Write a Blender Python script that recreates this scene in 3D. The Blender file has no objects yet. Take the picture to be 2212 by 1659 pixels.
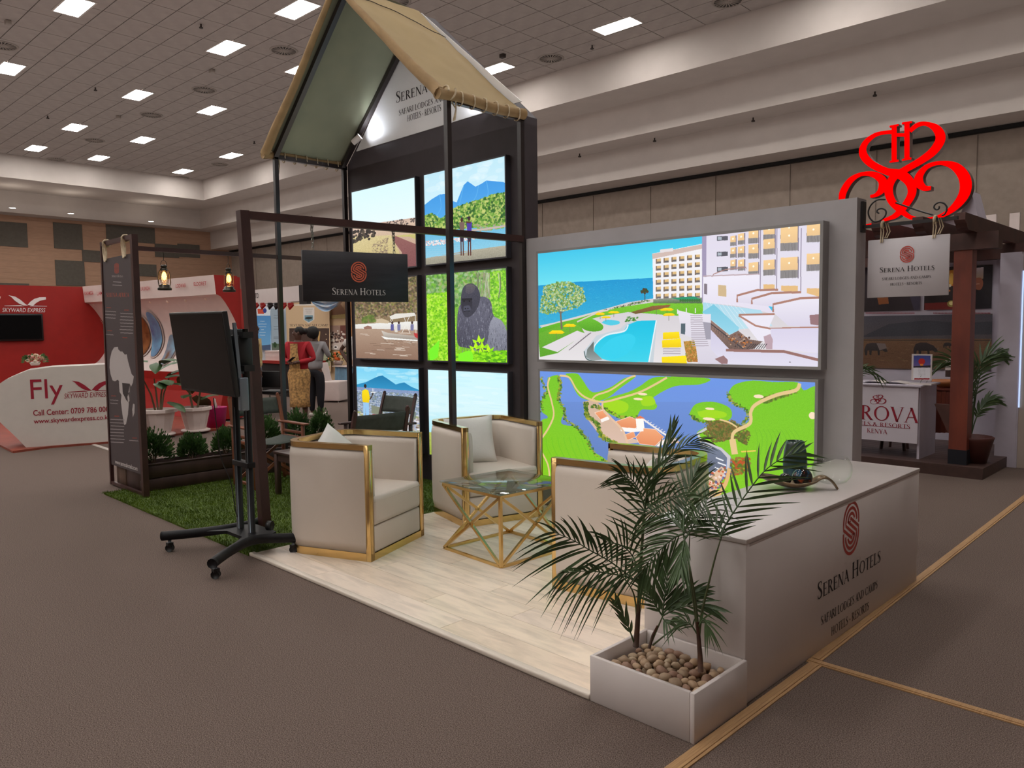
import bpy, bmesh, math, random
import numpy as np
from mathutils import Vector, Matrix, noise as mnoise
random.seed(7); R = random.Random(11); RNG = np.random.default_rng(5)
C = bpy.context.scene.collection
sc = bpy.context.scene
# ---------------------------------------------------------------- camera
FPX, PITCH, ROLL, YAW, HCAM = 1660.955, 7.2083e-2, -1.25232922e-2, 0.784152722, 1.6
def c2w(v):
    x, y, z = v
    c, s = math.cos(-ROLL), math.sin(-ROLL); x, y = c*x-s*y, s*x+c*y
    c, s = math.cos(-PITCH), math.sin(-PITCH); y, z = c*y-s*z, s*y+c*z
    r = Vector((math.cos(YAW), math.sin(YAW), 0)); f = Vector((-math.sin(YAW), math.cos(YAW), 0))
    return r*x + f*z + Vector((0, 0, -y))
cam = bpy.data.cameras.new('camera'); camo = bpy.data.objects.new('camera', cam); C.objects.link(camo)
cam.sensor_width = 36; cam.lens = 36*FPX/2212; cam.clip_end = 200; cam.clip_start = .05
cx_, cy_, cz_ = c2w((1, 0, 0)), c2w((0, -1, 0)), -c2w((0, 0, 1))
camo.matrix_world = Matrix(((cx_.x, cy_.x, cz_.x, 0), (cx_.y, cy_.y, cz_.y, 0), (cx_.z, cy_.z, cz_.z, HCAM), (0, 0, 0, 1)))
sc.camera = camo
# ---------------------------------------------------------------- world, exposure
w = bpy.data.worlds.new('world'); sc.world = w; w.use_nodes = True
w.node_tree.nodes['Background'].inputs[0].default_value = (.9, .85, .8, 1)
w.node_tree.nodes['Background'].inputs[1].default_value = .12
sc.view_settings.view_transform = 'Standard'; sc.view_settings.look = 'None'
sc.view_settings.exposure = 0.0; sc.view_settings.gamma = 1; sc.view_settings.use_curve_mapping = False
LIGHT_PANEL = 38.0      # strength of the ceiling light panels
SPOT_W = 9.0
UP = bpy.data.lights.new('added_ceiling_fill', 'AREA'); UP.shape = 'RECTANGLE'; UP.size = 46; UP.size_y = 30; UP.energy = 1120; UP.color = (1, .95, .92)  # unseen upward fill light added to brighten the ceiling; no such hall lamp
UPo = bpy.data.objects.new('added_ceiling_fill', UP); C.objects.link(UPo); UPo.location = (-16, 4, 3.4); UPo.rotation_euler = (math.pi, 0, 0)
sc.cycles.use_denoising = True
sc.cycles.max_bounces = 7; sc.cycles.diffuse_bounces = 4; sc.cycles.glossy_bounces = 4; sc.cycles.transmission_bounces = 8
sc.cycles.sample_clamp_indirect = 4; sc.cycles.caustics_reflective = False; sc.cycles.caustics_refractive = False
# ---------------------------------------------------------------- pixel -> place helpers (2212x1659 frame)
OC = Vector((0, 0, HCAM))
def ray(u, v): return c2w(((u-1106)/FPX, (v-829.5)/FPX, 1.0))
def PZ(u, v, z=0.0): d = ray(u, v); return OC + d*((z-HCAM)/d.z)
def PX(u, v, x): d = ray(u, v); return OC + d*(x/d.x)
def PY(u, v, y): d = ray(u, v); return OC + d*(y/d.y)
def PL(u, v, p, n): d = ray(u, v); n = Vector(n); return OC + d*((Vector(p)-OC).dot(n)/d.dot(n))
def PD(u, v, dist): return OC + ray(u, v)*dist
# ---------------------------------------------------------------- materials
def lin(c):
    return tuple(((x/255)/12.92 if x/255 <= .04045 else ((x/255+.055)/1.055)**2.4) for x in c[:3]) + (1,)
MATS = {}
def mat(name, col, rough=.6, metal=0.0, var=.06, scale=8.0, bump=0.0, bscale=60.0, col2=None, emit=0, ior=None, spec=None, trans=0, stretch=None, coat=0):
    if name in MATS: return MATS[name]
    m = bpy.data.materials.new(name); m.use_nodes = True; nt = m.node_tree; b = nt.nodes['Principled BSDF']
    c = lin(col); b.inputs['Roughness'].default_value = rough; b.inputs['Metallic'].default_value = metal
    if spec is not None: b.inputs['Specular IOR Level'].default_value = spec
    if ior: b.inputs['IOR'].default_value = ior
    if trans: b.inputs['Transmission Weight'].default_value = trans
    if coat: b.inputs['Coat Weight'].default_value = coat
    b.inputs['Base Color'].default_value = c
    tc = nt.nodes.new('ShaderNodeTexCoord'); mp = nt.nodes.new('ShaderNodeMapping'); nt.links.new(tc.outputs['Object'], mp.inputs[0])
    if stretch: mp.inputs['Scale'].default_value = stretch
    if var or col2:
        n = nt.nodes.new('ShaderNodeTexNoise'); n.inputs['Scale'].default_value = scale; n.inputs['Detail'].default_value = 5
        nt.links.new(mp.outputs[0], n.inputs['Vector'])
        cr = nt.nodes.new('ShaderNodeValToRGB'); cr.color_ramp.elements[0].position = .33; cr.color_ramp.elements[1].position = .67
        if col2: a, d = lin(col2), c
        else: a, d = tuple(x*(1-var*2) for x in c[:3])+(1,), tuple(min(1, x*(1+var)) for x in c[:3])+(1,)
        cr.color_ramp.elements[0].color = a; cr.color_ramp.elements[1].color = d
        nt.links.new(n.outputs['Fac'], cr.inputs[0]); nt.links.new(cr.outputs[0], b.inputs['Base Color'])
    if bump:
        n2 = nt.nodes.new('ShaderNodeTexNoise'); n2.inputs['Scale'].default_value = bscale; n2.inputs['Detail'].default_value = 3
        nt.links.new(mp.outputs[0], n2.inputs['Vector'])
        bp = nt.nodes.new('ShaderNodeBump'); bp.inputs['Strength'].default_value = bump; bp.inputs['Distance'].default_value = .01
        nt.links.new(n2.outputs['Fac'], bp.inputs['Height']); nt.links.new(bp.outputs[0], b.inputs['Normal'])
    if emit:
        b.inputs['Emission Color'].default_value = c; b.inputs['Emission Strength'].default_value = emit
    MATS[name] = m; return m
def glassmat(name, col, rough=0.0, base=.03, edge=.55):
    m = bpy.data.materials.new(name); m.use_nodes = True; nt = m.node_tree; nt.nodes.clear()
    o = nt.nodes.new('ShaderNodeOutputMaterial'); mx = nt.nodes.new('ShaderNodeMixShader'); lw = nt.nodes.new('ShaderNodeLayerWeight'); lw.inputs[0].default_value = .5
    pw = nt.nodes.new('ShaderNodeMath'); pw.operation = 'POWER'; pw.inputs[1].default_value = 3.2; ma = nt.nodes.new('ShaderNodeMath'); ma.operation = 'MULTIPLY_ADD'; ma.inputs[1].default_value = edge; ma.inputs[2].default_value = base
    nt.links.new(lw.outputs['Facing'], pw.inputs[0]); nt.links.new(pw.outputs[0], ma.inputs[0])
    t = nt.nodes.new('ShaderNodeBsdfTransparent'); g = nt.nodes.new('ShaderNodeBsdfGlossy')
    t.inputs[0].default_value = lin(col); g.inputs['Roughness'].default_value = rough
    nt.links.new(ma.outputs[0], mx.inputs[0]); nt.links.new(t.outputs[0], mx.inputs[1]); nt.links.new(g.outputs[0], mx.inputs[2]); nt.links.new(mx.outputs[0], o.inputs[0])
    return m
# ---------------------------------------------------------------- mesh builder
class MB:
    def __init__(s): s.v = []; s.f = []; s.sm = []
    def add(s, vs, fs, smooth=False, M=None):
        o = len(s.v)
        for p in vs:
            p = Vector(p)
            if M is not None: p = M @ p
            s.v.append(p)
        for f in fs: s.f.append([o+i for i in f]); s.sm.append(smooth)
        return s
    def box(s, a, b, M=None):
        x0, y0, z0 = a; x1, y1, z1 = b
        if x0 > x1: x0, x1 = x1, x0
        if y0 > y1: y0, y1 = y1, y0
        if z0 > z1: z0, z1 = z1, z0
        return s.add([(x0,y0,z0),(x1,y0,z0),(x1,y1,z0),(x0,y1,z0),(x0,y0,z1),(x1,y0,z1),(x1,y1,z1),(x0,y1,z1)],
              [(3,2,1,0),(4,5,6,7),(0,1,5,4),(1,2,6,5),(2,3,7,6),(3,0,4,7)], False, M)
    def rbox(s, a, b, r=.01, seg=2, M=None):
        bm = bmesh.new(); bmesh.ops.create_cube(bm, size=1)
        sx, sy, sz = [abs(b[i]-a[i]) for i in range(3)]; c = [(a[i]+b[i])/2 for i in range(3)]
        for v in bm.verts: v.co = Vector((v.co.x*sx+c[0], v.co.y*sy+c[1], v.co.z*sz+c[2]))
        bmesh.ops.bevel(bm, geom=bm.edges[:], offset=min(r, sx*.49, sy*.49, sz*.49), segments=seg, profile=.6, affect='EDGES')
        bm.verts.index_update()
        s.add([v.co.copy() for v in bm.verts], [[v.index for v in f.verts] for f in bm.faces], True, M); bm.free(); return s
    def prism(s, poly, z0, z1, M=None, smooth=False):       # poly ccw in xy
        n = len(poly)
        s.add([(p[0], p[1], z0) for p in poly]+[(p[0], p[1], z1) for p in poly],
              [list(range(n))[::-1], list(range(n, 2*n))]+[(i, (i+1) % n, (i+1) % n+n, i+n) for i in range(n)], smooth, M); return s
    def tube(s, pts, r, n=8, caps=True, smooth=True, M=None, flat=None):
        pts = [Vector(p) for p in pts]; rr = r if isinstance(r, (list, tuple)) else [r]*len(pts)
        vs = []; fs = []; up = None
        for i, p in enumerate(pts):
            t = (pts[min(i+1, len(pts)-1)]-pts[max(i-1, 0)])
            if t.length < 1e-9: t = Vector((0, 0, 1))
            t.normalize()
            if up is None:
                up = Vector((0, 0, 1)) if abs(t.z) < .9 else Vector((1, 0, 0))
            a = t.cross(up)
            if a.length < 1e-6: a = t.orthogonal()
            a.normalize(); b = a.cross(t).normalized(); up = b
            for k in range(n):
                an = 2*math.pi*(k+.5)/n
                vs.append(p + a*math.cos(an)*rr[i] + b*math.sin(an)*rr[i]*(flat or 1))
        m = len(pts)
        for i in range(m-1):
            for k in range(n):
                fs.append((i*n+k, i*n+(k+1) % n, (i+1)*n+(k+1) % n, (i+1)*n+k))
        if caps: fs.append(list(range(n))); fs.append(list(range((m-1)*n, m*n))[::-1])
        return s.add(vs, fs, smooth, M)
    def bar(s, a, b, w, h=None, M=None, up=None):             # rectangular bar between two points
        a = Vector(a); b = Vector(b); h = h or w; t = (b-a).normalized()
        up = Vector(up) if up else (Vector((0, 0, 1)) if abs(t.z) < .9 else Vector((1, 0, 0)))
        x = t.cross(up).normalized(); y = x.cross(t).normalized()
        vs = [p+x*(i*w/2)+y*(j*h/2) for p in (a, b) for i, j in ((-1,-1),(1,-1),(1,1),(-1,1))]
        return s.add(vs, [(0,1,2,3),(7,6,5,4),(0,4,5,1),(1,5,6,2),(2,6,7,3),(3,7,4,0)], False, M)
    def lathe(s, prof, n=24, M=None, smooth=True, sq=None):
        vs = []; fs = []
        for r, z in prof:
            for k in range(n):
                a = 2*math.pi*k/n; vs.append((r*math.cos(a), r*math.sin(a), z))
        for i in range(len(prof)-1):
            for k in range(n): fs.append((i*n+k, i*n+(k+1) % n, (i+1)*n+(k+1) % n, (i+1)*n+k))
        return s.add(vs, fs, smooth, M)
    def ball(s, c, r, n=12, m=8, M=None):
        r = r if isinstance(r, (tuple, list)) else (r, r, r); vs = [(c[0], c[1], c[2]-r[2])]; fs = []
        for i in range(1, m):
            t = math.pi*i/m
            for k in range(n):
                a = 2*math.pi*k/n; vs.append((c[0]+r[0]*math.sin(t)*math.cos(a), c[1]+r[1]*math.sin(t)*math.sin(a), c[2]-r[2]*math.cos(t)))
        vs.append((c[0], c[1], c[2]+r[2]))
        for k in range(n): fs.append((0, 1+(k+1) % n, 1+k))
        for i in range(m-2):
            for k in range(n): fs.append((1+i*n+k, 1+i*n+(k+1) % n, 1+(i+1)*n+(k+1) % n, 1+(i+1)*n+k))
        L = len(vs)-1; o = 1+(m-2)*n
        for k in range(n): fs.append((o+k, o+(k+1) % n, L))
        return s.add(vs, fs, True, M)
    def grid(s, fn, nu, nv, smooth=True, M=None, thick=0):
        vs = [Vector(fn(i/nu, j/nv)) for j in range(nv+1) for i in range(nu+1)]
        fs = [(j*(nu+1)+i, j*(nu+1)+i+1, (j+1)*(nu+1)+i+1, (j+1)*(nu+1)+i) for j in range(nv) for i in range(nu)]
        return s.add(vs, fs, smooth, M)
    def mesh(s, name):
        me = bpy.data.meshes.new(name); me.from_pydata([tuple(v) for v in s.v], [], s.f)
        me.polygons.foreach_set('use_smooth', s.sm); me.update(); return me
def rotz(a): return Matrix.Rotation(a, 4, 'Z')
def T(*p): return Matrix.Translation(Vector(p))
def frameM(o, x, y):           # maps local (x,y,z) to o + x*X + y*Y + z*(XxY)
    x = Vector(x).normalized(); y = Vector(y); y = (y - x*y.dot(x)).normalized(); z = x.cross(y); o = Vector(o)
    return Matrix(((x.x, y.x, z.x, o.x), (x.y, y.y, z.y, o.y), (x.z, y.z, z.z, o.z), (0, 0, 0, 1)))
# ---------------------------------------------------------------- scene objects
def tag(o, label=None, cat=None, group=None, kind=None):
    if label: o['label'] = label
    if cat: o['category'] = cat
    if group: o['group'] = group
    if kind: o['kind'] = kind
    return o
def thing(name, label, cat, loc=(0, 0, 0), rz=0.0, group=None):
    o = bpy.data.objects.new(name, None); C.objects.link(o); o.location = Vector(loc); o.rotation_euler = (0, 0, rz)
    o.empty_display_size = .1
    return tag(o, label, cat, group)
def worldmat(o):
    m = Matrix.Translation(o.location) @ o.rotation_euler.to_matrix().to_4x4()
    return (worldmat(o.parent) @ o.matrix_parent_inverse @ m) if o.parent else m
def obj(name, mb, m, parent=None, world=False, mods=None):
    me = mb.mesh(name) if isinstance(mb, MB) else mb
    if m and not me.materials: me.materials.append(m)
    o = bpy.data.objects.new(name, me); C.objects.link(o)
    if parent:
        o.parent = parent
        if world: o.matrix_parent_inverse = worldmat(parent).inverted()
    return o
def single(name, mb, m, label, cat, group=None, loc=None):
    o = obj(name, mb, m)
    if loc is not None: o.location = loc
    return tag(o, label, cat, group)
def struct(name, mb, m, parent=None):
    o = obj(name, mb, m, parent)
    if not parent: o['kind'] = 'structure'
    return o
def dup(root, loc, rz, label=None, group=None):
    r = root.copy(); C.objects.link(r); r.location = Vector(loc); r.rotation_euler = (0, 0, rz)
    if label: r['label'] = label
    if group: r['group'] = group
    for ch in list(root.children):
        c = ch.copy(); C.objects.link(c); c.parent = r
        for g in list(ch.children):
            d = g.copy(); C.objects.link(d); d.parent = c
    return r
# ---------------------------------------------------------------- lettering: a serif alphabet of my own + Blender's sans
TS, TN = .135, .05
def _arc(cx, cy, rx, ry, a0, a1, n=22, k=.5, thick=None):
    o = []; i_ = []
    for j in range(n+1):
        a = math.radians(a0+(a1-a0)*j/n); c, s = math.cos(a), math.sin(a)
        t = (TN+(TS-TN)*abs(c)**1.4) if thick is None else thick
        o.append((cx+rx*c, cy+ry*s)); i_.append((cx+(rx-t)*c, cy+(ry-min(t, TN*1.2 if thick is None else t))*s))
    return [[o[j], o[j+1], i_[j+1], i_[j]] for j in range(n)]
def _st(x, y0=0, y1=1, t=TS, sf=3):        # stem with serifs; sf bit0 bottom bit1 top
    q = [[(x, y0), (x+t, y0), (x+t, y1), (x, y1)]]
    if sf & 1: q.append([(x-.07, y0), (x+t+.07, y0), (x+t+.07, y0+.03), (x-.07, y0+.03)])
    if sf & 2: q.append([(x-.07, y1-.03), (x+t+.07, y1-.03), (x+t+.07, y1), (x-.07, y1)])
    return q
def _ln(a, b, t):
    dx, dy = b[0]-a[0], b[1]-a[1]; l = math.hypot(dx, dy); h = t/2/(abs(dy)/l if abs(dy) > .3*l else 1)
    if abs(dy) > .3*l: return [[(a[0]-h, a[1]), (a[0]+h, a[1]), (b[0]+h, b[1]), (b[0]-h, b[1])]]
    return [[(a[0], a[1]-t/2), (b[0], b[1]-t/2), (b[0], b[1]+t/2), (a[0], a[1]+t/2)]]
def _sf(x, y): return [[(x-.1, y), (x+.1, y), (x+.1, y+.03), (x-.1, y+.03)]]
def _rect(x0, y0, x1, y1): return [[(x0, y0), (x1, y0), (x1, y1), (x0, y1)]]
def _sw(pts, ws):
    pts = [Vector((p[0], p[1])) for p in pts]; L = []; Rr = []
    for i, p in enumerate(pts):
        t = (pts[min(i+1, len(pts)-1)]-pts[max(i-1, 0)]).normalized(); n = Vector((-t.y, t.x))*ws[i]/2
        L.append(tuple(p+n)); Rr.append(tuple(p-n))
    return [[L[i], L[i+1], Rr[i+1], Rr[i]] for i in range(len(pts)-1)]
def smooth_pts(P, n=6):
    out = []
    for i in range(len(P)-1):
        p0, p1, p2, p3 = P[max(i-1, 0)], P[i], P[i+1], P[min(i+2, len(P)-1)]
        for j in range(n):
            t = j/n
            out.append(tuple(.5*((2*b)+(c-a)*t+(2*a-5*b+4*c-d)*t*t+(-a+3*b-3*c+d)*t**3) for a, b, c, d in zip(p0, p1, p2, p3)))
    out.append(tuple(P[-1])); return out
def _S():
    P = [(.42,.80,.03),(.36,.93,.04),(.22,.975,.05),(.08,.88,.09),(.08,.72,.12),(.2,.58,.14),(.34,.45,.14),(.43,.28,.12),(.40,.12,.08),(.24,.025,.05),(.1,.06,.04),(.04,.2,.03)]
    q = smooth_pts(P, 5); return _sw(q, [p[2] for p in q])+_rect(.40,.74,.43,.99)+_rect(.02,.01,.05,.26)
GL = {
 'A': (_ln((.06,0),(.39,1),TN)+_ln((.68,0),(.36,1),TS)+_rect(.18,.33,.56,.33+TN)+_sf(.06,0)+_sf(.68,0), .74),
 'C': (_arc(.44,.5,.42,.5,38,322)+_rect(.73,.70,.77,.92), .78),
 'D': (_st(.08)+_arc(.30,.5,.46,.5,-90,90)+_rect(.2,0,.32,TN)+_rect(.2,1-TN,.32,1), .80),
 'E': (_st(.08)+_rect(.2,0,.54,TN)+_rect(.2,1-TN,.52,1)+_rect(.2,.5,.44,.5+TN)+_rect(.53,0,.57,.2)+_rect(.49,.82,.53,1)+_rect(.42,.42,.45,.62), .62),
 'F': (_st(.08)+_rect(.2,1-TN,.52,1)+_rect(.2,.5,.44,.5+TN)+_rect(.49,.82,.53,1)+_rect(.42,.42,.45,.62), .58),
 'G': (_arc(.44,.5,.42,.5,38,335)+_rect(.73,.72,.77,.92)+_st(.66,.06,.42,TS,2), .84),
 'H': (_st(.08)+_st(.60)+_rect(.2,.48,.62,.48+TN), .84),
 'I': (_st(.08), .32),
 'K': (_st(.08)+_ln((.22,.45),(.58,1),TN)+_ln((.68,0),(.33,.58),TS)+_sf(.58,.97)+_sf(.70,0), .76),
 'L': (_st(.08)+_rect(.2,0,.54,TN)+_rect(.53,0,.57,.22), .60),
 'M': (_st(.08,0,1,TN)+_st(.78)+_ln((.12,1),(.46,.02),TS)+_ln((.80,1),(.46,.02),TN), 1.0),
 'N': (_st(.08,0,1,TN)+_st(.66,0,1,TN,2)+_ln((.12,1),(.67,.0),TS), .80),
 'O': (_arc(.46,.5,.44,.5,0,360,36), .92),
 'P': (_st(.08)+_arc(.26,.74,.3,.26,-90,90)+_rect(.2,1-TN,.28,1)+_rect(.2,.48,.28,.48+TN), .60),
 'R': (_st(.08)+_arc(.26,.74,.3,.26,-90,90)+_rect(.2,1-TN,.28,1)+_rect(.2,.48,.28,.48+TN)+_ln((.66,0),(.32,.5),TS)+_rect(.6,0,.76,.03), .72),
 'S': (_S(), .50),
 'T': (_st(.28,0,1,TS,1)+_rect(.02,1-TN,.67,1)+_rect(.0,.82,.04,1)+_rect(.65,.82,.69,1), .69),
 'V': (_ln((.38,0),(.08,1),TS)+_ln((.38,0),(.68,1),TN)+_sf(.08,.97)+_sf(.66,.97), .74),
 'W': (_ln((.32,0),(.08,1),TS)+_ln((.32,0),(.55,1),TN)+_ln((.78,0),(.55,1),TS)+_ln((.78,0),(1.0,1),TN)+_sf(.08,.97)+_sf(1.0,.97), 1.06),
 'Y': (_st(.28,0,.45,TS,1)+_ln((.35,.42),(.08,1),TS)+_ln((.35,.42),(.64,1),TN)+_sf(.08,.97)+_sf(.64,.97), .70),
 '&': (_arc(.3,.76,.17,.24,0,360,20)+_arc(.32,.28,.3,.28,60,330)+_ln((.70,0),(.22,.66),TS)+_ln((.5,.12),(.74,.52),TN), .84),
 '•': (_arc(.18,.42,.10,.10,0,360,14,thick=.1), .36),
 ' ': ([], .30), '.': (_rect(.04,0,.14,.12), .22),
}
def serif(text, caps_small=.78, track=.06, sc_=False):
    """polys and width for cap height 1; with sc_ the letters after a word's first are small capitals"""
    x = 0; out = []; first = True
    for ch in text:
        if ch == ' ': x += .34; first = True; continue
        g, wd = GL[ch]; k = 1 if (first or not sc_) else caps_small
        for q in g: out.append([(x+p[0]*k, p[1]*k) for p in q])
        x += (wd+track)*k; first = False
    return out, x-track
def polys_mesh(polys, M, th=.0015):
    mb = MB()
    for q in polys:
        a = sum(q[i][0]*q[(i+1) % len(q)][1]-q[(i+1) % len(q)][0]*q[i][1] for i in range(len(q)))
        q = q if a > 0 else q[::-1]
        mb.add([(p[0], p[1], th) for p in q], [list(range(len(q)))], False, M)
    return mb
def serif_line(text, M, width, height, centre=True, sc_=False, th=.0015, track=.06):
    q, wd = serif(text, sc_=sc_, track=track); k = width/wd; ox = -width/2 if centre else 0
    return polys_mesh([[(ox+p[0]*k, p[1]*height) for p in s] for s in q], M, th)
def sans(text, M, width=None, height=.1, th=.0015, centre=False, shear=0, bold=0):
    cu = bpy.data.curves.new('t', 'FONT'); cu.body = text; cu.size = 1; cu.shear = shear; cu.offset = bold; cu.resolution_u = 3
    o = bpy.data.objects.new('t', cu); C.objects.link(o); dg = bpy.context.evaluated_depsgraph_get()
    me = bpy.data.meshes.new_from_object(o.evaluated_get(dg)); bpy.data.objects.remove(o); bpy.data.curves.remove(cu)
    vs = [v.co.copy() for v in me.vertices]; fs = [list(p.vertices) for p in me.polygons]; bpy.data.meshes.remove(me)
    x0 = min(v.x for v in vs); x1 = max(v.x for v in vs); kx = (width/(x1-x0)) if width else height/.7; ky = height/.7
    mb = MB(); mb.add([((v.x-x0)*kx-(width/2 if centre else 0), v.y*ky, th) for v in vs], fs, False, M); return mb
def emblem_polys(h, w):
    """pill shaped S of four parallel stripes, centred on 0,0; height h, width w"""
    g = w/7.62; rho = 2*g; u = h/2-w/2; c = 1.1*g; L = math.hypot(rho, c); t = g*.60; out = []
    for d in (-1.5*g, -.5*g, .5*g, 1.5*g):
        r1, r2 = rho+d, rho-d
        A = [(r1, -3*g+j*g*.25) for j in range(200) if -3*g+j*g*.25 < u]+[(r1*math.cos(math.pi*j/20), u+r1*math.sin(math.pi*j/20)) for j in range(21)]
        k = 0
        while k < len(A)-2 and (-c*A[k][0]-rho*A[k][1])/L > -2.12*g: k += 1
        A = A[k:]+[(-r1, c+d*(c-L)/rho)]
        B = [(r2, -3*g+j*g*.25) for j in range(200) if -3*g+j*g*.25 < u]+[(r2*math.cos(math.pi*j/20), u+r2*math.sin(math.pi*j/20)) for j in range(21)]
        k = 0
        while k < len(B)-2 and (-c*B[k][0]-rho*B[k][1])/L > -2.12*g: k += 1
        B = B[k:]+[(-r2, c-d*(c-L)/rho)]
        P = A+[(-p[0], -p[1]) for p in B[::-1]]
        out += _sw(P, [t]*len(P))
    return out
# ---------------------------------------------------------------- flat prints, painted in code
class Print:
    def __init__(s, name, w, h, conv, base=(255, 255, 255)):
        s.name = name; s.w = w; s.h = h; s.conv = conv; s.a = np.ones((h, w, 3), np.float32)*np.array(base, np.float32)
        s.yy, s.xx = np.mgrid[0:h, 0:w].astype(np.float32); s.xx += .5; s.yy += .5
    def pts(s, P): return [(lambda q: (q[0]*s.w, (1-q[1])*s.h))(s.conv(*p)) for p in P]
    def mask(s, P, raw=False):
        P = P if raw else s.pts(P); x = np.array([p[0] for p in P]); y = np.array([p[1] for p in P])
        m = np.zeros((s.h, s.w), bool); x0, x1 = int(max(0, x.min())), int(min(s.w, x.max()+1)); y0, y1 = int(max(0, y.min())), int(min(s.h, y.max()+1))
        if x1 <= x0 or y1 <= y0: return m
        X = s.xx[y0:y1, x0:x1]; Y = s.yy[y0:y1, x0:x1]; c = np.zeros(X.shape, bool); n = len(P)
        for i in range(n):
            xa, ya, xb, yb = x[i], y[i], x[(i+1) % n], y[(i+1) % n]
            if ya == yb: continue
            k = ((ya > Y) != (yb > Y)) & (X < (xb-xa)*(Y-ya)/(yb-ya)+xa); c ^= k
        m[y0:y1, x0:x1] = c; return m
    def fill(s, m, col, col2=None, nz=0, axis='y'):
        if col2 is not None:
            idx = np.where(m)
            if not len(idx[0]): return
            q = idx[0] if axis == 'y' else idx[1]; t = ((q-q.min())/max(1, q.max()-q.min()))[:, None]
            s.a[m] = np.array(col)*(1-t)+np.array(col2)*t
        else: s.a[m] = col
        if nz: s.a[m] += RNG.normal(0, nz, (m.sum(), 1))
    def poly(s, P, col, col2=None, nz=0, axis='y', sm=False):
        if sm: P = smooth_pts(list(P)+[P[0]], 5)
        s.fill(s.mask(P), col, col2, nz, axis)
    def line(s, P, t, col):
        Q = s.pts(P); q = _sw(Q, [t]*len(Q))
        for k in q: s.fill(s.mask(k, True), col)
    def sline(s, P, t, col): s.line(smooth_pts(P, 5), t, col)
    def blob(s, x, y, rx, ry, col, a=1.0):
        (X, Y), = s.pts([(x, y)]); (X2, Y2), = s.pts([(x+rx, y+ry)]); rx, ry = max(.7, abs(X2-X)), max(.7, abs(Y2-Y))
        x0, x1, y0, y1 = int(max(0, X-rx-1)), int(min(s.w, X+rx+2)), int(max(0, Y-ry-1)), int(min(s.h, Y+ry+2))
        if x1 <= x0 or y1 <= y0: return
        m = (((s.xx[y0:y1, x0:x1]-X)/rx)**2+((s.yy[y0:y1, x0:x1]-Y)/ry)**2 < 1)[..., None]
        s.a[y0:y1, x0:x1] = np.where(m, s.a[y0:y1, x0:x1]*(1-a)+np.array(col)*a, s.a[y0:y1, x0:x1])
    def scatter(s, P, n, r, cols, a=.8, flat=1.0):
        xs = [p[0] for p in P]; ys = [p[1] for p in P]; q = 0; tries = 0
        while q < n and tries < n*6:
            tries += 1; x = R.uniform(min(xs), max(xs)); y = R.uniform(min(ys), max(ys)); ins = False
            for i in range(len(P)):
                (xa, ya), (xb, yb) = P[i], P[(i+1) % len(P)]
                if (ya > y) != (yb > y) and x < (xb-xa)*(y-ya)/(yb-ya)+xa: ins = not ins
            if not ins: continue
            k = R.uniform(.5, 1)*r; s.blob(x, y, k, k*flat, R.choice(cols), a); q += 1
    def glyphs(s, polys, col):
        for q in polys: s.fill(s.mask(q), col)
    def image(s):
        im = bpy.data.images.new(s.name, s.w, s.h); o = np.ones((s.h, s.w, 4), np.float32)
        o[..., :3] = np.clip(s.a, 0, 255)[::-1]/255; im.pixels.foreach_set(o.ravel()); im.update(); im.pack(); return im
    def material(s, emit=0, rough=.5):
        m = bpy.data.materials.new(s.name); m.use_nodes = True; nt = m.node_tree; b = nt.nodes['Principled BSDF']
        t = nt.nodes.new('ShaderNodeTexImage'); t.image = s.image(); t.extension = 'EXTEND'; uv = nt.nodes.new('ShaderNodeUVMap'); nt.links.new(uv.outputs[0], t.inputs[0])
        b.inputs['Roughness'].default_value = rough
        if emit:
            b.inputs['Base Color'].default_value = (.02, .02, .02, 1); nt.links.new(t.outputs[0], b.inputs['Emission Color']); b.inputs['Emission Strength'].default_value = emit
            b.inputs['Specular IOR Level'].default_value = .2
        else: nt.links.new(t.outputs[0], b.inputs['Base Color'])
        return m
def panel_obj(name, corners, m, parent, n=1, world=True, th=0):
    """flat quad BL,BR,TR,TL with uv 0..1"""
    me = bpy.data.meshes.new(name); me.from_pydata([tuple(c) for c in corners], [], [(0, 1, 2, 3)]); uv = me.uv_layers.new(name='UVMap')
    for i, c in enumerate(((0, 0), (1, 0), (1, 1), (0, 1))): uv.data[i].uv = c
    me.materials.append(m); o = bpy.data.objects.new(name, me); C.objects.link(o)
    if parent:
        o.parent = parent
        if world: o.matrix_parent_inverse = worldmat(parent).inverted()
    return o
# ================================================================ THE HALL
HANG = math.radians(1.775); HXv = Vector((math.cos(HANG), math.sin(HANG), 0)); HYv = Vector((-math.sin(HANG), math.cos(HANG), 0))
MH = rotz(HANG)
def hh(p): return Vector((p.dot(HXv), p.dot(HYv), p.z))
ZC = 9.1
Y1 = (hh(PZ(1100,185,ZC)).y+hh(PZ(1706,0,ZC)).y)/2
def HP(u, v, y): return hh(PL(u, v, HYv*y, HYv))
def XP(u, v, x): return hh(PL(u, v, HXv*x, HXv))
Z2 = HP(1780,71.7,Y1).z; Y2 = hh(PZ(1780,117,Z2)).y; Z3 = HP(1780,205,Y2).z; Y3 = hh(PZ(1780,230.5,Z3)).y
Z4 = HP(1780,311.8,Y3).z; Y4 = hh(PZ(1780,334,Z4)).y
X1 = hh(PZ(211,359,ZC)).x; X2 = hh(PZ(0,410,Z2)).x; X3 = hh(PZ(216,481.5,Z3)).x
XE, YS = 9.0, -13.0
M_carpet = mat('carpet', (136,120,112), .95, col2=(70,57,51), scale=210, bump=.4, bscale=260, spec=.08)
_nt = M_carpet.node_tree; _b = _nt.nodes['Principled BSDF']
M_ceil = mat('ceiling_tile', (166,156,150), .9, var=.04, scale=3)
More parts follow.
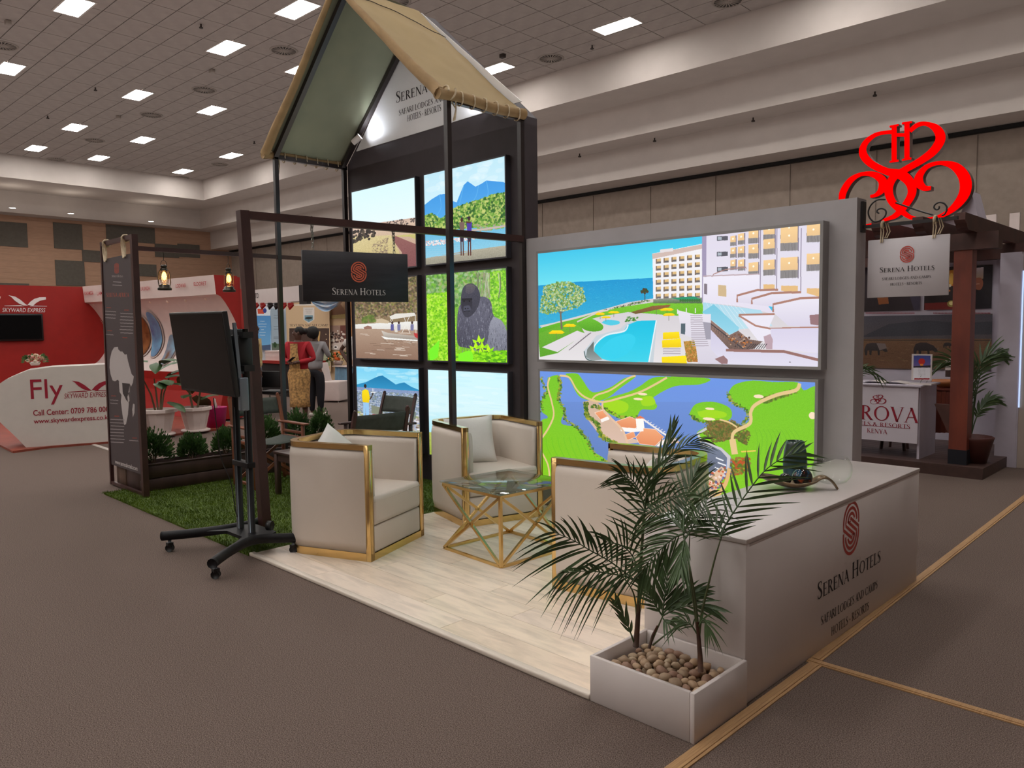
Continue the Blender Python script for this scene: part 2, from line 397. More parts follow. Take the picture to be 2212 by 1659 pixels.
M_plaster = mat('hall_plaster', (194,184,177), .9, var=.02, scale=2)
M_wallR = mat('partition_fabric', (152,137,125), .9, var=.05, scale=5)
M_woodwall = mat('acoustic_wood', (172,135,110), .7, var=.06, scale=3, stretch=(1,1,14))
M_acoust = mat('acoustic_dark', (92,86,78), .9, var=.05)
M_black = mat('black_gap', (18,16,15), .8, var=0)
mb = MB(); mb.grid(lambda a, b: (X3-1+(XE+1-X3)*a, YS+(Y4-YS)*b, 0), 2, 2, False, MH); floor = struct('floor', mb, M_carpet)
mb = MB(); mb.box((X1, YS, ZC+.03), (XE, Y1, ZC+.2), MH); ceiling = struct('ceiling', mb, M_black)
# stepped bulkheads round the ceiling
def ring(name, x, y, z0, z1, xo, yo, m):
    mb = MB()
    mb.box((x, y, z0), (XE, yo, z1+.0), MH); mb.box((xo, YS, z0), (x, yo, z1), MH); return struct(name, mb, m)
ring('trim_1', X1, Y1, Z2, ZC+.2, X2-.2, Y2+.2, M_plaster)
ring('trim_2', X2, Y2, Z3, Z2, X3-.2, Y3+.2, M_plaster)
mb = MB(); mb.box((X3-.2, Y3, Z4), (XE, Y4+.2, Z3), MH); struct('trim_3', mb, M_plaster)
mb = MB(); mb.box((X3-.2, Y4-.12, Z4-.10), (XE, Y4, Z4-.02), MH); struct('trim_4', mb, M_black)
mb = MB(); mb.box((X3, Y4, 0), (XE, Y4+.3, Z4), MH); wallR = struct('wall_right', mb, M_wallR)
mb = MB(); mb.box((X3-.3, YS, 0), (X3, Y4, Z3+.1), MH); wallL = struct('wall_left', mb, M_woodwall)
mb = MB(); mb.box((X3-.3, YS-.3, 0), (XE, YS, ZC+.2), MH); struct('wall_front', mb, M_plaster)
mb = MB(); mb.box((XE, YS-.3, 0), (XE+.3, Y4+.3, ZC+.2), MH); struct('wall_back', mb, M_plaster)
# seams between the folding partition panels of the right wall
for k in range(22):
    x = XE-1-k*2.3
    mb = MB(); mb.box((x-1.13, Y4-.03, .05), (x+1.13, Y4, Z4-.12), MH); obj('partition_panel', mb, M_wallR, wallR)
# dark acoustic squares on the left wall
for (u0, v0, u1, v1) in ((-60,478,57,531), (117,483,176,538), (178,541,221,566), (121,563,181,617), (230,489,333,523), (335,528,385,556), (384,528,430,556), (297,571,337,597), (-60,611,62,660)):
    a = XP(u0, v1, X3); b = XP(u1, v0, X3); ym = sorted((a.y, b.y)); am, bm_ = XP((u0+u1)/2, v0, X3).z, XP((u0+u1)/2, v1, X3).z
    mb = MB(); mb.box((X3, ym[0], bm_), (X3+.05, ym[1], am), MH); obj('acoustic_panel', mb, M_acoust, wallL)
mb = MB()
for k in range(26): mb.box((X3, YS+.2, .3+k*.28), (X3+.012, Y4-.1, .3+k*.28+.255), MH)
gw = obj('wood_slat', mb, M_woodwall, wallL); gw['kind'] = 'stuff'
# ceiling tiles: the 300 largest in view single, the rest joined
def proj(p):
    r = Vector((math.cos(YAW), math.sin(YAW), 0)); f = Vector((-math.sin(YAW), math.cos(YAW), 0)); q = p-OC
    x, y, z = q.dot(r), -q.z, q.dot(f); c, s = math.cos(PITCH), math.sin(PITCH); y, z = c*y-s*z, s*y+c*z
    c, s = math.cos(ROLL), math.sin(ROLL); x, y = c*x-s*y, s*x+c*y
    return (1106+FPX*x/z, 829.5+FPX*y/z, z) if z > .1 else (9999, 9999, z)
tiles = []
nx = int((XE-X1)/1.2)+1; ny = int((Y1-YS)/.6)+1
for i in range(nx):
    for j in range(ny):
        x0 = X1+i*1.2+(j % 2)*.0; y1 = Y1-j*.6; x1 = min(x0+1.2, XE); y0 = max(y1-.6, YS)
        if x1-x0 < .2 or y1-y0 < .1: continue
        c = MH @ Vector(((x0+x1)/2, (y0+y1)/2, ZC)); u, v, d = proj(c)
        vis = -40 < u < 2250 and -30 < v < 500
        tiles.append((0 if vis else 1, d, x0, y0, x1, y1))
tiles.sort(); tm = {}
rest = MB()
for k, (nv, d, x0, y0, x1, y1) in enumerate(tiles):
    g = .011
    if k < 300 and nv == 0:
        key = (round(x1-x0, 2), round(y1-y0, 2))
        if key not in tm:
            mb = MB(); mb.box((g, g, 0), (x1-x0-g, y1-y0-g, .03)); tm[key] = mb.mesh('ceiling_tile'); tm[key].materials.append(M_ceil)
        o = bpy.data.objects.new('ceiling_tile', tm[key]); C.objects.link(o); o.parent = ceiling; o.location = MH @ Vector((x0, y0, ZC)); o.rotation_euler = (0, 0, HANG)
    else: rest.box((x0+g, y0+g, ZC), (x1-g, y1-g, ZC+.03), MH)
o = obj('ceiling_tile_field', rest, M_ceil, ceiling); o['kind'] = 'stuff'
# light panels
M_panel = mat('light_panel', (255,252,248), .4, var=0, emit=LIGHT_PANEL)
M_trimw = mat('lamp_frame', (200,192,184), .6, var=0)
seen = [((1333,56),'ceiling light panel alone in front of the long white bulkhead'), ((1068,149),'ceiling light panel half hidden behind the roof peak of the tent wall'),
 ((642,20),'large ceiling light panel at the top edge left of the tent roof'), ((655,149),'ceiling light panel cut by the left slope of the canvas tent roof'),
 ((488,103),'ceiling light panel left of the canvas roof beside the round vent'), ((160,14),'large ceiling light panel at the top left edge of the view'),
 ((20,148),'ceiling light panel cut off by the left edge of the view'), ((297,205),'middle ceiling light panel of the long left row'),
 ((457,238),'ceiling light panel right of the middle one, above the lantern beam'), ((161,275),'ceiling light panel above the left downlights, second row'),
 ((308,302),'ceiling light panel between the two small rear ones'), ((77,320),'farthest left ceiling light panel just above the bulkhead'),
 ((213,341),'small far ceiling light panel touching the left bulkhead edge'), ((499,336),'far ceiling light panel beside the left tent pole'), ((395,370),'far ceiling light panel nearest the bulkhead corner')]
pm = MB(); pm.box((-.56,-.26,-.012), (.56,.26,-.004)); pm = pm.mesh('diffuser'); pm.materials.append(M_panel)
fm = MB()
for a, b in (((-.6,-.3,-.016),(.6,-.26,0)), ((-.6,.26,-.016),(.6,.3,0)), ((-.6,-.26,-.016),(-.56,.26,0)), ((.56,-.26,-.016),(.6,.26,0))): fm.box(a, b)
fm = fm.mesh('frame'); fm.materials.append(M_trimw)
taken = []
def lamp(p, label, n_=0):
    t = thing('ceiling_light_panel', label, 'ceiling light', p, HANG, 'ceiling light panels'); obj('diffuser', pm, None, t); obj('frame', fm, None, t)
for (u, v), lb in seen:
    p = PZ(u, v, ZC-.003); taken.append(hh(p)); lamp(p, 'white '+lb)
xs = sorted({round(q.x, 0) for q in taken})
for X in (-38.2+2, -31.3, -25.6, -19.8, -16, -11.4, -6.5, -1.5):
    for Y in (16.3, 12.5, 10.2, 6.6, 2.9, -.6, -4.2, -7.8, -11.4):
        if any(abs(q.x-X) < 3.4 and abs(q.y-Y) < 1.9 for q in taken): continue
        u, v, d = proj(MH @ Vector((X, Y, ZC)))
        if -80 < u < 2300 and -60 < v < 700 and d > 0: continue
        lamp(MH @ Vector((X, Y, ZC-.003)), 'white rectangular light panel of the hall ceiling, outside the view')
# round air vents
M_vent = mat('vent_dark', (58,50,46), .7, var=0); M_ventl = mat('vent_light', (150,140,132), .6, var=0)
vm = MB(); vm.lathe([(0,-.004),(.33,-.004),(.33,0)], 28); vm = vm.mesh('backing'); vm.materials.append(M_vent)
bl = MB()
for k in range(20):
    a = 2*math.pi*k/20; bl.box((.06, -.012, -.016), (.31, .012, -.006), rotz(a))
bl.lathe([(0,-.02),(.06,-.018),(.06,-.006)], 14); bl.lathe([(.315,-.004),(.315,-.018),(.36,-.018),(.37,0)], 28)
bl = bl.mesh('vane'); bl.materials.append(M_ventl)
for (u, v), lb in (((613,109),'between two light panels left of the canvas roof'), ((441,194),'above the second light panel of the middle row'), ((327,248),'in the middle of the far ceiling, left of a panel'), ((204,303),'small and dark near the far left panels'),
    ((122,344),'just above the left bulkhead edge'), ((5,98),'cut by the left edge of the view'), ((1190,126),'in front of the long bulkhead, right of the tent roof'), ((1572,3),'cut by the top edge at the right'), ((853,1),'cut by the top edge above the canvas roof'), ((475,355),'by the far panel next to the left tent pole'), ((392,383),'at the far corner of the bulkhead')):
    t = thing('ceiling_vent', 'round slotted ceiling air vent '+lb, 'air vent', PZ(u, v, ZC-.002), HANG, 'round ceiling vents'); obj('backing', vm, None, t); o = obj('vane', bl, None, t)
# small ceiling devices
for (u, v), lb in (((434,52),'small dark sprinkler head left of the top light panel'), ((206,189),'tiny sprinkler head left of the middle light panel'), ((103,250),'tiny sprinkler head by the second row at far left'), ((549,305),'tiny sprinkler head left of the far tent pole'), ((1279,98),'small sprinkler head below the panel in front of the bulkhead')):
    mb = MB(); mb.lathe([(0,-.10),(.045,-.10),(.05,-.08),(.02,-.06),(.02,0)], 10); single('sprinkler_head', mb, M_vent, lb, 'sprinkler', 'sprinkler heads', PZ(u, v, ZC))
for (u, v), lb in (((458,150),'pale boxy detector on the ceiling below the second light panel'), ((256,250),'pale boxy detector right of the second far panel'), ((17,44),'pale boxy detector near the top left corner'), ((1086,117),'dark boxy detector right of the tent roof peak')):
    t = thing('ceiling_detector', lb, 'detector', PZ(u, v, ZC), HANG, 'ceiling detectors')
    mb = MB(); mb.rbox((-.08,-.06,-.10), (.07,.06,0), .015); obj('housing', mb, M_ventl if u != 1086 else M_vent, t)
    mb = MB(); mb.box((-.086,-.04,-.09), (-.08,.04,-.02)); obj('lens', mb, M_vent, t)
for (u, v), lb in (((1890,198),'sprinkler under the bulkhead step, nearest one right'), ((1627,254),'sprinkler under the bulkhead step, second from the right'), ((1414,298),'sprinkler under the bulkhead step, third from the right'), ((1252,332),'sprinkler under the bulkhead step next to the dark tower')):
    p = PZ(u, v, Z3); mb = MB(); mb.lathe([(0,-.12),(.05,-.11),(.05,-.08),(.02,-.06),(.02,0)], 8); single('sprinkler_head', mb, M_vent, 'small dark '+lb, 'sprinkler', 'bulkhead sprinklers', p)
# recessed downlights under the left bulkhead
M_down = mat('downlight_glow', (255,246,232), .4, var=0, emit=30)
for (u, v), lb in (((27,449),'leftmost'), ((153,461),'middle'), ((326,478),'rightmost')):
    t = thing('recessed_downlight', 'small round glowing downlight under the left bulkhead, '+lb+' of three', 'downlight', PZ(u, v, Z3), 0, 'left bulkhead downlights')
    mb = MB(); mb.lathe([(.0,-.004),(.13,-.004),(.13,0)], 16); obj('lamp', mb, M_down, t)
    mb = MB(); mb.lathe([(.13,-.0),(.13,-.012),(.16,-.012),(.17,0)], 16); obj('bezel', mb, M_trimw, t)
# wooden strips laid on the carpet
M_strip = mat('strip_wood', (196,156,108), .55, col2=(158,118,78), var=.1, scale=14, stretch=(60,.6,1), bump=.3, bscale=40)
def strip(name, a, b, wd, label, h=.008, m=None):
    a = Vector(a); b = Vector(b); mb = MB(); L = (b-a).length; d = (b-a).normalized(); M = frameM(a, Vector((d.y, -d.x, 0)), d)
    for k, (x0, x1, hz) in enumerate(((-wd/2, -wd*.30, .6), (-wd*.29, wd*.05, 1), (wd*.06, wd*.28, 1), (wd*.29, wd/2, .6))): mb.box((x0, 0, 0), (x1, L, h*hz), M)
    return single(name, mb, m or M_strip, label, 'floor strip')
strip('floor_strip', (-1.484,.6,0), (-1.484,3.49,0), .062, 'wood coloured floor strip along the white counter, from the bottom edge')
strip('floor_strip', (-1.505,3.545,0), (-1.61,9.6,0), .055, 'long wood coloured floor strip running away past the counter end to the right')
strip('floor_strip', (-1.53,3.517,0), (2.2,3.535,0), .05, 'wood coloured floor strip crossing the dark carpet at right')
strip('floor_strip', PZ(170,950), PZ(262,980), .06, 'pale floor strip on the carpet beside the airline counter', m=M_trimw)
# ================================================================ THE STAND
M_dark = mat('dark_stain', (70,50,46), .42, var=.12, scale=6, stretch=(1,1,.15), bump=.08)
M_tower = mat('tower_paint', (62,54,58), .65, var=.05)
M_white = mat('white_laminate', (216,206,202), .38, var=.015, scale=3)
M_greyw = mat('wall_grey', (176,172,174), .6, var=.02)
M_boxal = mat('lightbox_rim', (150,148,148), .45, var=.02)
M_ink = mat('ink_black', (38,30,32), .6, var=0); M_inkred = mat('ink_terracotta', (176,74,62), .6, var=0)
XT0, XT1, YW, ZE, ZR = -7.70, -4.87, 5.077, 3.50, 4.78
# --- plank floor
M_pl = []
for i, c in enumerate(((240,224,204), (232,214,194), (244,230,212), (236,220,204))):
    m = mat('plank_%d' % i, c, .27, var=0, spec=.5); nt = m.node_tree; b = nt.nodes['Principled BSDF']
    tc = nt.nodes.new('ShaderNodeTexCoord'); mp = nt.nodes.new('ShaderNodeMapping'); mp.inputs['Scale'].default_value = (1.1, 6, 1); mp.inputs['Location'].default_value = (i*3.1, i*1.7, 0)
    n = nt.nodes.new('ShaderNodeTexNoise'); n.inputs['Scale'].default_value = 2.6; n.inputs['Detail'].default_value = 8; n.inputs['Roughness'].default_value = .62; n.inputs['Distortion'].default_value = .6
    cr = nt.nodes.new('ShaderNodeValToRGB'); e = cr.color_ramp.elements
    e[0].position = .28; e[0].color = lin([x*.70 for x in c]); e[1].position = .58; e[1].color = lin([min(255, x*1.05) for x in c]); q = e.new(.34); q.color = lin([x*.95 for x in c])
    nt.links.new(tc.outputs['Object'], mp.inputs[0]); nt.links.new(mp.outputs[0], n.inputs['Vector']); nt.links.new(n.outputs['Fac'], cr.inputs[0]); nt.links.new(cr.outputs[0], b.inputs['Base Color']); M_pl.append(m)
M_under = mat('floor_joint', (120,98,78), .7, var=0)
pf = thing('plank_floor', 'pale whitewashed wood plank floor under the white armchairs', 'floor', (-3.3, 3.8, 0))
mb = MB(); mb.box((-5.16, 2.52, 0), (-1.56, YW-.002, .009)); obj('subfloor', mb, M_under, pf, True)
row = 0; y = 2.525; pk = 0
while y < YW-.1:
    x = -5.16 - R.uniform(0, 1.1)
    while x < -1.56:
        a, b = max(x, -5.155), min(x+1.28, -1.56)
        if b-a > .03:
            mb = MB(); cx, cy = (a+b)/2, y+.096; hx = (b-a)/2-.0012; mb.box((-hx, -.0948, 0), (hx, .0948, .006))
            o = obj('plank', mb, M_pl[R.randrange(4)], pf); o.location = (cx+3.3, cy-3.8, .009); pk += 1
        x += 1.28
    y += .192
mb = MB(); mb.rbox((-5.16, 2.485, 0), (-2.035, 2.527, .026), .008, 2); obj('edge_trim', mb, mat('trim_white', (222,210,196), .4, var=.02), pf, True)
# --- grass carpet
M_grass = mat('grass_blade', (104,124,38), .8, col2=(74,94,24), scale=5, spec=.15); M_gbase = mat('grass_base', (84,104,30), .95, col2=(64,82,22), scale=12)
gr = thing('grass_carpet', 'green artificial grass carpet under the folding canvas chairs', 'carpet', (-6.7, 3.8, 0))
mb = MB(); mb.box((-8.24, 2.48, 0), (-5.162, 5.07, .014)); obj('backing', mb, M_gbase, gr, True)
n = 42000; bx = RNG.uniform(-8.26, -5.165, n); by = 2.46+RNG.uniform(0, 1, n)**1.15*(2.6); hh_ = RNG.uniform(.014, .03, n); an = RNG.uniform(0, 6.283, n); lean = RNG.normal(0, .009, (n, 2))+np.array([.006, -.004])
wv = .0028; dx, dy = np.cos(an)*wv, np.sin(an)*wv
P = np.empty((n, 3, 3), np.float32); P[:, 0] = np.stack([bx-dx, by-dy, np.full(n, .012)], 1); P[:, 1] = np.stack([bx+dx, by+dy, np.full(n, .012)], 1); P[:, 2] = np.stack([bx+lean[:, 0], by+lean[:, 1], .012+hh_], 1)
me = bpy.data.meshes.new('grass_blade'); me.vertices.add(3*n); me.vertices.foreach_set('co', P.ravel()); me.loops.add(3*n); me.loops.foreach_set('vertex_index', np.arange(3*n, dtype=np.int32))
me.polygons.add(n); me.polygons.foreach_set('loop_start', np.arange(0, 3*n, 3, dtype=np.int32)); me.polygons.foreach_set('loop_total', np.full(n, 3, np.int32)); me.update()
go = obj('grass_blade', me, M_grass, gr, True); go['kind'] = 'stuff'
# --- dark tower with white gable
tw = thing('tower_wall', 'tall dark gabled display wall holding six lit picture boxes', 'display wall', (-6.28, YW, 0))
xm = (XT0+XT1)/2; th = .17
mb = MB(); mb.box((XT0, YW, 0), (XT1, YW+th, ZE)); obj('panel', mb, M_tower, tw, True)
mb = MB(); MG = frameM((0, YW+th, 0), (1, 0, 0), (0, 0, 1)); mb.prism([(XT0, ZE), (XT1, ZE), (xm, ZR)], 0, th, MG); obj('gable', mb, M_tower, tw, True)
M_gw = mat('gable_white', (222,220,220), .55, var=.01)
mb = MB(); mb.prism([(XT0+.17, ZE+.125), (XT1-.43+.17, ZE+.125), (xm, ZR-.02)], 0, .012, frameM((0, YW-.012+.012, 0), (1, 0, 0), (0, 0, 1)))
gp = obj('gable_panel', mb, M_gw, tw, True)
gp.data.clear_geometry(); mb = MB(); mb.prism([(XT0+.2, ZE+.125), (XT1-.36, ZE+.125), (XT1-.02, ZE+.125), (xm+.0, ZR+.015), (xm-.02, ZR+.0)], 0, .012, frameM((0, YW, 0), (1, 0, 0), (0, 0, 1)))
gp.data = mb.mesh('gable_panel'); gp.data.materials.append(M_gw)
def band(text, m, parent, o, xd, yd, w, h, sc_=False, name='lettering', tr=.06):
    return obj(name, serif_line(text, frameM(o, xd, yd), w, h, True, sc_, track=tr), m, parent, True)
yg = YW-.0135
for tx, (u0, v0), (u1, v1), hpx, s_ in (('SERENA HOTELS', (856,216), (1010,176), 26, True), ('SAFARI LODGES AND CAMPS', (862,245), (1000,209), 13, False), ('HOTELS • RESORTS', (880,262), (953,240), 14, False)):
    a = PY(u0, v0, yg); b = PY(u1, v1, yg); c = (a+b)/2; H_ = (PY(u0, v0-hpx, yg)-a).length
    band(tx, M_ink, tw, (c.x, yg, c.z), (1, 0, 0), (0, 0, 1), (b-a).length, H_*.95, s_)
# --- white wall
ww = thing('white_wall', 'low white display wall with two wide lit pictures behind the counter', 'display wall', (-3.4, YW, 0))
mb = MB(); mb.box((-4.86, YW, 0), (-1.94, YW+.155, 2.405)); obj('panel', mb, M_greyw, ww, True)
# --- light boxes: (name, x0,x1,z0,z1, yfront)
def lightbox(label, x0, x1, z0, z1, yf, yb, pr, emit=1.0, rim=M_boxal, r_=.012):
    t = thing('lightbox', label, 'light box', ((x0+x1)/2, yf, z0), 0, 'lit picture boxes of the stand')
    mb = MB(); w_ = r_
    for a, b in (((x0-w_, yf-.002, z0-w_), (x1+w_, yb, z0)), ((x0-w_, yf-.002, z1), (x1+w_, yb, z1+w_)), ((x0-w_, yf-.002, z0), (x0, yb, z1)), ((x1, yf-.002, z0), (x1+w_, yb, z1))): mb.box(a, b)
    obj('frame', mb, rim, t, True)
    mb = MB(); mb.box((x0, yf+.012, z0), (x1, yb, z1)); obj('housing', mb, rim, t, True)
    panel_obj('lit_print', ((x0, yf, z0), (x1, yf, z0), (x1, yf, z1), (x0, yf, z1)), pr.material(emit), t)
    return t
def conv_for(x0, x1, z0, z1, yf, ox, oy, s):
    def f(a, b):
        p = PY(ox+a*s, oy+b*s, yf); return ((p.x-x0)/(x1-x0), (p.z-z0)/(z1-z0))
    return f
YB = 4.985
hx0, hx1 = PY(1162,547.7,YB).x, PY(1772,483.5,YB).x; hz0, hz1 = PY(1766.8,792.4,YB).z, PY(1772,483.5,YB).z
S1 = .42185
pr = Print('hotel_print', 1180, 440, conv_for(hx0, hx1, hz0, hz1, YB, 1120, 400, S1), (70,190,230))
P_ = pr.poly
P_([(90,330),(1000,200),(1000,500),(90,540)], (62,196,232), (120,228,240))
P_([(90,515),(300,495),(700,474),(700,640),(90,740)], (24,150,208), (60,178,214), 4)
pr.scatter([(90,530),(690,480),(690,600),(90,720)], 500, 6, [(50,170,220),(20,130,200),(90,195,225)], .35, .25)
P_([(100,760),(120,720),(420,640),(560,600),(690,580),(940,570),(1560,700),(1560,950),(100,950)], (206,200,206), (226,222,224))
P_([(100,735),(220,700),(400,655),(520,625),(690,600),(940,600),(960,680),(700,660),(560,650),(420,672),(250,720),(100,760)], (122,196,50), (88,170,36), 8)
P_([(100,760),(300,690),(340,760),(200,860),(110,880)], (110,180,50), (90,160,40), 8)
P_([(290,705),(360,680),(430,715),(420,745),(350,745)], (110,190,50), (84,160,36), 6, sm=True)
pr.sline([(110,722),(300,680),(430,640),(560,612),(690,590)], 5, (214,206,200)); pr.sline([(300,700),(400,655),(460,640)], 6, (214,200,196))
P_([(120,830),(300,745),(345,760),(200,855)], (222,216,220)); 
for k in range(9):
    pr.line([(258+k*12,845-k*10),(300+k*9,812-k*7)], 3, (120,110,118))
P_([(335,850),(400,770),(520,735),(560,700),(710,690),(690,910),(480,905),(350,895)], (196,206,214), sm=False)
P_([(382,850),(390,810),(450,765),(540,745),(560,715),(610,695),(706,692),(688,780),(664,905),(490,905),(430,890)], (20,190,224), (60,208,232))
P_([(410,850),(470,790),(560,760),(600,790),(560,860),(480,890)], (50,205,234), sm=True)
pr.sline([(384,850),(394,815),(450,768),(540,748),(562,716)], 6, (226,236,240)); pr.line([(706,692),(690,780),(668,905)], 5, (232,240,244))
pr.sline([(336,850),(350,890),(400,905)], 5, (90,110,110)); P_([(345,880),(352,840),(385,800),(386,850),(430,892),(380,900)], (90,100,96), (150,160,160))
P_([(425,705),(450,690),(510,695),(515,710),(470,718)], (80,200,226), sm=True)
def umb(x, y, w, h): P_([(x-w,y+h*.3),(x-w*.5,y-h*.5),(x+w*.6,y-h*.45),(x+w,y+h*.1),(x+w*.7,y+h*.5),(x-w*.8,y+h*.55)], (252,226,20), (240,196,10)); pr.line([(x,y+h*.4),(x,y+h*2.3)], 2, (120,110,90))
for q in ((195,752,42,18),(262,718,34,16),(418,658,26,12),(488,650,30,11),(448,676,26,10),(706,630,46,14),(760,636,36,14),(770,662,32,14)): umb(*q)
P_([(740,755),(822,750),(826,785),(740,790)], (252,226,20), (238,200,10)); P_([(735,795),(830,785),(834,830),(736,832)], (252,226,20), (236,200,10)); P_([(733,880),(860,872),(862,912),(735,912)], (252,226,20), (244,214,20))
for k in range(3): pr.line([(740,838+k*12),(830,838+k*12)], 4, (180,170,180))
P_([(845,800),(900,795),(925,905),(865,905)], (196,146,70), (176,110,50), 12); pr.scatter([(845,800),(900,795),(925,905),(865,905)], 90, 5, [(150,120,50),(210,160,90),(120,130,50)], .7)
P_([(575,650),(690,618),(780,612),(770,625),(600,660)], (150,96,60), (110,90,50), 8)
# distant block
P_([(686,350),(940,300),(940,600),(690,600)], (238,236,240))
P_([(684,352),(940,303),(940,325),(686,378)], (206,184,176)); P_([(724,330),(790,322),(792,338),(726,346)], (226,220,222))
for i in range(6):
    x = 700+i*40; 
    for j in range(6):
        y = 378-i*4.3+j*(36+ i*.7); P_([(x+3,y),(x+29,y-3),(x+29,y+22),(x+3,y+24)], (226,190,132), (200,168,120)); P_([(x+3,y+14),(x+29,y+12),(x+29,y+22),(x+3,y+24)], (110,104,104)); P_([(x+3,y),(x+9,y-1),(x+9,y+24),(x+3,y+24)], (130,110,92))
P_([(690,585),(800,575),(940,575),(940,605),(690,605)], (150,150,140), (80,110,70), 8); P_([(780,578),(900,570),(935,585),(860,596)], (40,150,110))
for k in range(9): pr.blob(830+k*12, 590, 6, 7, (60,110,50), .9)
# near block
P_([(940,240),(1560,180),(1560,610),(940,600)], (222,216,232), (228,224,236)); P_([(940,250),(962,248),(962,600),(940,600)], (160,150,180))
for (x, y) in ((1016,262),(1016,342),(1016,420)): P_([(x,y),(x+56,y-2),(x+56,y+20),(x,y+23)], (90,90,100)); P_([(x+4,y+3),(x+24,y+3),(x+24,y+18),(x+4,y+19)], (170,180,190))
cols = [(1085,1112,[262,322,385]),(1124,1156,[250,316,384]),(1178,1228,[228,306,398]),(1254,1312,[205,278,385]),(1342,1430,[190,232,372]),(1476,1545,[190,205,352])]
for x0, x1, ys in cols:
    for k, y in enumerate(ys):
        h_ = (x1-x0)*.9+26; P_([(x0,y),(x1,y-5),(x1,y+h_-4),(x0,y+h_)], (244,206,150), (224,186,140)); P_([(x0,y+h_*.62),(x1,y+h_*.58),(x1,y+h_-4),(x0,y+h_)], (150,146,146))
        for q in range(int((x1-x0)/6)): pr.line([(x0+q*6,y+h_*.62),(x0+q*6,y+h_)], 1, (92,86,90))
        pr.blob((x0+x1)/2, y+h_*.25, 5, 5, (255,250,230)); P_([(x1,y-5),(x1+5,y-5),(x1+5,y+h_),(x1,y+h_)], (130,120,140))
for x in (1240,1324,1448): pr.line([(x,220),(x-3,540)], 3, (150,140,160))
for x0,x1,y in ((1254,1312,508),(1345,1430,515),(1476,1545,528)): P_([(x0,y),(x1,y),(x1,y+45),(x0,y+25)], (226,186,130))
# terraces
P_([(945,470),(1235,455),(1235,560),(1310,660),(1130,620),(945,600)], (236,232,244), (224,218,234)); pr.line([(990,470),(1000,455),(1060,432),(1165,420),(1165,430)], 3, (170,130,122)); pr.line([(945,466),(1235,455)], 4, (190,170,176))
P_([(1022,510),(1064,514),(1064,572),(1022,566)], (206,180,140)); P_([(950,505),(966,505),(966,560),(950,556)], (130,120,130))
for P0 in ([(1120,600),(1120,565),(1220,538),(1330,535),(1330,620)], [(1195,610),(1195,582),(1300,552),(1448,548),(1448,640)], [(1304,650),(1304,610),(1440,580),(1545,575),(1545,730),(1380,720)]):
    P_(P0, (232,228,240), (214,208,226)); pr.line(P0[:4] if len(P0) < 6 else P0[:4], 7, (172,126,112))
P_([(945,600),(1130,625),(1240,640),(1300,720),(1120,740),(1140,780),(1080,790),(945,660)], (170,214,232), (196,224,234)); 
for k in range(9): pr.line([(960+k*20,595+k*2),(1020+k*28,730+k*2)], 1, (230,240,246))
P_([(940,650),(1080,765),(1125,745),(1130,730),(1000,610)], (120,196,220), (150,210,230))
P_([(1125,665),(1310,660),(1310,668),(1280,735),(1545,730),(1545,800),(1230,800)], (232,228,240)); pr.line([(1128,664),(1312,660)], 6, (172,126,112)); pr.line([(1128,668),(1215,720),(1290,735),(1545,728)], 6, (176,130,116))
P_([(1290,735),(1545,730),(1545,860),(1300,840)], (214,208,230), (224,218,236)); P_([(1490,665),(1545,660),(1545,720),(1495,712)], (150,116,120))
P_([(985,690),(1080,768),(1125,745),(1180,790),(1250,800),(1200,840),(1080,840),(985,740)], (150,120,110), (110,90,84), 12); pr.line([(985,710),(1150,838)], 3, (60,60,66))
for k in range(14): pr.line([(990+k*12,712+k*9),(990+k*12,735+k*9)], 1, (60,60,66))
pr.scatter([(1060,760),(1180,770),(1200,830),(1090,830)], 50, 6, [(120,80,60),(190,160,140),(60,50,50),(200,120,60)], .9)
P_([(815,640),(900,660),(985,660),(985,760),(1060,870),(1060,920),(920,920),(905,790),(835,760)], (228,224,234), (212,206,220))
for k in range(15): pr.line([(880+k*.5,668+k*11),(940+k*2.4,668+k*11)], 3, (176,166,178))
P_([(832,708),(855,708),(853,765),(832,760)], (84,100,110)); P_([(1006,785),(1028,810),(1026,875),(1008,850)], (90,110,140)); P_([(945,700),(985,705),(985,790),(960,790)], (160,156,170))
P_([(985,740),(1080,840),(1540,860),(1540,930),(1060,920),(985,840)], (206,200,224), (222,218,234)); pr.line([(1062,845),(1360,852),(1536,895)], 9, (150,110,104)); P_([(1005,890),(1050,872),(1072,895),(1070,915),(1040,915)], (150,116,118)); P_([(1255,775),(1290,762),(1302,790),(1300,840),(1268,840)], (186,160,170))
for k in range(8): pr.line([(1170+k*12,838),(1195+k*11,812)], 2, (56,54,60))
pr.blob(1390, 906, 5, 3, (130,120,130))
# trees
for k in range(7): pr.line([(218,735),(215,660),(180+k*14,600-abs(3-k)*-8)], 4 if k == 3 else 2, (110,96,80))
pr.line([(222,738),(214,640)], 9, (120,108,92))
pr.scatter([(112,600),(130,520),(200,495),(260,495),(330,525),(345,590),(300,630),(150,660),(112,650)], 1500, 5, [(150,180,90),(110,150,60),(190,205,140),(90,130,60),(210,214,170)], .75)
pr.line([(648,590),(646,550)], 3, (70,60,50)); pr.scatter([(626,545),(645,525),(666,545),(646,560)], 40, 6, [(50,80,40),(80,60,50)], .9)
pr.scatter([(430,640),(640,590),(690,590),(500,630)], 120, 5, [(90,90,70),(150,140,110),(60,110,50)], .8, .6)
pr.scatter([(548,700),(560,672),(612,676),(600,695)], 40, 6, [(50,120,40),(90,150,60)], .9, .5)
for q in ((815,655),(860,650),(905,650)): pr.line([(q[0],q[1]-20),(q[0],q[1]+5)], 4, (230,226,232))
lightbox('wide lit picture of a white seaside hotel with a blue pool', hx0, hx1, hz0, hz1, YB, YW, pr, 1.05, r_=.02)
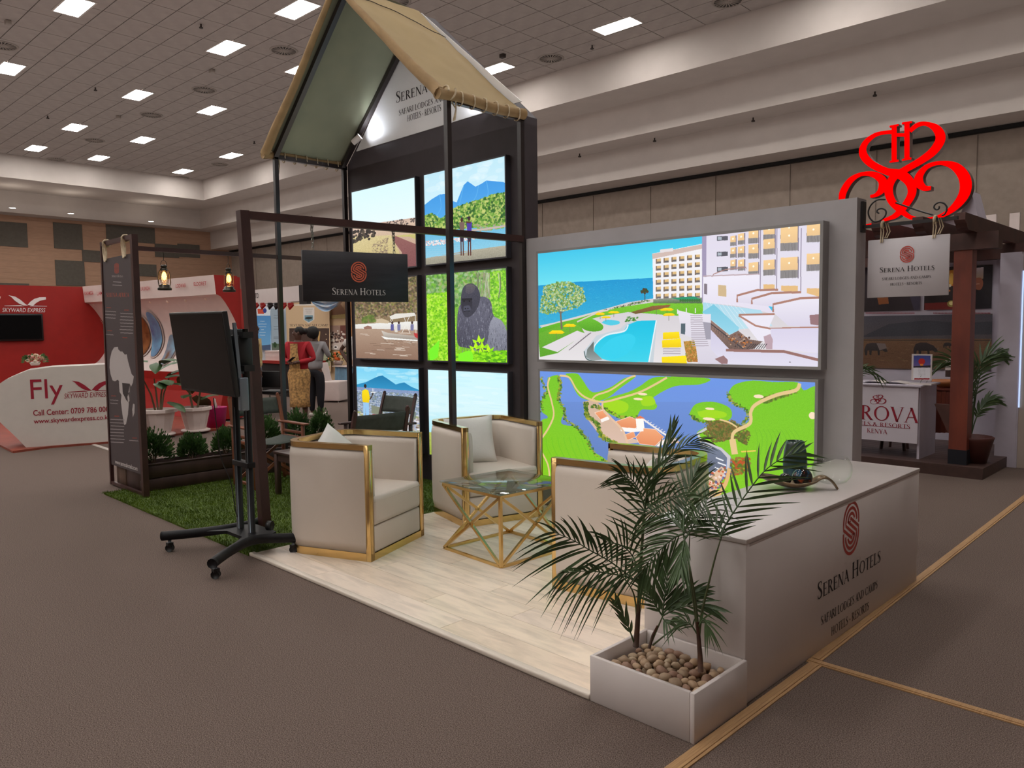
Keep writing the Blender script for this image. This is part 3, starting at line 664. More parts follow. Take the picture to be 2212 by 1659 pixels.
# golf
gx0, gx1 = PY(1166.4,801.6,YB).x, PY(1761,826,YB).x; gz1 = PY(1761,826,YB).z; gz0 = gz1-(hz1-hz0)
pr = Print('golf_print', 1180, 440, conv_for(gx0, gx1, gz0, gz1, YB, 1120, 400, S1), (104,142,214)); P_ = pr.poly
BL = (104,142,214); GR = (120,196,40); GD = (96,150,40)
P_([(100,1100),(1540,1000),(1540,1700),(100,1900)], (110,146,218), (96,124,182)); P_([(100,940),(1540,980),(1540,1110),(100,1110)], (108,148,226), (110,146,218))
def land(Q, sm=True): P_(Q, GR, (132,200,36), 5, sm=sm); 
def edge(Q, n=160, r=7): 
    Z = smooth_pts(Q, 8)
    for k in range(n): p = R.choice(Z); pr.blob(p[0]+R.uniform(-8,8), p[1]+R.uniform(-8,8), R.uniform(2,r), R.uniform(2,r), R.choice([(84,130,40),(60,100,36),(170,170,60),(130,140,50)]), .85)
land([(150,985),(205,975),(215,1040),(205,1100),(235,1150),(220,1220),(300,1240),(350,1300),(380,1360),(455,1420),(440,1530),(300,1560),(110,1560),(105,1240),(150,1190),(120,1160),(115,1110),(140,1060)])
edge([(205,980),(215,1040),(205,1100),(235,1150),(240,1200),(300,1240),(350,1300),(380,1360),(455,1420)], 240); edge([(115,990),(140,1060),(115,1110),(120,1160)], 60)
land([(240,965),(300,965),(330,1000),(380,1060),(470,1035),(540,990),(600,980),(520,1040),(470,1080),(430,1100),(380,1105),(310,1080),(270,1010)])
land([(470,1085),(560,1060),(620,1030),(680,990),(760,980),(975,990),(930,1020),(800,1030),(700,1080),(690,1100),(710,1130),(690,1150),(630,1150),(600,1190),(540,1200),(450,1160),(430,1110)])
P_([(430,1120),(500,1100),(560,1120),(550,1160),(480,1170)], (160,214,30), sm=True); P_([(620,1090),(680,1080),(700,1120),(640,1130)], (160,214,30), sm=True)
P_([(330,1110),(390,1095),(470,1180),(560,1290),(700,1330),(830,1320),(800,1290),(760,1300),(520,1330),(430,1300),(340,1180)], (206,176,150), (216,186,170)); 
edge([(345,1120),(350,1180),(400,1220),(430,1290),(500,1320)], 220, 10); edge([(380,1130),(450,1150),(520,1190),(600,1190)], 100)
def hip(Q, c1=(240,166,120)): P_(Q, c1, (226,140,96)); pr.line(Q+[Q[0]], 2, (250,220,200))
hip([(390,1165),(440,1150),(465,1180),(420,1200)]); P_([(420,1200),(465,1180),(465,1200),(425,1215)], (246,240,236))
hip([(500,1210),(570,1185),(625,1210),(600,1245),(520,1240)]); hip([(540,1280),(590,1260),(600,1290),(560,1305)]); hip([(600,1290),(640,1245),(700,1250),(745,1290),(700,1335),(620,1325)])
P_([(520,1240),(600,1245),(640,1240),(640,1260),(580,1265),(525,1260)], (250,244,240)); P_([(600,1195),(640,1195),(645,1245),(605,1245)], (250,246,240)); P_([(598,1195),(622,1180),(648,1195)], (230,120,80)); P_([(600,1335),(700,1340),(750,1300),(755,1320),(705,1352),(610,1345)], (248,240,236)); pr.line([(640,1200),(740,1270),(810,1310)], 7, (240,232,230))
for k in range(7): pr.line([(650+k*14,1215+k*9),(668+k*14,1205+k*9)], 3, (220,216,224))
land([(875,1170),(910,1120),(1000,1110),(1080,1140),(1090,1190),(1040,1215),(960,1215),(900,1200)]); P_([(915,1160),(980,1150),(1060,1165),(1050,1190),(940,1190)], (160,214,30), sm=True)
land([(1075,1060),(1110,1020),(1200,1000),(1300,1008),(1430,1010),(1460,1050),(1545,1070),(1545,1560),(1000,1620),(1010,1560),(1090,1450),(1085,1390),(1040,1350),(1000,1330),(940,1310),(912,1270),(960,1240),(1040,1215),(1130,1240),(1190,1190),(1170,1150),(1110,1120)])
edge([(1075,1060),(1085,1100),(1130,1130),(1175,1160),(1165,1200),(1130,1235)], 120); edge([(880,1180),(920,1205),(980,1215),(1050,1215)], 60)
for k in range(10): pr.sline([(1210+k*22,1250),(1225+k*24,1300),(1215+k*24,1380)], 2, (112,186,40))
for k in range(8): pr.sline([(140+k*30,1290),(150+k*32,1350),(190+k*30,1420)], 2, (104,190,36))
P_([(970,1230),(1080,1210),(1110,1260),(1060,1300),(990,1290)], (130,120,60), sm=True); pr.scatter([(960,1210),(1100,1205),(1190,1270),(1170,1330),(1100,1300),(1000,1320),(950,1270)], 700, 7, [(96,110,50),(140,116,60),(120,90,50),(80,100,40)], .75)
pr.scatter([(1080,1400),(1190,1390),(1180,1460),(1090,1500)], 150, 9, [(90,110,40),(140,120,60),(190,80,40)], .8); pr.scatter([(1240,1090),(1420,1040),(1430,1060),(1260,1120)], 150, 7, [(80,110,40),(120,130,50)], .7)
pa = (226,196,140)
pr.sline([(160,985),(150,1030),(170,1110),(180,1180),(150,1250),(115,1300)], 9, pa); pr.sline([(115,1360),(150,1430),(160,1500)], 9, pa); pr.sline([(210,975),(260,985),(300,1050),(350,1090),(430,1110),(520,1090),(620,1060),(700,1020),(760,985)], 8, pa); pr.sline([(375,1100),(400,1075),(470,1050),(560,990),(600,975)], 7, pa)
pr.sline([(430,1110),(440,1160),(530,1250),(560,1330)], 9, (226,190,160)); pr.sline([(1440,1015),(1420,1050),(1320,1075),(1220,1120),(1190,1160),(1185,1220),(1110,1260),(1095,1300),(1110,1370)], 12, pa); pr.line([(1095,1300),(1108,1378)], 24, pa); pr.sline([(1140,1365),(1215,1360)], 5, (230,200,90)); pr.sline([(1030,1200),(1080,1215),(1120,1240)], 6, pa)
for q in ((612,1095,24,8),(636,1070,24,8),(980,1145,24,8),(975,1197,32,10),(1230,1082,26,11),(1505,1180,18,20)): pr.blob(*q, (246,222,190), 1)
P_([(912,1270),(960,1240),(966,1252),(925,1275),(940,1305),(1040,1345),(1086,1388),(1080,1460),(1065,1455),(1068,1395),(1035,1360),(930,1318)], (200,196,200)); 
P_([(940,1310),(1035,1358),(1068,1395),(1060,1460),(930,1530),(930,1330)], (120,130,150), (90,96,116))
for q in ((1010,1395,40),(1020,1420,44),(1005,1445,40),(985,1465,40)): pr.line([(q[0],q[1]),(q[0]+q[2],q[1]+16)], 5, (230,232,240))
pr.line([(945,1325),(990,1345)], 7, (240,240,244)); P_([(935,1530),(1040,1440),(1060,1460),(1000,1600),(930,1640)], (226,190,160), (210,170,140)); pr.scatter([(935,1500),(1060,1440),(1100,1460),(1000,1640),(930,1640)], 120, 8, [(200,80,40),(120,110,60),(240,220,210),(90,90,140)], .8)
pr.sline([(1080,1450),(1060,1530),(1010,1600)], 14, (224,180,120))
lightbox('wide lit aerial picture of a green golf resort with lakes', gx0, gx1, gz0, gz1, YB, YW, pr, 1.05, r_=.02)
# ---- the six pictures of the dark tower
YT = 5.02; S5 = .33764
X0, X1_, X2_, X3_ = -7.545, -6.392, -6.235, -5.066
rows = ((2.262, 3.165), (1.283, 2.155), (.30, 1.185))
M_rimd = mat('lightbox_dark_rim', (70,70,78), .5, var=.02)
def small(name, c, r): 
    x0, x1 = ((X0, X1_), (X2_, X3_))[c]; z0, z1 = rows[r]
    return Print(name, 440, 340, conv_for(x0, x1, z0, z1, YT, 480, 400, S5)), (x0, x1, z0, z1)
def addbox(label, pr, q): lightbox(label, q[0], q[1], q[2], q[3], YT, YW, pr, 1.05, M_rimd, .014)
# plain with track and herd
pr, q = small('plain_print', 0, 0); P_ = pr.poly
P_([(820,20),(820,-200),(1260,-200),(1250,260),(820,280)], (216,246,252), (232,246,250)); P_([(820,272),(1000,240),(1250,205),(1250,540),(820,540)], (206,176,160), (190,160,130), 8)
P_([(830,270),(1060,245),(1240,215),(1240,320),(830,330)], (214,186,170), (206,180,150), 8)
P_([(1060,330),(1240,310),(1245,350),(1200,330)], (200,190,120), (190,180,110), 6)
P_([(1080,335),(1110,325),(1245,380),(1245,540),(1150,540),(1150,430)], (146,96,92), (128,78,80), 8)
P_([(830,330),(1080,320),(1140,440),(1100,540),(830,540)], (212,196,146), (196,178,120), 16)
pr.scatter([(960,380),(1060,330),(1060,440),(960,450)], 200, 6, [(150,130,110),(190,170,130),(120,100,90)], .7, .5)
pr.scatter([(840,290),(1000,290),(960,340),(840,370)], 60, 12, [(52,46,44),(80,70,60),(40,36,36)], .95, .8); pr.scatter([(960,245),(1230,210),(1230,250),(980,275)], 70, 7, [(80,70,70),(110,96,90)], .9, .6)
addbox('lit picture of a pale plain with a herd and dirt track', pr, q)
# lake, blue mountains
pr, q = small('lake_print', 1, 0); P_ = pr.poly
P_([(1290,-80),(1830,-200),(1830,300),(1290,300)], (190,230,244), (226,244,250)); 
for k in range(50): pr.blob(R.uniform(1290,1800), R.uniform(-160,60), R.uniform(10,50), R.uniform(6,16), (236,248,252), .25)
P_([(1290,130),(1340,90),(1390,60),(1430,55),(1470,100),(1500,110),(1520,60),(1545,0),(1570,-25),(1620,10),(1660,-10),(1690,-30),(1800,-20),(1830,0),(1830,300),(1290,300)], (60,150,226), (96,180,238))
for Q in ([(1545,0),(1520,110),(1480,200)],[(1640,0),(1620,80),(1560,150)],[(1690,-30),(1700,60),(1650,110)],[(1390,60),(1400,140),(1370,200)]): pr.sline(Q, 3, (96,180,238))
pr.scatter([(1290,200),(1340,185),(1400,220),(1480,150),(1560,120),(1660,90),(1740,60),(1810,50),(1810,250),(1480,290),(1290,300)], 3400, 9, [(96,150,50),(60,116,40),(140,180,80),(176,196,100),(40,90,40),(200,206,120)], .8)
P_([(1290,290),(1480,285),(1810,255),(1815,460),(1290,500)], (100,180,220), (150,210,230), 6); pr.scatter([(1600,250),(1800,240),(1810,270),(1640,300)], 200, 8, [(120,180,60),(170,160,130)], .8, .5)
pr.line([(1480,300),(1650,285),(1815,262)], 7, (196,180,170)); pr.scatter([(1300,360),(1440,345),(1640,320),(1640,340),(1440,375),(1300,390)], 260, 5, [(244,226,222),(236,180,176),(250,240,240)], .9, .7)
P_([(1290,470),(1560,420),(1815,385),(1815,480),(1290,510)], (176,170,150), (150,146,130), 12)
for k in range(5): pr.sline([(1300,400+k*14),(1450,392+k*14),(1600,380+k*10)], 2, (150,200,226))
for x, c in ((1533,(60,50,60)),(1580,(76,56,160))):
    pr.blob(x, 222 if x < 1560 else 213, 9, 13, (70,44,36)); P_([(x-16,236),(x+18,236),(x+14,310),(x-12,310)], c if x > 1550 else (120,96,90)); P_([(x-14,308),(x+15,308),(x+12,362),(x-10,362)], (56,40,60)); pr.line([(x-5,360),(x-4,450)], 6, (90,50,44)); pr.line([(x+9,360),(x+10,450)], 6, (90,50,44))
pr.blob(1574,207,10,5,(40,36,60)); pr.line([(1590,240),(1560,236)], 6, (90,50,44))
addbox('lit picture of two visitors by a lake under blue mountains', pr, q)
# river boat
pr, q = small('river_print', 0, 1); P_ = pr.poly
P_([(820,560),(1260,560),(1260,900),(820,900)], (120,100,76), (140,120,90), 18); pr.scatter([(830,560),(1260,560),(1260,830),(830,860)], 3000, 8, [(96,110,50),(140,110,90),(110,84,64),(150,140,80),(80,70,56),(180,160,130),(60,60,44)], .55)
P_([(850,890),(1260,870),(1260,930),(850,925)], (236,236,232), (220,214,206), 4); P_([(850,918),(1260,925),(1260,1120),(850,1110)], (176,150,130), (140,110,92), 5)
for k in range(26): y = R.uniform(930,1100); x = R.uniform(860,1200); pr.line([(x,y),(x+R.uniform(20,80),y+2)], 2, R.choice([(206,190,176),(120,96,80),(226,214,200)]))
P_([(905,910),(930,898),(955,905),(958,920),(910,922)], (150,110,96)); P_([(960,862),(1020,852),(1070,870),(1060,885),(970,880)], (200,180,150)); pr.scatter([(890,850),(960,830),(980,870),(900,880)], 60, 10, [(110,130,60),(90,110,50)], .8)
P_([(1018,930),(1060,945),(1150,955),(1240,965),(1255,990),(1100,985),(1035,970)], (214,206,196), (150,140,130)); P_([(1016,965),(1060,975),(1250,990),(1250,998),(1040,985)], (240,240,236))
for x0, y0, x1, y1 in ((1090,840,1085,930),(1160,835,1200,945),(1200,835,1150,945),(1235,830,1240,950),(1075,860,1100,900)): pr.line([(x0,y0),(x1,y1)], 3, (236,232,226))
P_([(1070,840),(1110,822),(1230,816),(1240,835),(1080,860)], (226,222,214)); 
for x in (1088,1130,1215): pr.blob(x,880,7,9,(60,40,36)); P_([(x-10,890),(x+10,890),(x+10,930),(x-10,930)], R.choice([(90,90,150),(70,60,70),(120,120,160)]))
P_([(1100,905),(1120,900),(1122,940),(1104,940)], (220,214,206)); P_([(1225,945),(1258,950),(1256,985),(1232,970)], (190,60,60)); pr.scatter([(1030,985),(1250,1000),(1250,1030),(1040,1010)], 60, 8, [(110,90,76),(200,186,170)], .5, .3)
addbox('lit picture of a tour boat with canopy on a brown river', pr, q)
# gorilla
pr, q = small('gorilla_print', 1, 1); P_ = pr.poly
P_([(1300,560),(1840,520),(1840,1150),(1300,1150)], (120,170,90), (130,200,30), 14)
pr.scatter([(1300,560),(1840,520),(1840,800),(1300,760)], 2200, 11, [(96,150,80),(150,176,120),(70,120,50),(180,206,170),(120,190,50),(170,170,120)], .5)
pr.scatter([(1310,700),(1480,680),(1500,1150),(1310,1150)], 3000, 8, [(150,224,20),(120,200,20),(180,236,60),(90,170,20),(200,240,90)], .6); pr.scatter([(1700,560),(1840,540),(1840,880),(1720,840)], 1500, 8, [(150,224,40),(110,190,40),(90,160,40),(190,230,100)], .6)
for k in range(16): x = R.uniform(1600,1780); pr.sline([(x,560),(x+R.uniform(-12,12),640),(x+R.uniform(-20,20),720)], 4, R.choice([(150,150,120),(180,190,160),(110,120,90)]))
body = [(1505,830),(1520,770),(1560,740),(1620,720),(1680,715),(1720,750),(1735,830),(1790,880),(1826,960),(1835,1140),(1700,1130),(1640,1060),(1560,1040),(1505,1010)]
P_(body, (96,96,112), (70,70,84), 12, sm=True)
P_([(1735,840),(1790,870),(1825,950),(1830,1060),(1770,1090),(1700,1060),(1690,940)], (150,152,166), (110,112,126), 12, sm=True)
P_([(1590,760),(1650,740),(1700,790),(1710,900),(1690,1020),(1640,1040),(1600,960),(1580,850)], (104,104,120), (80,80,96), 12, sm=True); P_([(1510,830),(1560,830),(1575,900),(1560,1010),(1520,1030),(1505,960)], (92,92,108), (70,70,84), 12, sm=True)
for k in range(420):
    x, y = R.uniform(1510,1820), R.uniform(740,1110); pr.line([(x,y),(x+R.uniform(-4,5),y+R.uniform(12,26))], 1.4, R.choice([(130,132,148),(56,56,66),(160,162,176),(84,84,98)])) if pr.mask([(x-2,y-2),(x+2,y-2),(x+2,y+2),(x-2,y+2)]).any() and (1510 < x < 1725 or y > 880) else None
P_([(1530,700),(1545,650),(1585,628),(1625,645),(1650,700),(1640,770),(1600,830),(1560,845),(1535,810),(1525,760)], (70,70,84), (60,60,72), 10, sm=True)
P_([(1535,740),(1560,725),(1595,735),(1600,780),(1575,815),(1545,815),(1532,790)], (44,44,54), (58,58,70), sm=True); P_([(1545,775),(1580,770),(1590,800),(1565,812),(1545,805)], (74,76,92), sm=True)
pr.line([(1533,732),(1600,728)], 8, (34,34,42)); pr.blob(1548,742,5,4,(16,14,16)); pr.blob(1582,742,5,4,(16,14,16)); pr.blob(1556,790,4,3,(20,20,26)); pr.blob(1572,789,4,3,(20,20,26)); pr.line([(1545,808),(1586,804)], 3, (30,30,36))
P_([(1560,640),(1590,632),(1620,650),(1600,690),(1560,690)], (98,92,96), (80,78,90), 10, sm=True)
for (x, y) in ((1640,1000),(1660,1040),(1620,1040),(1600,1080),(1650,1080),(1700,1060)):
    P_([(x,y-44),(x+16,y-10),(x+8,y+14),(x-10,y-6)], (190,246,30)); P_([(x,y),(x+40,y-26),(x+30,y+4)], (150,226,20)); P_([(x,y),(x-40,y-14),(x-30,y+10)], (170,240,30))
pr.scatter([(1500,1080),(1840,1060),(1840,1150),(1500,1150)], 420, 16, [(120,206,20),(160,236,30),(80,160,20)], .8, .6); P_([(1320,1060),(1390,990),(1380,1100),(1330,1130)], (120,240,40)); P_([(1510,1080),(1590,1060),(1600,1130),(1520,1130)], (130,240,40), sm=True)
addbox('lit picture of a grey gorilla sitting in bright leaves', pr, q)
# waiter before blue hills
pr, q = small('waiter_print', 0, 2); P_ = pr.poly
P_([(850,1150),(1280,1160),(1280,1310),(850,1310)], (120,206,240), (160,226,244))
for k in range(30): pr.blob(R.uniform(860,1260), R.uniform(1160,1260), R.uniform(20,60), R.uniform(6,14), (206,240,248), .3)
P_([(860,1275),(920,1260),(960,1240),(1000,1222),(1025,1218),(1060,1240),(1110,1275),(1135,1268),(1165,1262),(1210,1290),(1270,1315),(1270,1360),(860,1340)], (20,120,170), (60,160,210))
P_([(860,1290),(1280,1320),(1280,1720),(860,1720)], (130,150,190), (196,196,200), 14); pr.scatter([(860,1310),(1275,1340),(1275,1500),(860,1500)], 2600, 7, [(90,110,130),(170,186,206),(120,140,160),(206,210,220),(130,140,110)], .6, .6)
pr.scatter([(860,1450),(1275,1480),(1275,1720),(860,1720)], 900, 14, [(214,190,176),(240,236,236),(150,130,120),(150,160,80),(190,190,180)], .6, .6)
pr.blob(915,1285,9,13,(40,30,30)); P_([(896,1315),(915,1305),(935,1312),(945,1360),(938,1392),(900,1388),(893,1350)], (250,220,10), (236,200,10)); P_([(902,1390),(938,1392),(940,1530),(922,1530),(918,1420),(912,1530),(903,1530)], (150,196,236)); pr.line([(944,1372),(958,1350),(966,1325)], 6, (60,40,36)); pr.line([(950,1325),(980,1327)], 4, (240,240,240)); pr.line([(962,1322),(962,1300)], 3, (236,236,240)); pr.line([(970,1322),(970,1302)], 3, (236,236,240))
P_([(955,1408),(1030,1425),(1028,1470),(955,1460)], (130,136,116)); P_([(1210,1455),(1238,1450),(1238,1500),(1210,1498)], (120,130,120)); P_([(960,1465),(985,1465),(985,1490),(960,1490)], (170,70,70)); pr.line([(1225,1500),(1225,1570)], 4, (150,130,110))
for k in range(14): x, y = R.uniform(960,1260), R.uniform(1480,1600); pr.line([(x,y),(x+20,y+3)], 4, R.choice([(150,70,60),(206,190,180),(120,90,80)]))
addbox('lit picture of a waiter in yellow before blue hills', pr, q)
# pale sky
pr, q = small('sky_print', 1, 2); P_ = pr.poly
P_([(1300,1150),(1860,1150),(1860,1500),(1300,1500)], (206,244,250), (216,242,246)); P_([(1300,1450),(1860,1450),(1860,1620),(1300,1620)], (216,242,246), (160,226,240))
for k in range(60): pr.blob(R.uniform(1300,1850), R.uniform(1200,1560), R.uniform(20,80), R.uniform(5,14), R.choice([(236,250,252),(186,232,244)]), .25)
P_([(1300,1580),(1860,1590),(1860,1800),(1300,1800)], (196,200,120), (150,170,60), 14)
addbox('lit picture of a pale open sky above dry grass', pr, q)
# ================================================================ TENT FRAME, CANOPY, BEAMS
YFp = 4.19; PW = .045
M_post = mat('post_black', (40,32,32), .3, var=.08, scale=4, spec=.6)
tf = thing('tent_frame', 'dark steel and wood tent frame in front of the picture tower', 'frame', (-6.28, 4.6, 0))
XL, XR = -7.73, -4.885
def part_bar(name, a, b, w_, m=M_post, p=tf, h=None): mb = MB(); mb.bar(a, b, w_, h); return obj(name, mb, m, p, True)
for x in (XL, XR):
    part_bar('post', (x, YFp, .012), (x, YFp, ZE), PW); part_bar('post', (x, YW-.03, .012), (x, YW-.03, ZE), PW); part_bar('eave_bar', (x, YFp-.02, ZE-.03), (x, YW, ZE-.03), PW)
    part_bar('foot_bar', (x, YFp, .03), (x, YW-.05, .03), .04)
ZRt = 4.74; xmid = (XL+XR)/2
for y in (YFp, YW-.05):
    for x in (XL, XR): part_bar('rafter', (x, y, ZE-.02), (xmid, y, ZRt), .05)
part_bar('ridge_bar', (xmid, YFp, ZRt), (xmid, YW-.03, ZRt), .045)
# canvas canopy
M_can = bpy.data.materials.new('canvas'); M_can.use_nodes = True; nt = M_can.node_tree; b = nt.nodes['Principled BSDF']; b.inputs['Roughness'].default_value = .85
ge = nt.nodes.new('ShaderNodeNewGeometry'); mx = nt.nodes.new('ShaderNodeMix'); mx.data_type = 'RGBA'; nz = nt.nodes.new('ShaderNodeTexNoise'); nz.inputs['Scale'].default_value = 3
tc = nt.nodes.new('ShaderNodeTexCoord'); nt.links.new(tc.outputs['Object'], nz.inputs['Vector'])
c1 = nt.nodes.new('ShaderNodeValToRGB'); c1.color_ramp.elements[0].color = lin((146,124,86)); c1.color_ramp.elements[1].color = lin((162,139,98)); c2 = nt.nodes.new('ShaderNodeValToRGB'); c2.color_ramp.elements[0].color = lin((122,126,108)); c2.color_ramp.elements[1].color = lin((146,146,122))
for c in (c1, c2): nt.links.new(nz.outputs['Fac'], c.inputs[0])
nt.links.new(ge.outputs['Backfacing'], mx.inputs['Factor']); nt.links.new(c1.outputs[0], mx.inputs[6]); nt.links.new(c2.outputs[0], mx.inputs[7]); nt.links.new(mx.outputs[2], b.inputs['Base Color'])
M_rope = mat('rope', (196,178,150), .9, var=.1, scale=40)
cv = thing('canvas_canopy', 'khaki canvas canopy laced over the pitched tent frame', 'canopy', (xmid, 4.6, ZE))
def slope(sx):
    xe = XR+.03 if sx > 0 else XL-.03
    def f(u, v):          # u along y from front to back, v from eave to ridge
        y = YFp-.10+(YW-.02-YFp+.10)*u; x = xe+(xmid-xe)*v; z = ZE+.015+(ZRt+.06-ZE)*v
        sag = .028*math.sin(math.pi*v)*(.6+.4*math.cos(6*u)); w_ = mnoise.noise(Vector((u*2.2+sx*5, v*3, sx)))*.026+mnoise.noise(Vector((u*7, v*9, sx*3)))*.009
        z += w_-sag*.8
        if u == 0: z -= .0
        return (x, y, z)
    return f
for sx in (1, -1):
    mb = MB(); f = slope(sx)
    if sx > 0: mb.grid(f, 26, 40)
    else: mb.grid(lambda u, v, f=f: f(1-u, v), 26, 40)
    o = obj('canvas_slope', mb, M_can, cv, True)
    xe = XR+.03 if sx > 0 else XL-.03
    mb = MB(); P0 = [f(0, v) for v in np.linspace(0, 1, 24)]      # rolled front hem
    mb.tube([(p[0], p[1]-.005, p[2]-.02) for p in P0], [.05-.024*abs(i/23) for i in range(24)], 8); obj('hem', mb, mat('canvas_hem', (150,122,84), .85, var=.08), cv, True)
    mb = MB(); mb.tube([(xe, y, ZE-.005+.008*math.sin(y*9)) for y in np.linspace(YFp-.13, YW-.02, 14)], [.05]+[.043]*12+[.05], 10); obj('eave_roll', mb, MATS['canvas_hem'], cv, True)
    for y in np.linspace(YFp+.10, YW-.12, 6):                     # lacing
        mb = MB(); pts = [(xe+.052*math.cos(a), y+.02*math.sin(a/2), ZE-.012+.056*math.sin(a)) for a in np.linspace(0, 2*math.pi, 15)]; mb.tube(pts, .006, 6, False); obj('lacing_loop', mb, M_rope, cv, True)
    mb = MB()
    for k in range(2): mb.tube([(xe+.03*k, YFp+.02+.02*k, ZE-.05), (xe+.02, YFp+.05, ZE-.11), (xe-.005+.02*k, YFp+.04, ZE-.2)], .006, 6)
    mb.tube([(xe+.06*math.cos(a), YFp-.06+.012*a, ZE+.01+.05*math.sin(a)) for a in np.linspace(0, 7, 16)], .008, 6); obj('tie_cord', mb, M_rope, cv, True)
mb = MB(); crk = [slope(1)(u, .86+.05*math.sin(u*4)-(.10*u)) for u in np.linspace(0, 1, 18)]
mb.tube([(p[0]+.004, p[1], p[2]+.008) for p in crk], .0035, 5); obj('dark_cord', mb, M_ink, cv, True)
# spot lamps lighting the gable
def spot(label, p, aim):
    t = thing('spot_lamp', label, 'spot lamp', p, 0, 'spot lamps under the canopy'); d = (Vector(aim)-Vector(p)).normalized(); M = frameM(p, d.orthogonal(), d.cross(d.orthogonal()))
    mb = MB(); mb.lathe([(0,-.07),(.03,-.07),(.034,-.04),(.034,.03),(.04,.04),(.036,.04)], 14, M); obj('housing', mb, M_white, t, True)
    mb = MB(); mb.lathe([(0,.032),(.033,.032)], 14, M); obj('bulb', mb, mat('spot_glow', (240,246,255), .4, var=0, emit=40), t, True)
    mb = MB(); mb.bar(Vector(p)-d*.02, (p[0]-(.06 if p[0] < -6 else -.06), p[1]+.02, p[2]+.02), .014); obj('arm', mb, M_white, t, True)
    l = bpy.data.lights.new('spot', 'SPOT'); l.energy = SPOT_W; l.spot_size = 1.9; l.spot_blend = .7; l.color = (.88, .93, 1); l.shadow_soft_size = .03
    lo = bpy.data.objects.new('spot', l); C.objects.link(lo); lo.parent = t; lo.matrix_parent_inverse = worldmat(t).inverted(); lo.matrix_world = frameM(Vector(p)+d*.06, d.orthogonal(), d.cross(d.orthogonal())) @ Matrix.Rotation(math.pi, 4, 'X')
    lo.matrix_basis = frameM(Vector(p)+d*.06, d.orthogonal(), d.cross(d.orthogonal())) @ Matrix.Rotation(math.pi, 4, 'X')
spot('small white spot lamp lit at the left foot of the gable', (-7.27, 4.93, 3.70), (-6.9, 5.2, 4.05))
spot('small white spot lamp behind the right eave of the canopy', (-5.30, 4.93, 3.66), (-5.7, 5.2, 3.95))
# beam frames: right one carries the hanging sign, left one the lanterns
M_wood = mat('beam_brown', (66,40,38), .38, var=.12, scale=6, bump=.05)
bf = thing('sign_beam', 'dark brown post and long beam from which the black sign hangs', 'frame', (-5.5, 2.79, 0))
BT = PX(524, 458, -5.5); BE = Vector((-4.885, 5.05, 2.405)); BT.z -= .02
mb = MB(); mb.bar((-5.5, 2.79, .03), (BT.x, BT.y, BT.z+.030), .072); obj('post', mb, M_wood, bf, True)
mb = MB(); mb.bar(BT, BE, .056); obj('beam', mb, M_wood, bf, True)
mb = MB(); mb.rbox((-5.55, 2.74, .0), (-5.45, 2.84, .03), .005); obj('foot_plate', mb, M_post, bf, True)
def on_beam(u):
    lo, hi = 0.0, 1.0
    for _ in range(40):
        m = (lo+hi)/2
        if proj(BT.lerp(BE, m))[0] < u: lo = m
        else: hi = m
    return BT.lerp(BE, lo)
lb = thing('lantern_beam', 'dark brown beam along the left side carrying two lanterns', 'frame', (-7.73, 3.8, 2.4))
mb = MB(); mb.bar((-7.73, 2.72, 2.405), (-7.73, 4.165, 2.405), .04); obj('beam', mb, M_wood, lb, True)
mb = MB(); mb.bar((-7.73, 4.215, 2.405), (-7.73, 5.05, 2.405), .04); obj('beam', mb, M_wood, lb, True)
# chains (links) + black hanging sign
M_chain = mat('chain_steel', (150,146,140), .35, 1.0, var=0)
def chain(mb, top, bot, n):
    a, b_ = Vector(top), Vector(bot)
    for k in range(n):
        c = a.lerp(b_, (k+.5)/n); h = (a-b_).length/n*.68; o = k % 2; pts = [(c.x+(.010*math.cos(t) if o else 0), c.y+(0 if o else .010*math.cos(t)), c.z+h*math.sin(t)) for t in np.linspace(0, 2*math.pi, 11)]
        mb.tube(pts, .0028, 5, False)
SA, SB = on_beam(649), on_beam(878); SD = Vector((SB.x-SA.x, SB.y-SA.y, 0)).normalized(); SN = Vector((SD.y, -SD.x, 0)); SW = (Vector((SB.x, SB.y, 0))-Vector((SA.x, SA.y, 0))).length
zt_ = PL(649, 540, SA, SN).z; zb_ = PL(649, 651, SA, SN).z; SH = zt_-zb_
ss = thing('hanging_sign', 'black wooden sign with orange emblem hanging on chains', 'sign', (SA.x, SA.y, zb_))
MS = frameM((SA.x, SA.y, zb_), SD, (0, 0, 1))
mb = MB(); mb.rbox((0, 0, -.012), (SW, SH, .012), .003, 1, MS); obj('board', mb, mat('sign_black', (40,38,44), .5, var=.15, scale=4, stretch=(1,1,8), bump=.15), ss, True)
Fs = lambda y, z: MS @ T(y*SW, z*SH, .013)
obj('emblem', polys_mesh(emblem_polys(SH*.42, SH*.42/1.27), Fs(.515, .60)), mat('sign_orange', (226,112,84), .5, var=0), ss, True)
obj('lettering', serif_line('SERENA HOTELS', Fs(.515, .135), SW*.505, SH*.14, True, True), mat('sign_letter', (226,222,220), .5, var=0), ss, True)
for q in (.10, .87):
    p0 = SA.lerp(SB, q); mb = MB(); chain(mb, (p0.x, p0.y, p0.z+.03), (p0.x, p0.y, zt_), 9); chain(mb, (p0.x+SN.x*-.035, p0.y+SN.y*-.035, p0.z+.03), (p0.x, p0.y, p0.z-.12), 4); obj('chain', mb, M_chain, ss, True)
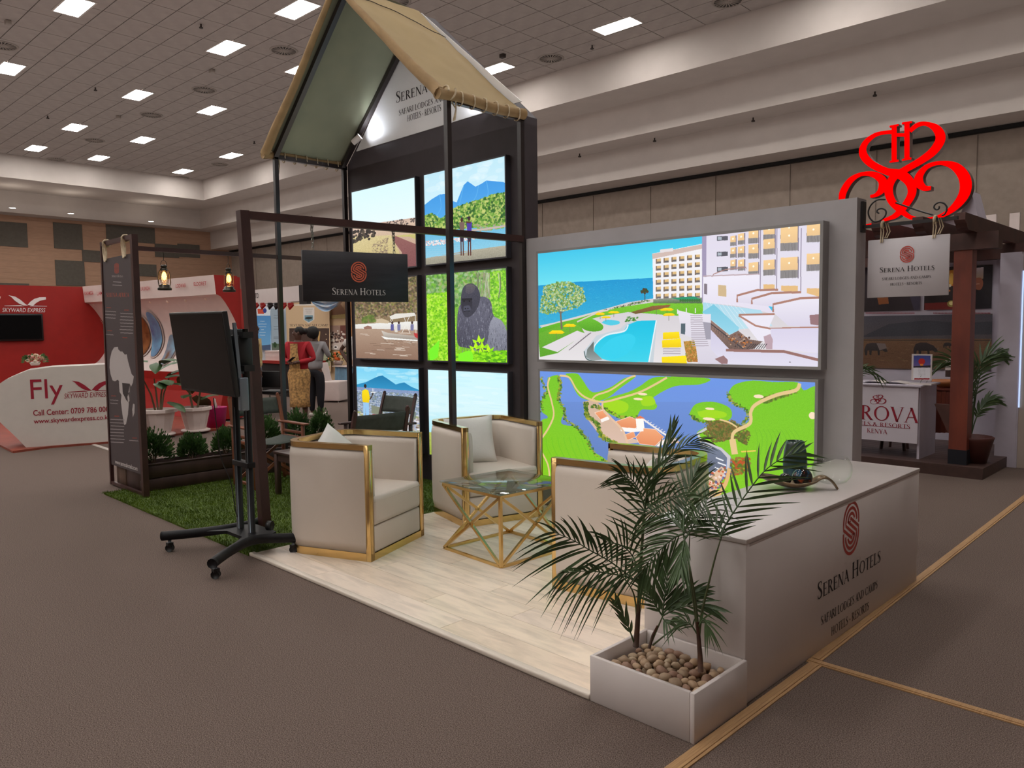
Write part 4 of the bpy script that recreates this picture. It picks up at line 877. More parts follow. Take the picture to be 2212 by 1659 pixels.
# lanterns
M_lant = mat('lantern_metal', (70,66,60), .3, .9, var=.1); M_flame = mat('lantern_flame', (255,170,70), .5, var=0, emit=14); M_lglass = glassmat('lantern_glass', (250,240,225), .02)
def lantern():
    t = thing('lantern', 'x', 'lantern', (0,0,0), 0, 'storm lanterns on the left beam')
    mb = MB(); mb.lathe([(0,0),(.062,0),(.066,.012),(.062,.022),(.052,.03),(.05,.05),(.03,.06),(0,.062)], 16); obj('fuel_tank', mb, M_lant, t)
    mb = MB(); mb.lathe([(.026,.06),(.03,.075),(.042,.10),(.045,.135),(.038,.165),(.03,.185)], 16); obj('glass_globe', mb, M_lglass, t)
    mb = MB(); mb.lathe([(0,.248),(.018,.246),(.03,.235),(.03,.225),(.024,.222),(.026,.205),(.034,.2),(.034,.188),(.0,.186)], 14); obj('chimney_cap', mb, M_lant, t)
    mb = MB()
    for s_ in (-1, 1): mb.tube([(0, s_*.05, .03), (0, s_*.058, .08), (0, s_*.052, .17), (0, s_*.026, .21)], .005, 6)
    mb.tube([(0, .03*math.cos(a), .24+.05*math.sin(a)) for a in np.linspace(0, math.pi, 9)], .0025, 5)
    for a in np.linspace(0, 2*math.pi, 5)[:4]: mb.tube([(.047*math.cos(a+.4), .047*math.sin(a+.4), z) for z in (.065, .12, .18)], .002, 4)
    obj('wire_guard', mb, M_lant, t)
    mb = MB(); mb.lathe([(0,.095),(.014,.105),(.022,.13),(.02,.155),(.01,.175),(0,.18)], 12); obj('bulb', mb, M_flame, t)
    mb = MB(); mb.tube([(0,0,.29),(0,.004,.345),(0,-.004,.35+.045)], .003, 5); obj('hook', mb, M_lant, t)
    l = bpy.data.lights.new('lantern_light', 'POINT'); l.energy = 3; l.color = (1, .6, .25); l.shadow_soft_size = .03; lo = bpy.data.objects.new('lantern_light', l); C.objects.link(lo); lo.parent = t; lo.location = (0, 0, .13)
    return t
l1 = lantern(); l1.location = (-7.73, 2.965, 2.015); l1['label'] = 'lit storm lantern beside the tall banner, nearer of two'
l2 = dup(l1, (-7.73, 3.617, 2.015), .6, 'lit storm lantern beside the black sign post, farther of two')
# banner with the map
bn = thing('banner_stand', 'tall dark banner with a pale map of a continent in a brown frame', 'banner', (-8.2, 2.7, 0))
for nm, a, b_, w_ in (('post', (-7.735, 2.70, .012), (-7.735, 2.70, 2.535), .055), ('post', (-8.69, 2.70, .012), (-8.63, 2.70, 2.535), .035), ('top_bar', (-8.64, 2.70, 2.515), (-7.735, 2.70, 2.515), .04), ('foot_bar', (-8.68, 2.70, .03), (-7.735, 2.70, .03), .03)):
    mb = MB(); mb.bar(a, b_, w_); obj(nm, mb, M_wood, bn, True)
bx0, bx1, bz0, bz1 = -8.66, -7.82, .225, 2.36
def cvb(a, b): p = PY(220+a*.34985, 500+b*.34985, 2.69); return ((p.x-bx0)/(bx1-bx0), (p.z-bz0)/(bz1-bz0))
pr = Print('banner_print', 300, 780, cvb, (72,62,64))
pr.a += RNG.normal(0, 2, pr.a.shape); W = (188,180,178); O_ = (176,70,40)
pr.poly([(48,790),(60,740),(75,715),(98,712),(100,728),(118,745),(122,738),(140,760),(152,758),(160,800),(168,830),(182,880),(196,895),(190,935),(178,960),(170,990),(160,1000),(155,960),(130,935),(110,935),(98,915),(80,925),(65,920),(52,880),(46,840)], W)
pr.poly([(104,930),(124,935),(128,1000),(150,1040),(165,1060),(160,1130),(148,1190),(136,1195),(126,1130),(116,1050),(120,1010),(108,990)], W); pr.poly([(155,1010),(160,1000),(172,1040),(162,1060)], W); pr.poly([(192,1062),(201,1068),(200,1120),(190,1148),(186,1100)], W)
pr.poly([(124,935),(172,940),(160,1010),(150,1045),(140,1020),(128,1000)], (50,44,46)); pr.poly([(170,940),(178,955),(172,1040),(168,1045)], (84,76,76))
for q in ((88,190,120),): pr.glyphs([[(90+p[0]*300, 228-p[1]*230) for p in s_] for s_ in emblem_polys(.28, .09)], (170,60,36))
gl, wd = serif('SERENA HOTELS', sc_=True); pr.glyphs([[(60+p[0]*68/wd, 282-p[1]*14) for p in s_] for s_ in gl], W)
gl, wd = serif('SERENA AFRICA'); pr.glyphs([[(26+p[0]*140/wd, 405-p[1]*26) for p in s_] for s_ in gl], O_)
for (x0, x1, y0, n_) in ((64,124,310,2),(14,88,492,3),(108,196,505,7),(22,72,635,1),(48,104,1040,2),(48,140,1160,8),(162,230,1290,1)):
    for k in range(n_): pr.line([(x0+R.uniform(0,6),y0+k*20),(x1-R.uniform(0,8),y0+k*20+4)], 3, (150,142,142))
for (x, y) in ((40,470),(150,485),(46,612),(140,655),(70,1015),(90,1140),(200,1275)): pr.line([(x-14,y),(x+16,y+1)], 3, (150,60,40))
mb = MB(); mb.box((bx0, 2.695, bz0), (bx1, 2.705, bz1)); obj('cloth', mb, mat('banner_cloth', (72,62,64), .7, var=0), bn, True)
panel_obj('printed_face', ((bx0, 2.692, bz0), (bx1, 2.692, bz0), (bx1, 2.692, bz1), (bx0, 2.692, bz1)), pr.material(0, .6), bn)
q0, q1 = PY(249,999,2.69), PY(297,1008,2.69); obj('lettering', sans('www.serenahotels.com', frameM((q0.x, 2.69, q0.z-.01), (1,0,0), (0,0,1)), q1.x-q0.x, .045), M_wl_ := mat('letter_white', (236,230,228), .5, var=0), bn, True)
for x in (-8.52, -7.98):
    mb = MB()
    for k in range(3): mb.tube([(x+.02*k, 2.67, 2.53), (x-.03+.03*k, 2.68, 2.44), (x+.01*k, 2.68, 2.33)], .008, 5)
    mb.tube([(x+.03, 2.7+.035*math.cos(a), 2.515+.035*math.sin(a)) for a in np.linspace(0, 6.28, 10)], .010, 6); mb.tube([(x+.06, 2.67, 2.5), (x+.075, 2.675, 2.42), (x+.06, 2.675, 2.34)], .010, 6); obj('rope_tie', mb, M_rope, bn, True)
# wooden planter box with bark and six shrubs
pb = thing('planter_box', 'long dark wooden planter box with bark chips and six shrubs', 'planter', (-8.16, 3.9, 0))
for nm, a, b_ in (('side_board', (-7.985, 2.74, .015), (-7.96, 5.05, .135)), ('side_board', (-7.985, 2.74, .142), (-7.96, 5.05, .275)), ('back_board', (-8.36, 2.74, .015), (-8.335, 5.05, .275)), ('end_board', (-8.335, 2.74, .015), (-7.985, 2.765, .275)), ('end_board', (-8.335, 5.025, .015), (-7.985, 5.05, .275)), ('top_trim', (-7.99, 2.735, .275), (-7.95, 5.05, .29)), ('soil', (-8.335, 2.765, .015), (-7.985, 5.025, .21))):
    mb = MB(); mb.rbox(a, b_, .003, 1); obj(nm, mb, M_dark if nm != 'soil' else mat('soil', (70,50,38), .95), pb, True)
mb = MB()
for k in range(420):
    x, y = R.uniform(-8.33,-7.99), R.uniform(2.77,5.02); s_ = R.uniform(.008,.022); mb.box((-s_,-s_*.5,-.004), (s_,s_*.5,.004), T(x,y,.215+R.uniform(0,.02)) @ Matrix.Rotation(R.uniform(0,6),4,'Z') @ Matrix.Rotation(R.uniform(-.5,.5),4,'X'))
o = obj('bark_chip', mb, mat('bark', (140,96,76), .9, col2=(96,62,48), scale=30), pb, True); o['kind'] = 'stuff'
bk = thing('wood_crate', 'plain brown wooden crate standing behind the foot of the tall banner', 'crate', (-8.5, 2.85, 0))
mb = MB(); mb.rbox((-8.66, 2.74, .014), (-8.40, 3.05, .245), .004, 1); obj('box', mb, mat('crate_wood', (104,80,66), .7, var=.1), bk, True)
mb = MB(); mb.rbox((-8.67, 2.73, .245), (-8.39, 3.06, .26), .003, 1); obj('lid_board', mb, mat('crate_wood2', (130,104,88), .6), bk, True)
M_shr = mat('shrub_green', (88,124,62), .7, col2=(54,84,40), scale=14); M_stem = mat('stem_brown', (84,62,44), .8)
def shrub(label, x, y, z0, rw, h, seed):
    rr = random.Random(seed); t = thing('shrub', label, 'shrub', (x, y, z0), rr.uniform(0, 6), 'small conifer shrubs in the planter box'); mb = MB(); vs = []; fs = []
    for k in range(1500):
        u = rr.uniform(-.35, 1); a = rr.uniform(0, 6.283); s_ = math.sqrt(max(0, 1-u*u)); rad = rr.uniform(.55, 1.02)*(1+.18*math.sin(a*3+seed)); c = Vector((rw*s_*math.cos(a)*rad, rw*s_*math.sin(a)*rad, h*.42+h*.55*u*rad)); d = Vector((s_*math.cos(a), s_*math.sin(a), u+.7)).normalized()
        L = rr.uniform(.025, .05); sd = d.orthogonal().normalized(); sd = (Matrix.Rotation(rr.uniform(0, 6), 3, d) @ sd)*.009; o = len(vs); vs += [c-sd*.4, c+sd*.4, c+d*L*.6+sd, c+d*L, c+d*L*.6-sd]; fs.append((o, o+1, o+2, o+3, o+4))
    mb.add(vs, fs); obj('foliage', mb, M_shr, t)
    mb = MB()
    for k in range(5): a = k*1.3; mb.tube([(0,0,0), (.03*math.cos(a), .03*math.sin(a), h*.3), (rw*.5*math.cos(a), rw*.5*math.sin(a), h*.7)], [.008,.006,.003], 5)
    obj('stem', mb, M_stem, t)
for a in (('dense low shrub right beside the tall banner', -8.14, 2.93, .215, .17, .38, 1), ('shrub second from the banner, over the bark chips', -8.16, 3.33, .215, .13, .30, 2), ('shrub third from the banner, behind the black screen stand', -8.14, 3.70, .215, .14, .34, 3),
          ('shrub behind the seat of the wooden folding chair', -8.16, 4.18, .215, .15, .42, 4), ('bright shrub under the woman in the red cardigan', -8.16, 4.58, .215, .14, .46, 5), ('shrub farthest along the box, beside the tower', -8.16, 4.90, .215, .12, .42, 6)): shrub(*a)
# ================================================================ COUNTER, PLANTER, DECOR
ZT = .712
ct = thing('counter', 'long white counter with the orange emblem and hotel lettering on its side', 'counter', (-1.8, 4.0, 0))
mb = MB(); mb.rbox((-2.045, 2.905, .0), (-1.534, 5.075, ZT-.022), .002, 1); obj('body', mb, M_white, ct, True)
mb = MB(); mb.rbox((-2.05, 2.90, ZT-.020), (-1.530, 5.078, ZT), .003, 2); obj('worktop', mb, mat('worktop_white', (206,197,193), .3, var=.01), ct, True)
mb = MB(); mb.box((-1.536, 2.93, ZT-.034), (-1.5315, 5.06, ZT-.024)); obj('edge_strip', mb, M_white, ct, True)
Fc = lambda y, z: frameM((-1.5335, y, z), (0, 1, 0), (0, 0, 1))
M_terra = mat('emblem_terracotta', (196,72,60), .5, var=0)
obj('emblem', polys_mesh(emblem_polys(.285, .215), Fc(4.016, .545)), M_terra, ct, True)
obj('lettering', serif_line('SERENA HOTELS', Fc(4.03, .268), .83, .086, True, True), M_ink, ct, True)
obj('lettering', serif_line('SAFARI LODGES AND CAMPS', Fc(4.035, .128), .745, .045), M_ink, ct, True)
obj('lettering', serif_line('HOTELS • RESORTS', Fc(4.035, .038), .50, .045), M_ink, ct, True)
# planter trough
pt = thing('planter_trough', 'low white rectangular trough of pebbles and palms in front of the counter', 'planter', (-1.78, 2.69, 0))
px0, px1, py0, py1, pz = -2.034, -1.522, 2.49, 2.902, .2
for nm, a, b_ in (('front_board', (px0, py0, 0), (px1-.022, py0+.018, pz)), ('side_board', (px1-.020, py0, 0), (px1, py1, pz)), ('side_board', (px0, py0+.019, 0), (px0+.018, py1, pz)), ('back_board', (px0+.019, py1-.018, 0), (px1-.021, py1, pz)), ('soil', (px0+.019, py0+.019, .0), (px1-.021, py1-.019, .10))):
    mb = MB(); mb.rbox(a, b_, .0015, 1); obj(nm, mb, M_white if nm != 'soil' else MATS['soil'], pt, True)
# pebbles
pmats = [mat('pebble_a', (196,168,136), .55, col2=(164,132,104), scale=30, bump=.1), mat('pebble_b', (178,152,124), .55, col2=(140,116,94), scale=26), mat('pebble_c', (206,184,156), .5, col2=(172,148,120), scale=22), mat('pebble_d', (164,130,108), .55, col2=(134,100,82), scale=30)]
pmesh = []
for k in range(10):
    bm = bmesh.new(); bmesh.ops.create_icosphere(bm, subdivisions=2, radius=1)
    sx, sy, sz = 1, R.uniform(.62, .85), R.uniform(.5, .72)
    for v in bm.verts:
        f = 1+.16*mnoise.noise(v.co*1.3+Vector((k*7, 0, 0))); v.co = Vector((v.co.x*sx*f, v.co.y*sy*f, v.co.z*sz*f))
    me = bpy.data.meshes.new('pebble'); bm.to_mesh(me); bm.free(); me.polygons.foreach_set('use_smooth', [True]*len(me.polygons)); me.materials.append(pmats[k % 4]); pmesh.append(me)
pos = []
for layer, (z0, n_, q) in enumerate(((.112, 75, .040), (.142, 110, .036))):
    c = 0; tries = 0
    while c < n_ and tries < 9000:
        tries += 1; r = R.uniform(.020, .033); x = R.uniform(px0+.024+r, px1-.026-r); y = R.uniform(py0+.024+r, py1-.024-r)
        z = z0+R.uniform(-.004, .006)+(.010*math.cos((x+1.8)*8))*layer
        if all((x-a)**2+(y-b_)**2+(z-c_)**2*2.2 > ((r+s_)*.74)**2 for a, b_, c_, s_ in pos): pos.append((x, y, z, r)); c += 1
for x, y, z, r in pos:
    o = bpy.data.objects.new('pebble', R.choice(pmesh)); C.objects.link(o); o.location = (x, y, z); o.scale = (r, r, r); o.rotation_euler = (R.uniform(-.4,.4), R.uniform(-.4,.4), R.uniform(0, 6.28))
    tag(o, 'smooth tan pebble in the white planter trough', 'pebble', 'pebbles in the planter trough')
# ---------------------------------------------------------------- palms
M_leaf = mat('palm_leaf', (84,108,66), .36, col2=(56,78,46), scale=10, spec=.5); M_stalk = mat('palm_stalk', (86,96,54), .5, col2=(64,70,40), scale=12); M_base = mat('palm_base', (92,58,40), .7, col2=(60,40,30), scale=20)
K6 = .42194
def P6(x, y, d): return PD(1140+x*K6, 900+y*K6, d)
def frond(parent, pts, d0, d1, L, sides=(1, 1), n=17, t0=.25, w=.010, droop=.35, tilt=0.0, spread=58, seed=0, rt=.0035):
    rr = random.Random(seed); q = smooth_pts([(p[0], p[1]) for p in pts], 8); m = len(q)
    W = [P6(x, y, d0+(d1-d0)*i/(m-1)) for i, (x, y) in enumerate(q)]
    mb = MB(); mb.tube(W, [rt*(1-.75*i/(m-1))+.0006 for i in range(m)], 5)
    view = (W[m//2]-OC).normalized()
    vs = []; fs = []
    for k in range(n):
        u = t0+(1-t0)*(k+.5)/n; fi = u*(m-1); i = min(int(fi), m-2); p = W[i].lerp(W[i+1], fi-i); Tn = (W[min(i+2, m-1)]-W[max(i-1, 0)]).normalized()
        prof = (math.sin(math.pi*(.12+.80*(u-t0)/(1-t0))))**.7
        for sd in (-1, 1):
            a = sides[0] if sd < 0 else sides[1]
            if a <= 0: continue
            S = Tn.cross(view).normalized()*sd; S = (S + view*(tilt+rr.uniform(-.35, .35))).normalized()
            an = math.radians(spread*(1-.55*u*u-.1*u)+rr.uniform(-7, 7)); D = (Tn*math.cos(an)+S*math.sin(an)).normalized(); LL = L*a*prof*rr.uniform(.85, 1.1)
            Wd = D.cross(view*.8+Tn*.3+Vector((0, 0, rr.uniform(-.4, .4)))).normalized()*w/2*rr.uniform(.8, 1.1); o = len(vs); ns = 5
            for j in range(ns+1):
                t = j/ns; c = p+D*(LL*t)+Vector((0, 0, -1))*(droop*LL*t*t)+Tn*(LL*.10*t*t); ww_ = [.35, .95, 1, .8, .5, .04][j]; fold = Wd.cross(D).normalized()*w*.12*(1 if j < 5 else 0)
                vs += [c-Wd*ww_, c+fold, c+Wd*ww_]
            for j in range(ns): a0 = o+j*3; fs += [(a0, a0+1, a0+4, a0+3), (a0+1, a0+2, a0+5, a0+4)]
    mb.add(vs, fs, True); obj('frond', mb, M_leaf, parent, True)
def palm(label, x, y, base, stems, fr):
    t = thing('potted_palm', label, 'palm', (x, y, .15), 0, 'palms in the planter trough')
    for st in stems:
        q = smooth_pts([(a, b_) for a, b_ in st['p']], 6); W = [P6(a, b_, st['d']+(st.get('d2', st['d'])-st['d'])*i/(len(q)-1)) for i, (a, b_) in enumerate(q)]
        mb = MB(); mb.tube(W, [st['r']*(1-.6*i/(len(q)-1)) for i in range(len(q))], 7); obj('stem', mb, M_stalk, t, True)
    mb = MB(); W = [P6(a, b_, base['d']) for a, b_ in base['p']]; mb.tube(W, base['r'], 8); obj('stem_base', mb, M_base, t, True)
    for k, f in enumerate(fr): frond(t, seed=k+int(x*100), **f)
dA = 3.29; dB = 3.07; dC = 3.25
palm('tallest palm in the trough, with its trunk on the left', -1.96, 2.73, dict(p=[(553,1178),(558,1120),(566,1000),(572,900)], d=dA, r=[.014,.012,.010,.008]),
 [dict(p=[(570,940),(576,800),(586,640),(596,500),(612,400)], d=dA, d2=dA-.03, r=.009), dict(p=[(566,900),(572,860),(556,830)], d=dA, r=.007), dict(p=[(560,1040),(540,900),(470,800)], d=dA, r=.005)],
 [dict(pts=[(572,860),(500,800),(410,735),(320,685),(230,632),(130,590)], d0=dA, d1=dA-.18, L=.25, sides=(.85,1.15), n=17, t0=.12, droop=.32, w=.012),
  dict(pts=[(590,520),(610,430),(640,330),(690,210),(722,140),(745,50)], d0=dA, d1=dA+.05, L=.135, n=9, t0=.2, spread=24, droop=.10, w=.012),
  dict(pts=[(580,760),(588,640),(596,520),(606,400),(618,300)], d0=dA, d1=dA-.05, L=.23, n=14, t0=.1, droop=.25, spread=66, w=.010),
  dict(pts=[(610,420),(660,320),(720,220),(800,150),(900,118)], d0=dA, d1=dA+.15, L=.17, n=16, t0=.15, spread=34, droop=.35, w=.007),
  dict(pts=[(600,470),(570,380),(530,320),(470,290)], d0=dA, d1=dA-.1, L=.17, n=12, t0=.1, spread=50, droop=.3),
  dict(pts=[(570,850),(500,820),(400,800),(300,790),(180,800)], d0=dA, d1=dA-.25, L=.19, sides=(.5,1.2), n=15, t0=.15, droop=.5),
  dict(pts=[(596,480),(660,440),(740,410),(830,420)], d0=dA, d1=dA-.2, L=.16, n=12, t0=.1, droop=.4, w=.008),
  dict(pts=[(545,1160),(520,1090),(490,1020),(455,955)], d0=dA, d1=dA-.05, L=.10, n=6, t0=.2, spread=24, droop=.05, w=.013),
  dict(pts=[(575,830),(540,720),(480,660),(400,640)], d0=dA, d1=dA-.12, L=.2, sides=(1,.5), n=12, t0=.1, droop=.35)])
palm('short bushy palm in the middle of the trough', -1.88, 2.78, dict(p=[(622,1185),(640,1120),(665,1070)], d=dC, r=[.007,.006,.004]),
 [dict(p=[(630,1160),(670,1070),(700,1000)], d=dC, r=.005), dict(p=[(640,1170),(740,1090),(805,1045)], d=dC, d2=dC-.1, r=.004)],
 [dict(pts=[(690,1010),(700,930),(712,850),(722,760)], d0=dC, d1=dC+.03, L=.17, n=11, t0=.05, spread=36, droop=.12, w=.014),
  dict(pts=[(690,1010),(740,960),(800,920),(885,890)], d0=dC, d1=dC-.05, L=.13, n=8, t0=.1, spread=26, droop=.2, w=.016),
  dict(pts=[(690,1020),(770,980),(860,965),(950,985)], d0=dC, d1=dC-.1, L=.13, n=8, t0=.1, spread=28, droop=.3, w=.014),
  dict(pts=[(690,1020),(650,960),(620,900),(600,860)], d0=dC, d1=dC, L=.12, n=9, t0=.1, spread=34, droop=.25, w=.012),
  dict(pts=[(690,1030),(720,1060),(760,1040)], d0=dC, d1=dC-.1, L=.1, n=6, t0=.1, spread=34, droop=.4)])
palm('right palm in the trough, leaning over the counter', -1.64, 2.70, dict(p=[(885,1305),(882,1220),(874,1120),(868,1050)], d=dB, r=[.012,.010,.008,.006]),
 [dict(p=[(874,1120),(862,980),(845,860),(820,720),(800,620),(798,560)], d=dB, d2=dB+.03, r=.006), dict(p=[(876,1130),(892,1000),(925,860),(960,720),(990,620)], d=dB, d2=dB, r=.006), dict(p=[(874,1140),(850,960),(826,760),(830,600)], d=dB, d2=dB+.05, r=.005)],
 [dict(pts=[(985,630),(1010,560),(1060,480),(1130,380),(1210,280),(1300,215),(1400,180)], d0=dB, d1=dB+.10, L=.23, sides=(1.0,.75), n=16, t0=.03, spread=54, droop=.14, w=.012),
  dict(pts=[(800,600),(800,520),(815,420),(840,330),(868,270)], d0=dB, d1=dB+.15, L=.17, n=15, t0=.05, spread=36, droop=.2, w=.010),
  dict(pts=[(800,600),(750,620),(690,670),(620,740),(580,800)], d0=dB, d1=dB+.05, L=.17, n=13, t0=.1, spread=40, droop=.35, w=.009),
  dict(pts=[(810,620),(860,540),(900,470),(930,390)], d0=dB, d1=dB+.2, L=.2, n=14, t0=.05, spread=46, droop=.3, w=.009),
  dict(pts=[(800,590),(730,520),(660,490),(590,500)], d0=dB, d1=dB+.2, L=.2, n=14, t0=.05, spread=48, droop=.35, w=.008),
  dict(pts=[(805,620),(790,700),(780,780)], d0=dB, d1=dB-.08, L=.13, n=9, t0=.05, spread=30, droop=.3, w=.010),
  dict(pts=[(990,620),(960,570),(900,520)], d0=dB, d1=dB+.1, L=.2, n=10, t0=.05, spread=50, droop=.35, w=.008),
  dict(pts=[(870,1080),(900,1040),(925,1090)], d0=dB, d1=dB-.03, L=.09, n=8, t0=.2, spread=40, droop=.5, w=.007),
  dict(pts=[(872,1120),(830,1060),(790,1050)], d0=dB, d1=dB+.02, L=.11, n=7, t0=.3, spread=50, droop=.5, w=.007)])
# ---------------------------------------------------------------- things on the counter
M_vase = mat('vase_glaze', (30,82,98), .2, col2=(52,66,64), scale=7, spec=.6)
mb = MB(); mb.lathe([(0,0),(.056,0),(.062,.01),(.066,.06),(.067,.10),(.062,.16),(.052,.205),(.048,.222),(.044,.222),(.046,.2),(.058,.1),(.05,.02),(0,.015)], 32)
single('vase', mb, M_vase, 'dark teal ceramic vase standing on the counter', 'vase', loc=(-1.95, 4.26, ZT))
mb = MB(); mb.lathe([(0,0),(.05,.0),(.075,.012),(.098,.04),(.107,.075),(.103,.11),(.088,.14),(.076,.152),(.074,.151),(.086,.138),(.101,.11),(.105,.075),(.096,.042),(.074,.015),(.05,.004),(0,.004)], 36)
single('glass_bowl', mb, glassmat('clear_glass', (253,254,253), .01, .008, .32), 'clear round glass bowl on the counter behind the leaf dish', 'bowl', loc=(-1.742, 4.275, ZT))
# leaf dish: long axis across the view
dv = Vector((.80, .60, 0)); dn = Vector((-.60, .80, 0)); dc = Vector((-1.815, 4.005, ZT))
def dish(u, v):
    s_ = -1+2*u; q = -1+2*v; x = s_*.20
    if s_ < .45: z = .008+.058*abs(s_+.12)**1.7*1.15; wd = .098*math.sqrt(max(.0, 1-((s_+.25)/.78)**2)) if s_ > -1 else 0
    else: z = .008+.058*.57**1.7*1.15+.034*math.sin((s_-.45)/.55*math.pi*.9)-.045*((s_-.45)/.55)**2; wd = .098*math.sqrt(max(0, 1-(.70/.78)**2))*(1-.45*(s_-.45)/.55)
    wd = max(wd, .004); z += .030*q*q*(wd/.085)
    return dc+dv*x+dn*(q*wd)+Vector((0, 0, max(z, .002)))
mb = MB(); mb.grid(dish, 36, 10); o = obj('leaf_dish', mb, mat('dish_bronze', (140,116,84), .28, metal=.35, col2=(96,84,62), scale=22)); md = o.modifiers.new('s', 'SOLIDIFY'); md.thickness = .006; md.offset = 1
tag(o, 'curved leaf shaped metal dish holding two dark balls', 'dish')
M_bl = bpy.data.materials.new('ball_glaze'); M_bl.use_nodes = True; nt = M_bl.node_tree; b = nt.nodes['Principled BSDF']; b.inputs['Roughness'].default_value = .06; b.inputs['Coat Weight'].default_value = .5
n = nt.nodes.new('ShaderNodeTexNoise'); n.inputs['Scale'].default_value = 14; n.inputs['Distortion'].default_value = 1.4; cr = nt.nodes.new('ShaderNodeValToRGB'); e = cr.color_ramp.elements; e[0].position = .36; e[0].color = lin((10,60,84)); e[1].position = .68; e[1].color = lin((170,62,26)); q = e.new(.45); q.color = lin((14,16,20)); q = e.new(.58); q.color = lin((22,14,14))
tc = nt.nodes.new('ShaderNodeTexCoord'); nt.links.new(tc.outputs['Object'], n.inputs['Vector']); nt.links.new(n.outputs['Fac'], cr.inputs[0]); nt.links.new(cr.outputs[0], b.inputs['Base Color'])
mb = MB(); mb.ball((0,0,0), .053, 28, 18); single('decor_ball', mb, M_bl, 'larger glossy ball with orange and blue patches in the leaf dish', 'ball', 'balls in the leaf dish', dc+dv*.022+Vector((0,0,.064)))
mb = MB(); mb.ball((0,0,0), .034, 24, 16); single('decor_ball', mb, mat('ball_grey', (44,40,40), .12, col2=(20,20,22), scale=24, coat=.5), 'smaller dark grey marbled ball in the leaf dish', 'ball', 'balls in the leaf dish', dc+dv*-.068+Vector((0,0,.053)))
# ---------------------------------------------------------------- sign on an iron bracket at the end of the white wall
M_iron = mat('iron_black', (34,30,30), .5, var=0)
YSg = 5.17
sb = thing('wall_bracket', 'black scrolled iron bracket at the end of the white wall', 'bracket', (-1.93, YSg, 2.2))
mb = MB(); mb.box((-1.938, YSg-.035, 2.19), (-1.925, YSg+.02, 2.385)); obj('plate', mb, M_iron, sb, True)
mb = MB(); mb.bar((-1.93, YSg, 2.225), (-1.385, YSg, 2.225), .022, .02); obj('arm', mb, M_iron, sb, True)
def kk(a, b_): p = PY(1840+a*.16878, 420+b_*.16894, YSg); return (p.x, YSg, p.z)
mb = MB()
for pts in ([(430,65),(330,70),(250,130),(212,220),(230,300),(290,350),(370,330),(430,270),(435,210),(390,180),(340,190),(322,220),(350,245)], [(1210,200),(1215,160),(1180,115),(1120,102),(1065,130),(1052,170),(1085,195),(1115,180),(1118,152)], [(560,105),(700,155),(880,215),(1040,262)], [(1222,190),(1190,250),(1150,270)]):
    mb.tube([kk(*p) for p in smooth_pts(pts, 5)], .005, 6)
obj('scroll', mb, M_iron, sb, True)
wsn = thing('hanging_sign', 'white square sign with terracotta emblem hanging by cords from the bracket', 'sign', (-1.66, YSg, 1.76))
mb = MB(); mb.rbox((-1.90, YSg-.005, 1.768), (-1.425, YSg+.005, 2.135), .002, 1); obj('board', mb, mat('sign_white', (206,200,204), .5, var=.01), wsn, True)
Fw = lambda x, z: frameM((x, YSg-.0065, z), (1, 0, 0), (0, 0, 1))
obj('emblem', polys_mesh(emblem_polys(.103, .084), Fw(-1.663, 2.03)), M_terra, wsn, True)
obj('lettering', serif_line('SERENA HOTELS', Fw(-1.664, 1.925), .318, .034, True, True), M_ink, wsn, True)
obj('lettering', serif_line('SAFARI LODGES AND CAMPS', Fw(-1.665, 1.876), .285, .017), M_ink, wsn, True)
obj('lettering', serif_line('HOTELS • RESORTS', Fw(-1.665, 1.840), .185, .017), M_ink, wsn, True)
for x in (-1.822, -1.518):
    mb = MB()
    for dx in (0, .012, .03, .042): mb.tube([(x+dx, YSg-.012, 2.235), (x+dx*1.3+.004, YSg-.014, 2.18), (x+dx*.9, YSg-.010, 2.115 if dx < .02 else 2.14)], .004, 5)
    mb.tube([(x+.01, YSg+.02*math.cos(a), 2.228+.02*math.sin(a)) for a in np.linspace(0, 6.28, 9)], .009, 6); obj('cord', mb, M_rope, wsn, True)
# ================================================================ ARMCHAIRS, CUSHIONS, TABLE
M_leath = mat('cream_leather', (226,214,202), .42, var=.015, scale=3, bump=.08, bscale=240, spec=.4)
M_gold = mat('brass', (232,196,132), .2, 1.0, var=.05, scale=6)
def upath(hw, fx, bx_, r, n=8):       # U from front right round the back to front left
    p = [(fx, -hw)]
    for k in range(n+1): a = -math.pi/2-k/n*math.pi/2; p.append((bx_+r+r*math.cos(a), -hw+r+r*math.sin(a)))
    for k in range(n+1): a = math.pi-k/n*math.pi/2; p.append((bx_+r+r*math.cos(a), hw-r+r*math.sin(a)))
    p.append((fx, hw)); return p
def sweep(mb, path, prof, smooth=True):  # prof: list of (inward offset, z), closed
    n = len(path); P = [Vector((a, b_)) for a, b_ in path]; nrm = []
    for i in range(n):
        t = (P[min(i+1, n-1)]-P[max(i-1, 0)]).normalized(); nrm.append(Vector((t.y, -t.x))*-1)
    vs = []; m = len(prof)
    c = Vector((0, 0))
    for i in range(n):
        nn = nrm[i]
        if (c-P[i]).dot(nn) < 0: nn = -nn
        for d, z in prof: q = P[i]+nn*d; vs.append((q.x, q.y, z))
    fs = [(i*m+k, i*m+(k+1) % m, (i+1)*m+(k+1) % m, (i+1)*m+k) for i in range(n-1) for k in range(m)]
    fs += [tuple(range(m))[::-1], tuple(range((n-1)*m, n*m))]
    mb.add(vs, fs, smooth)
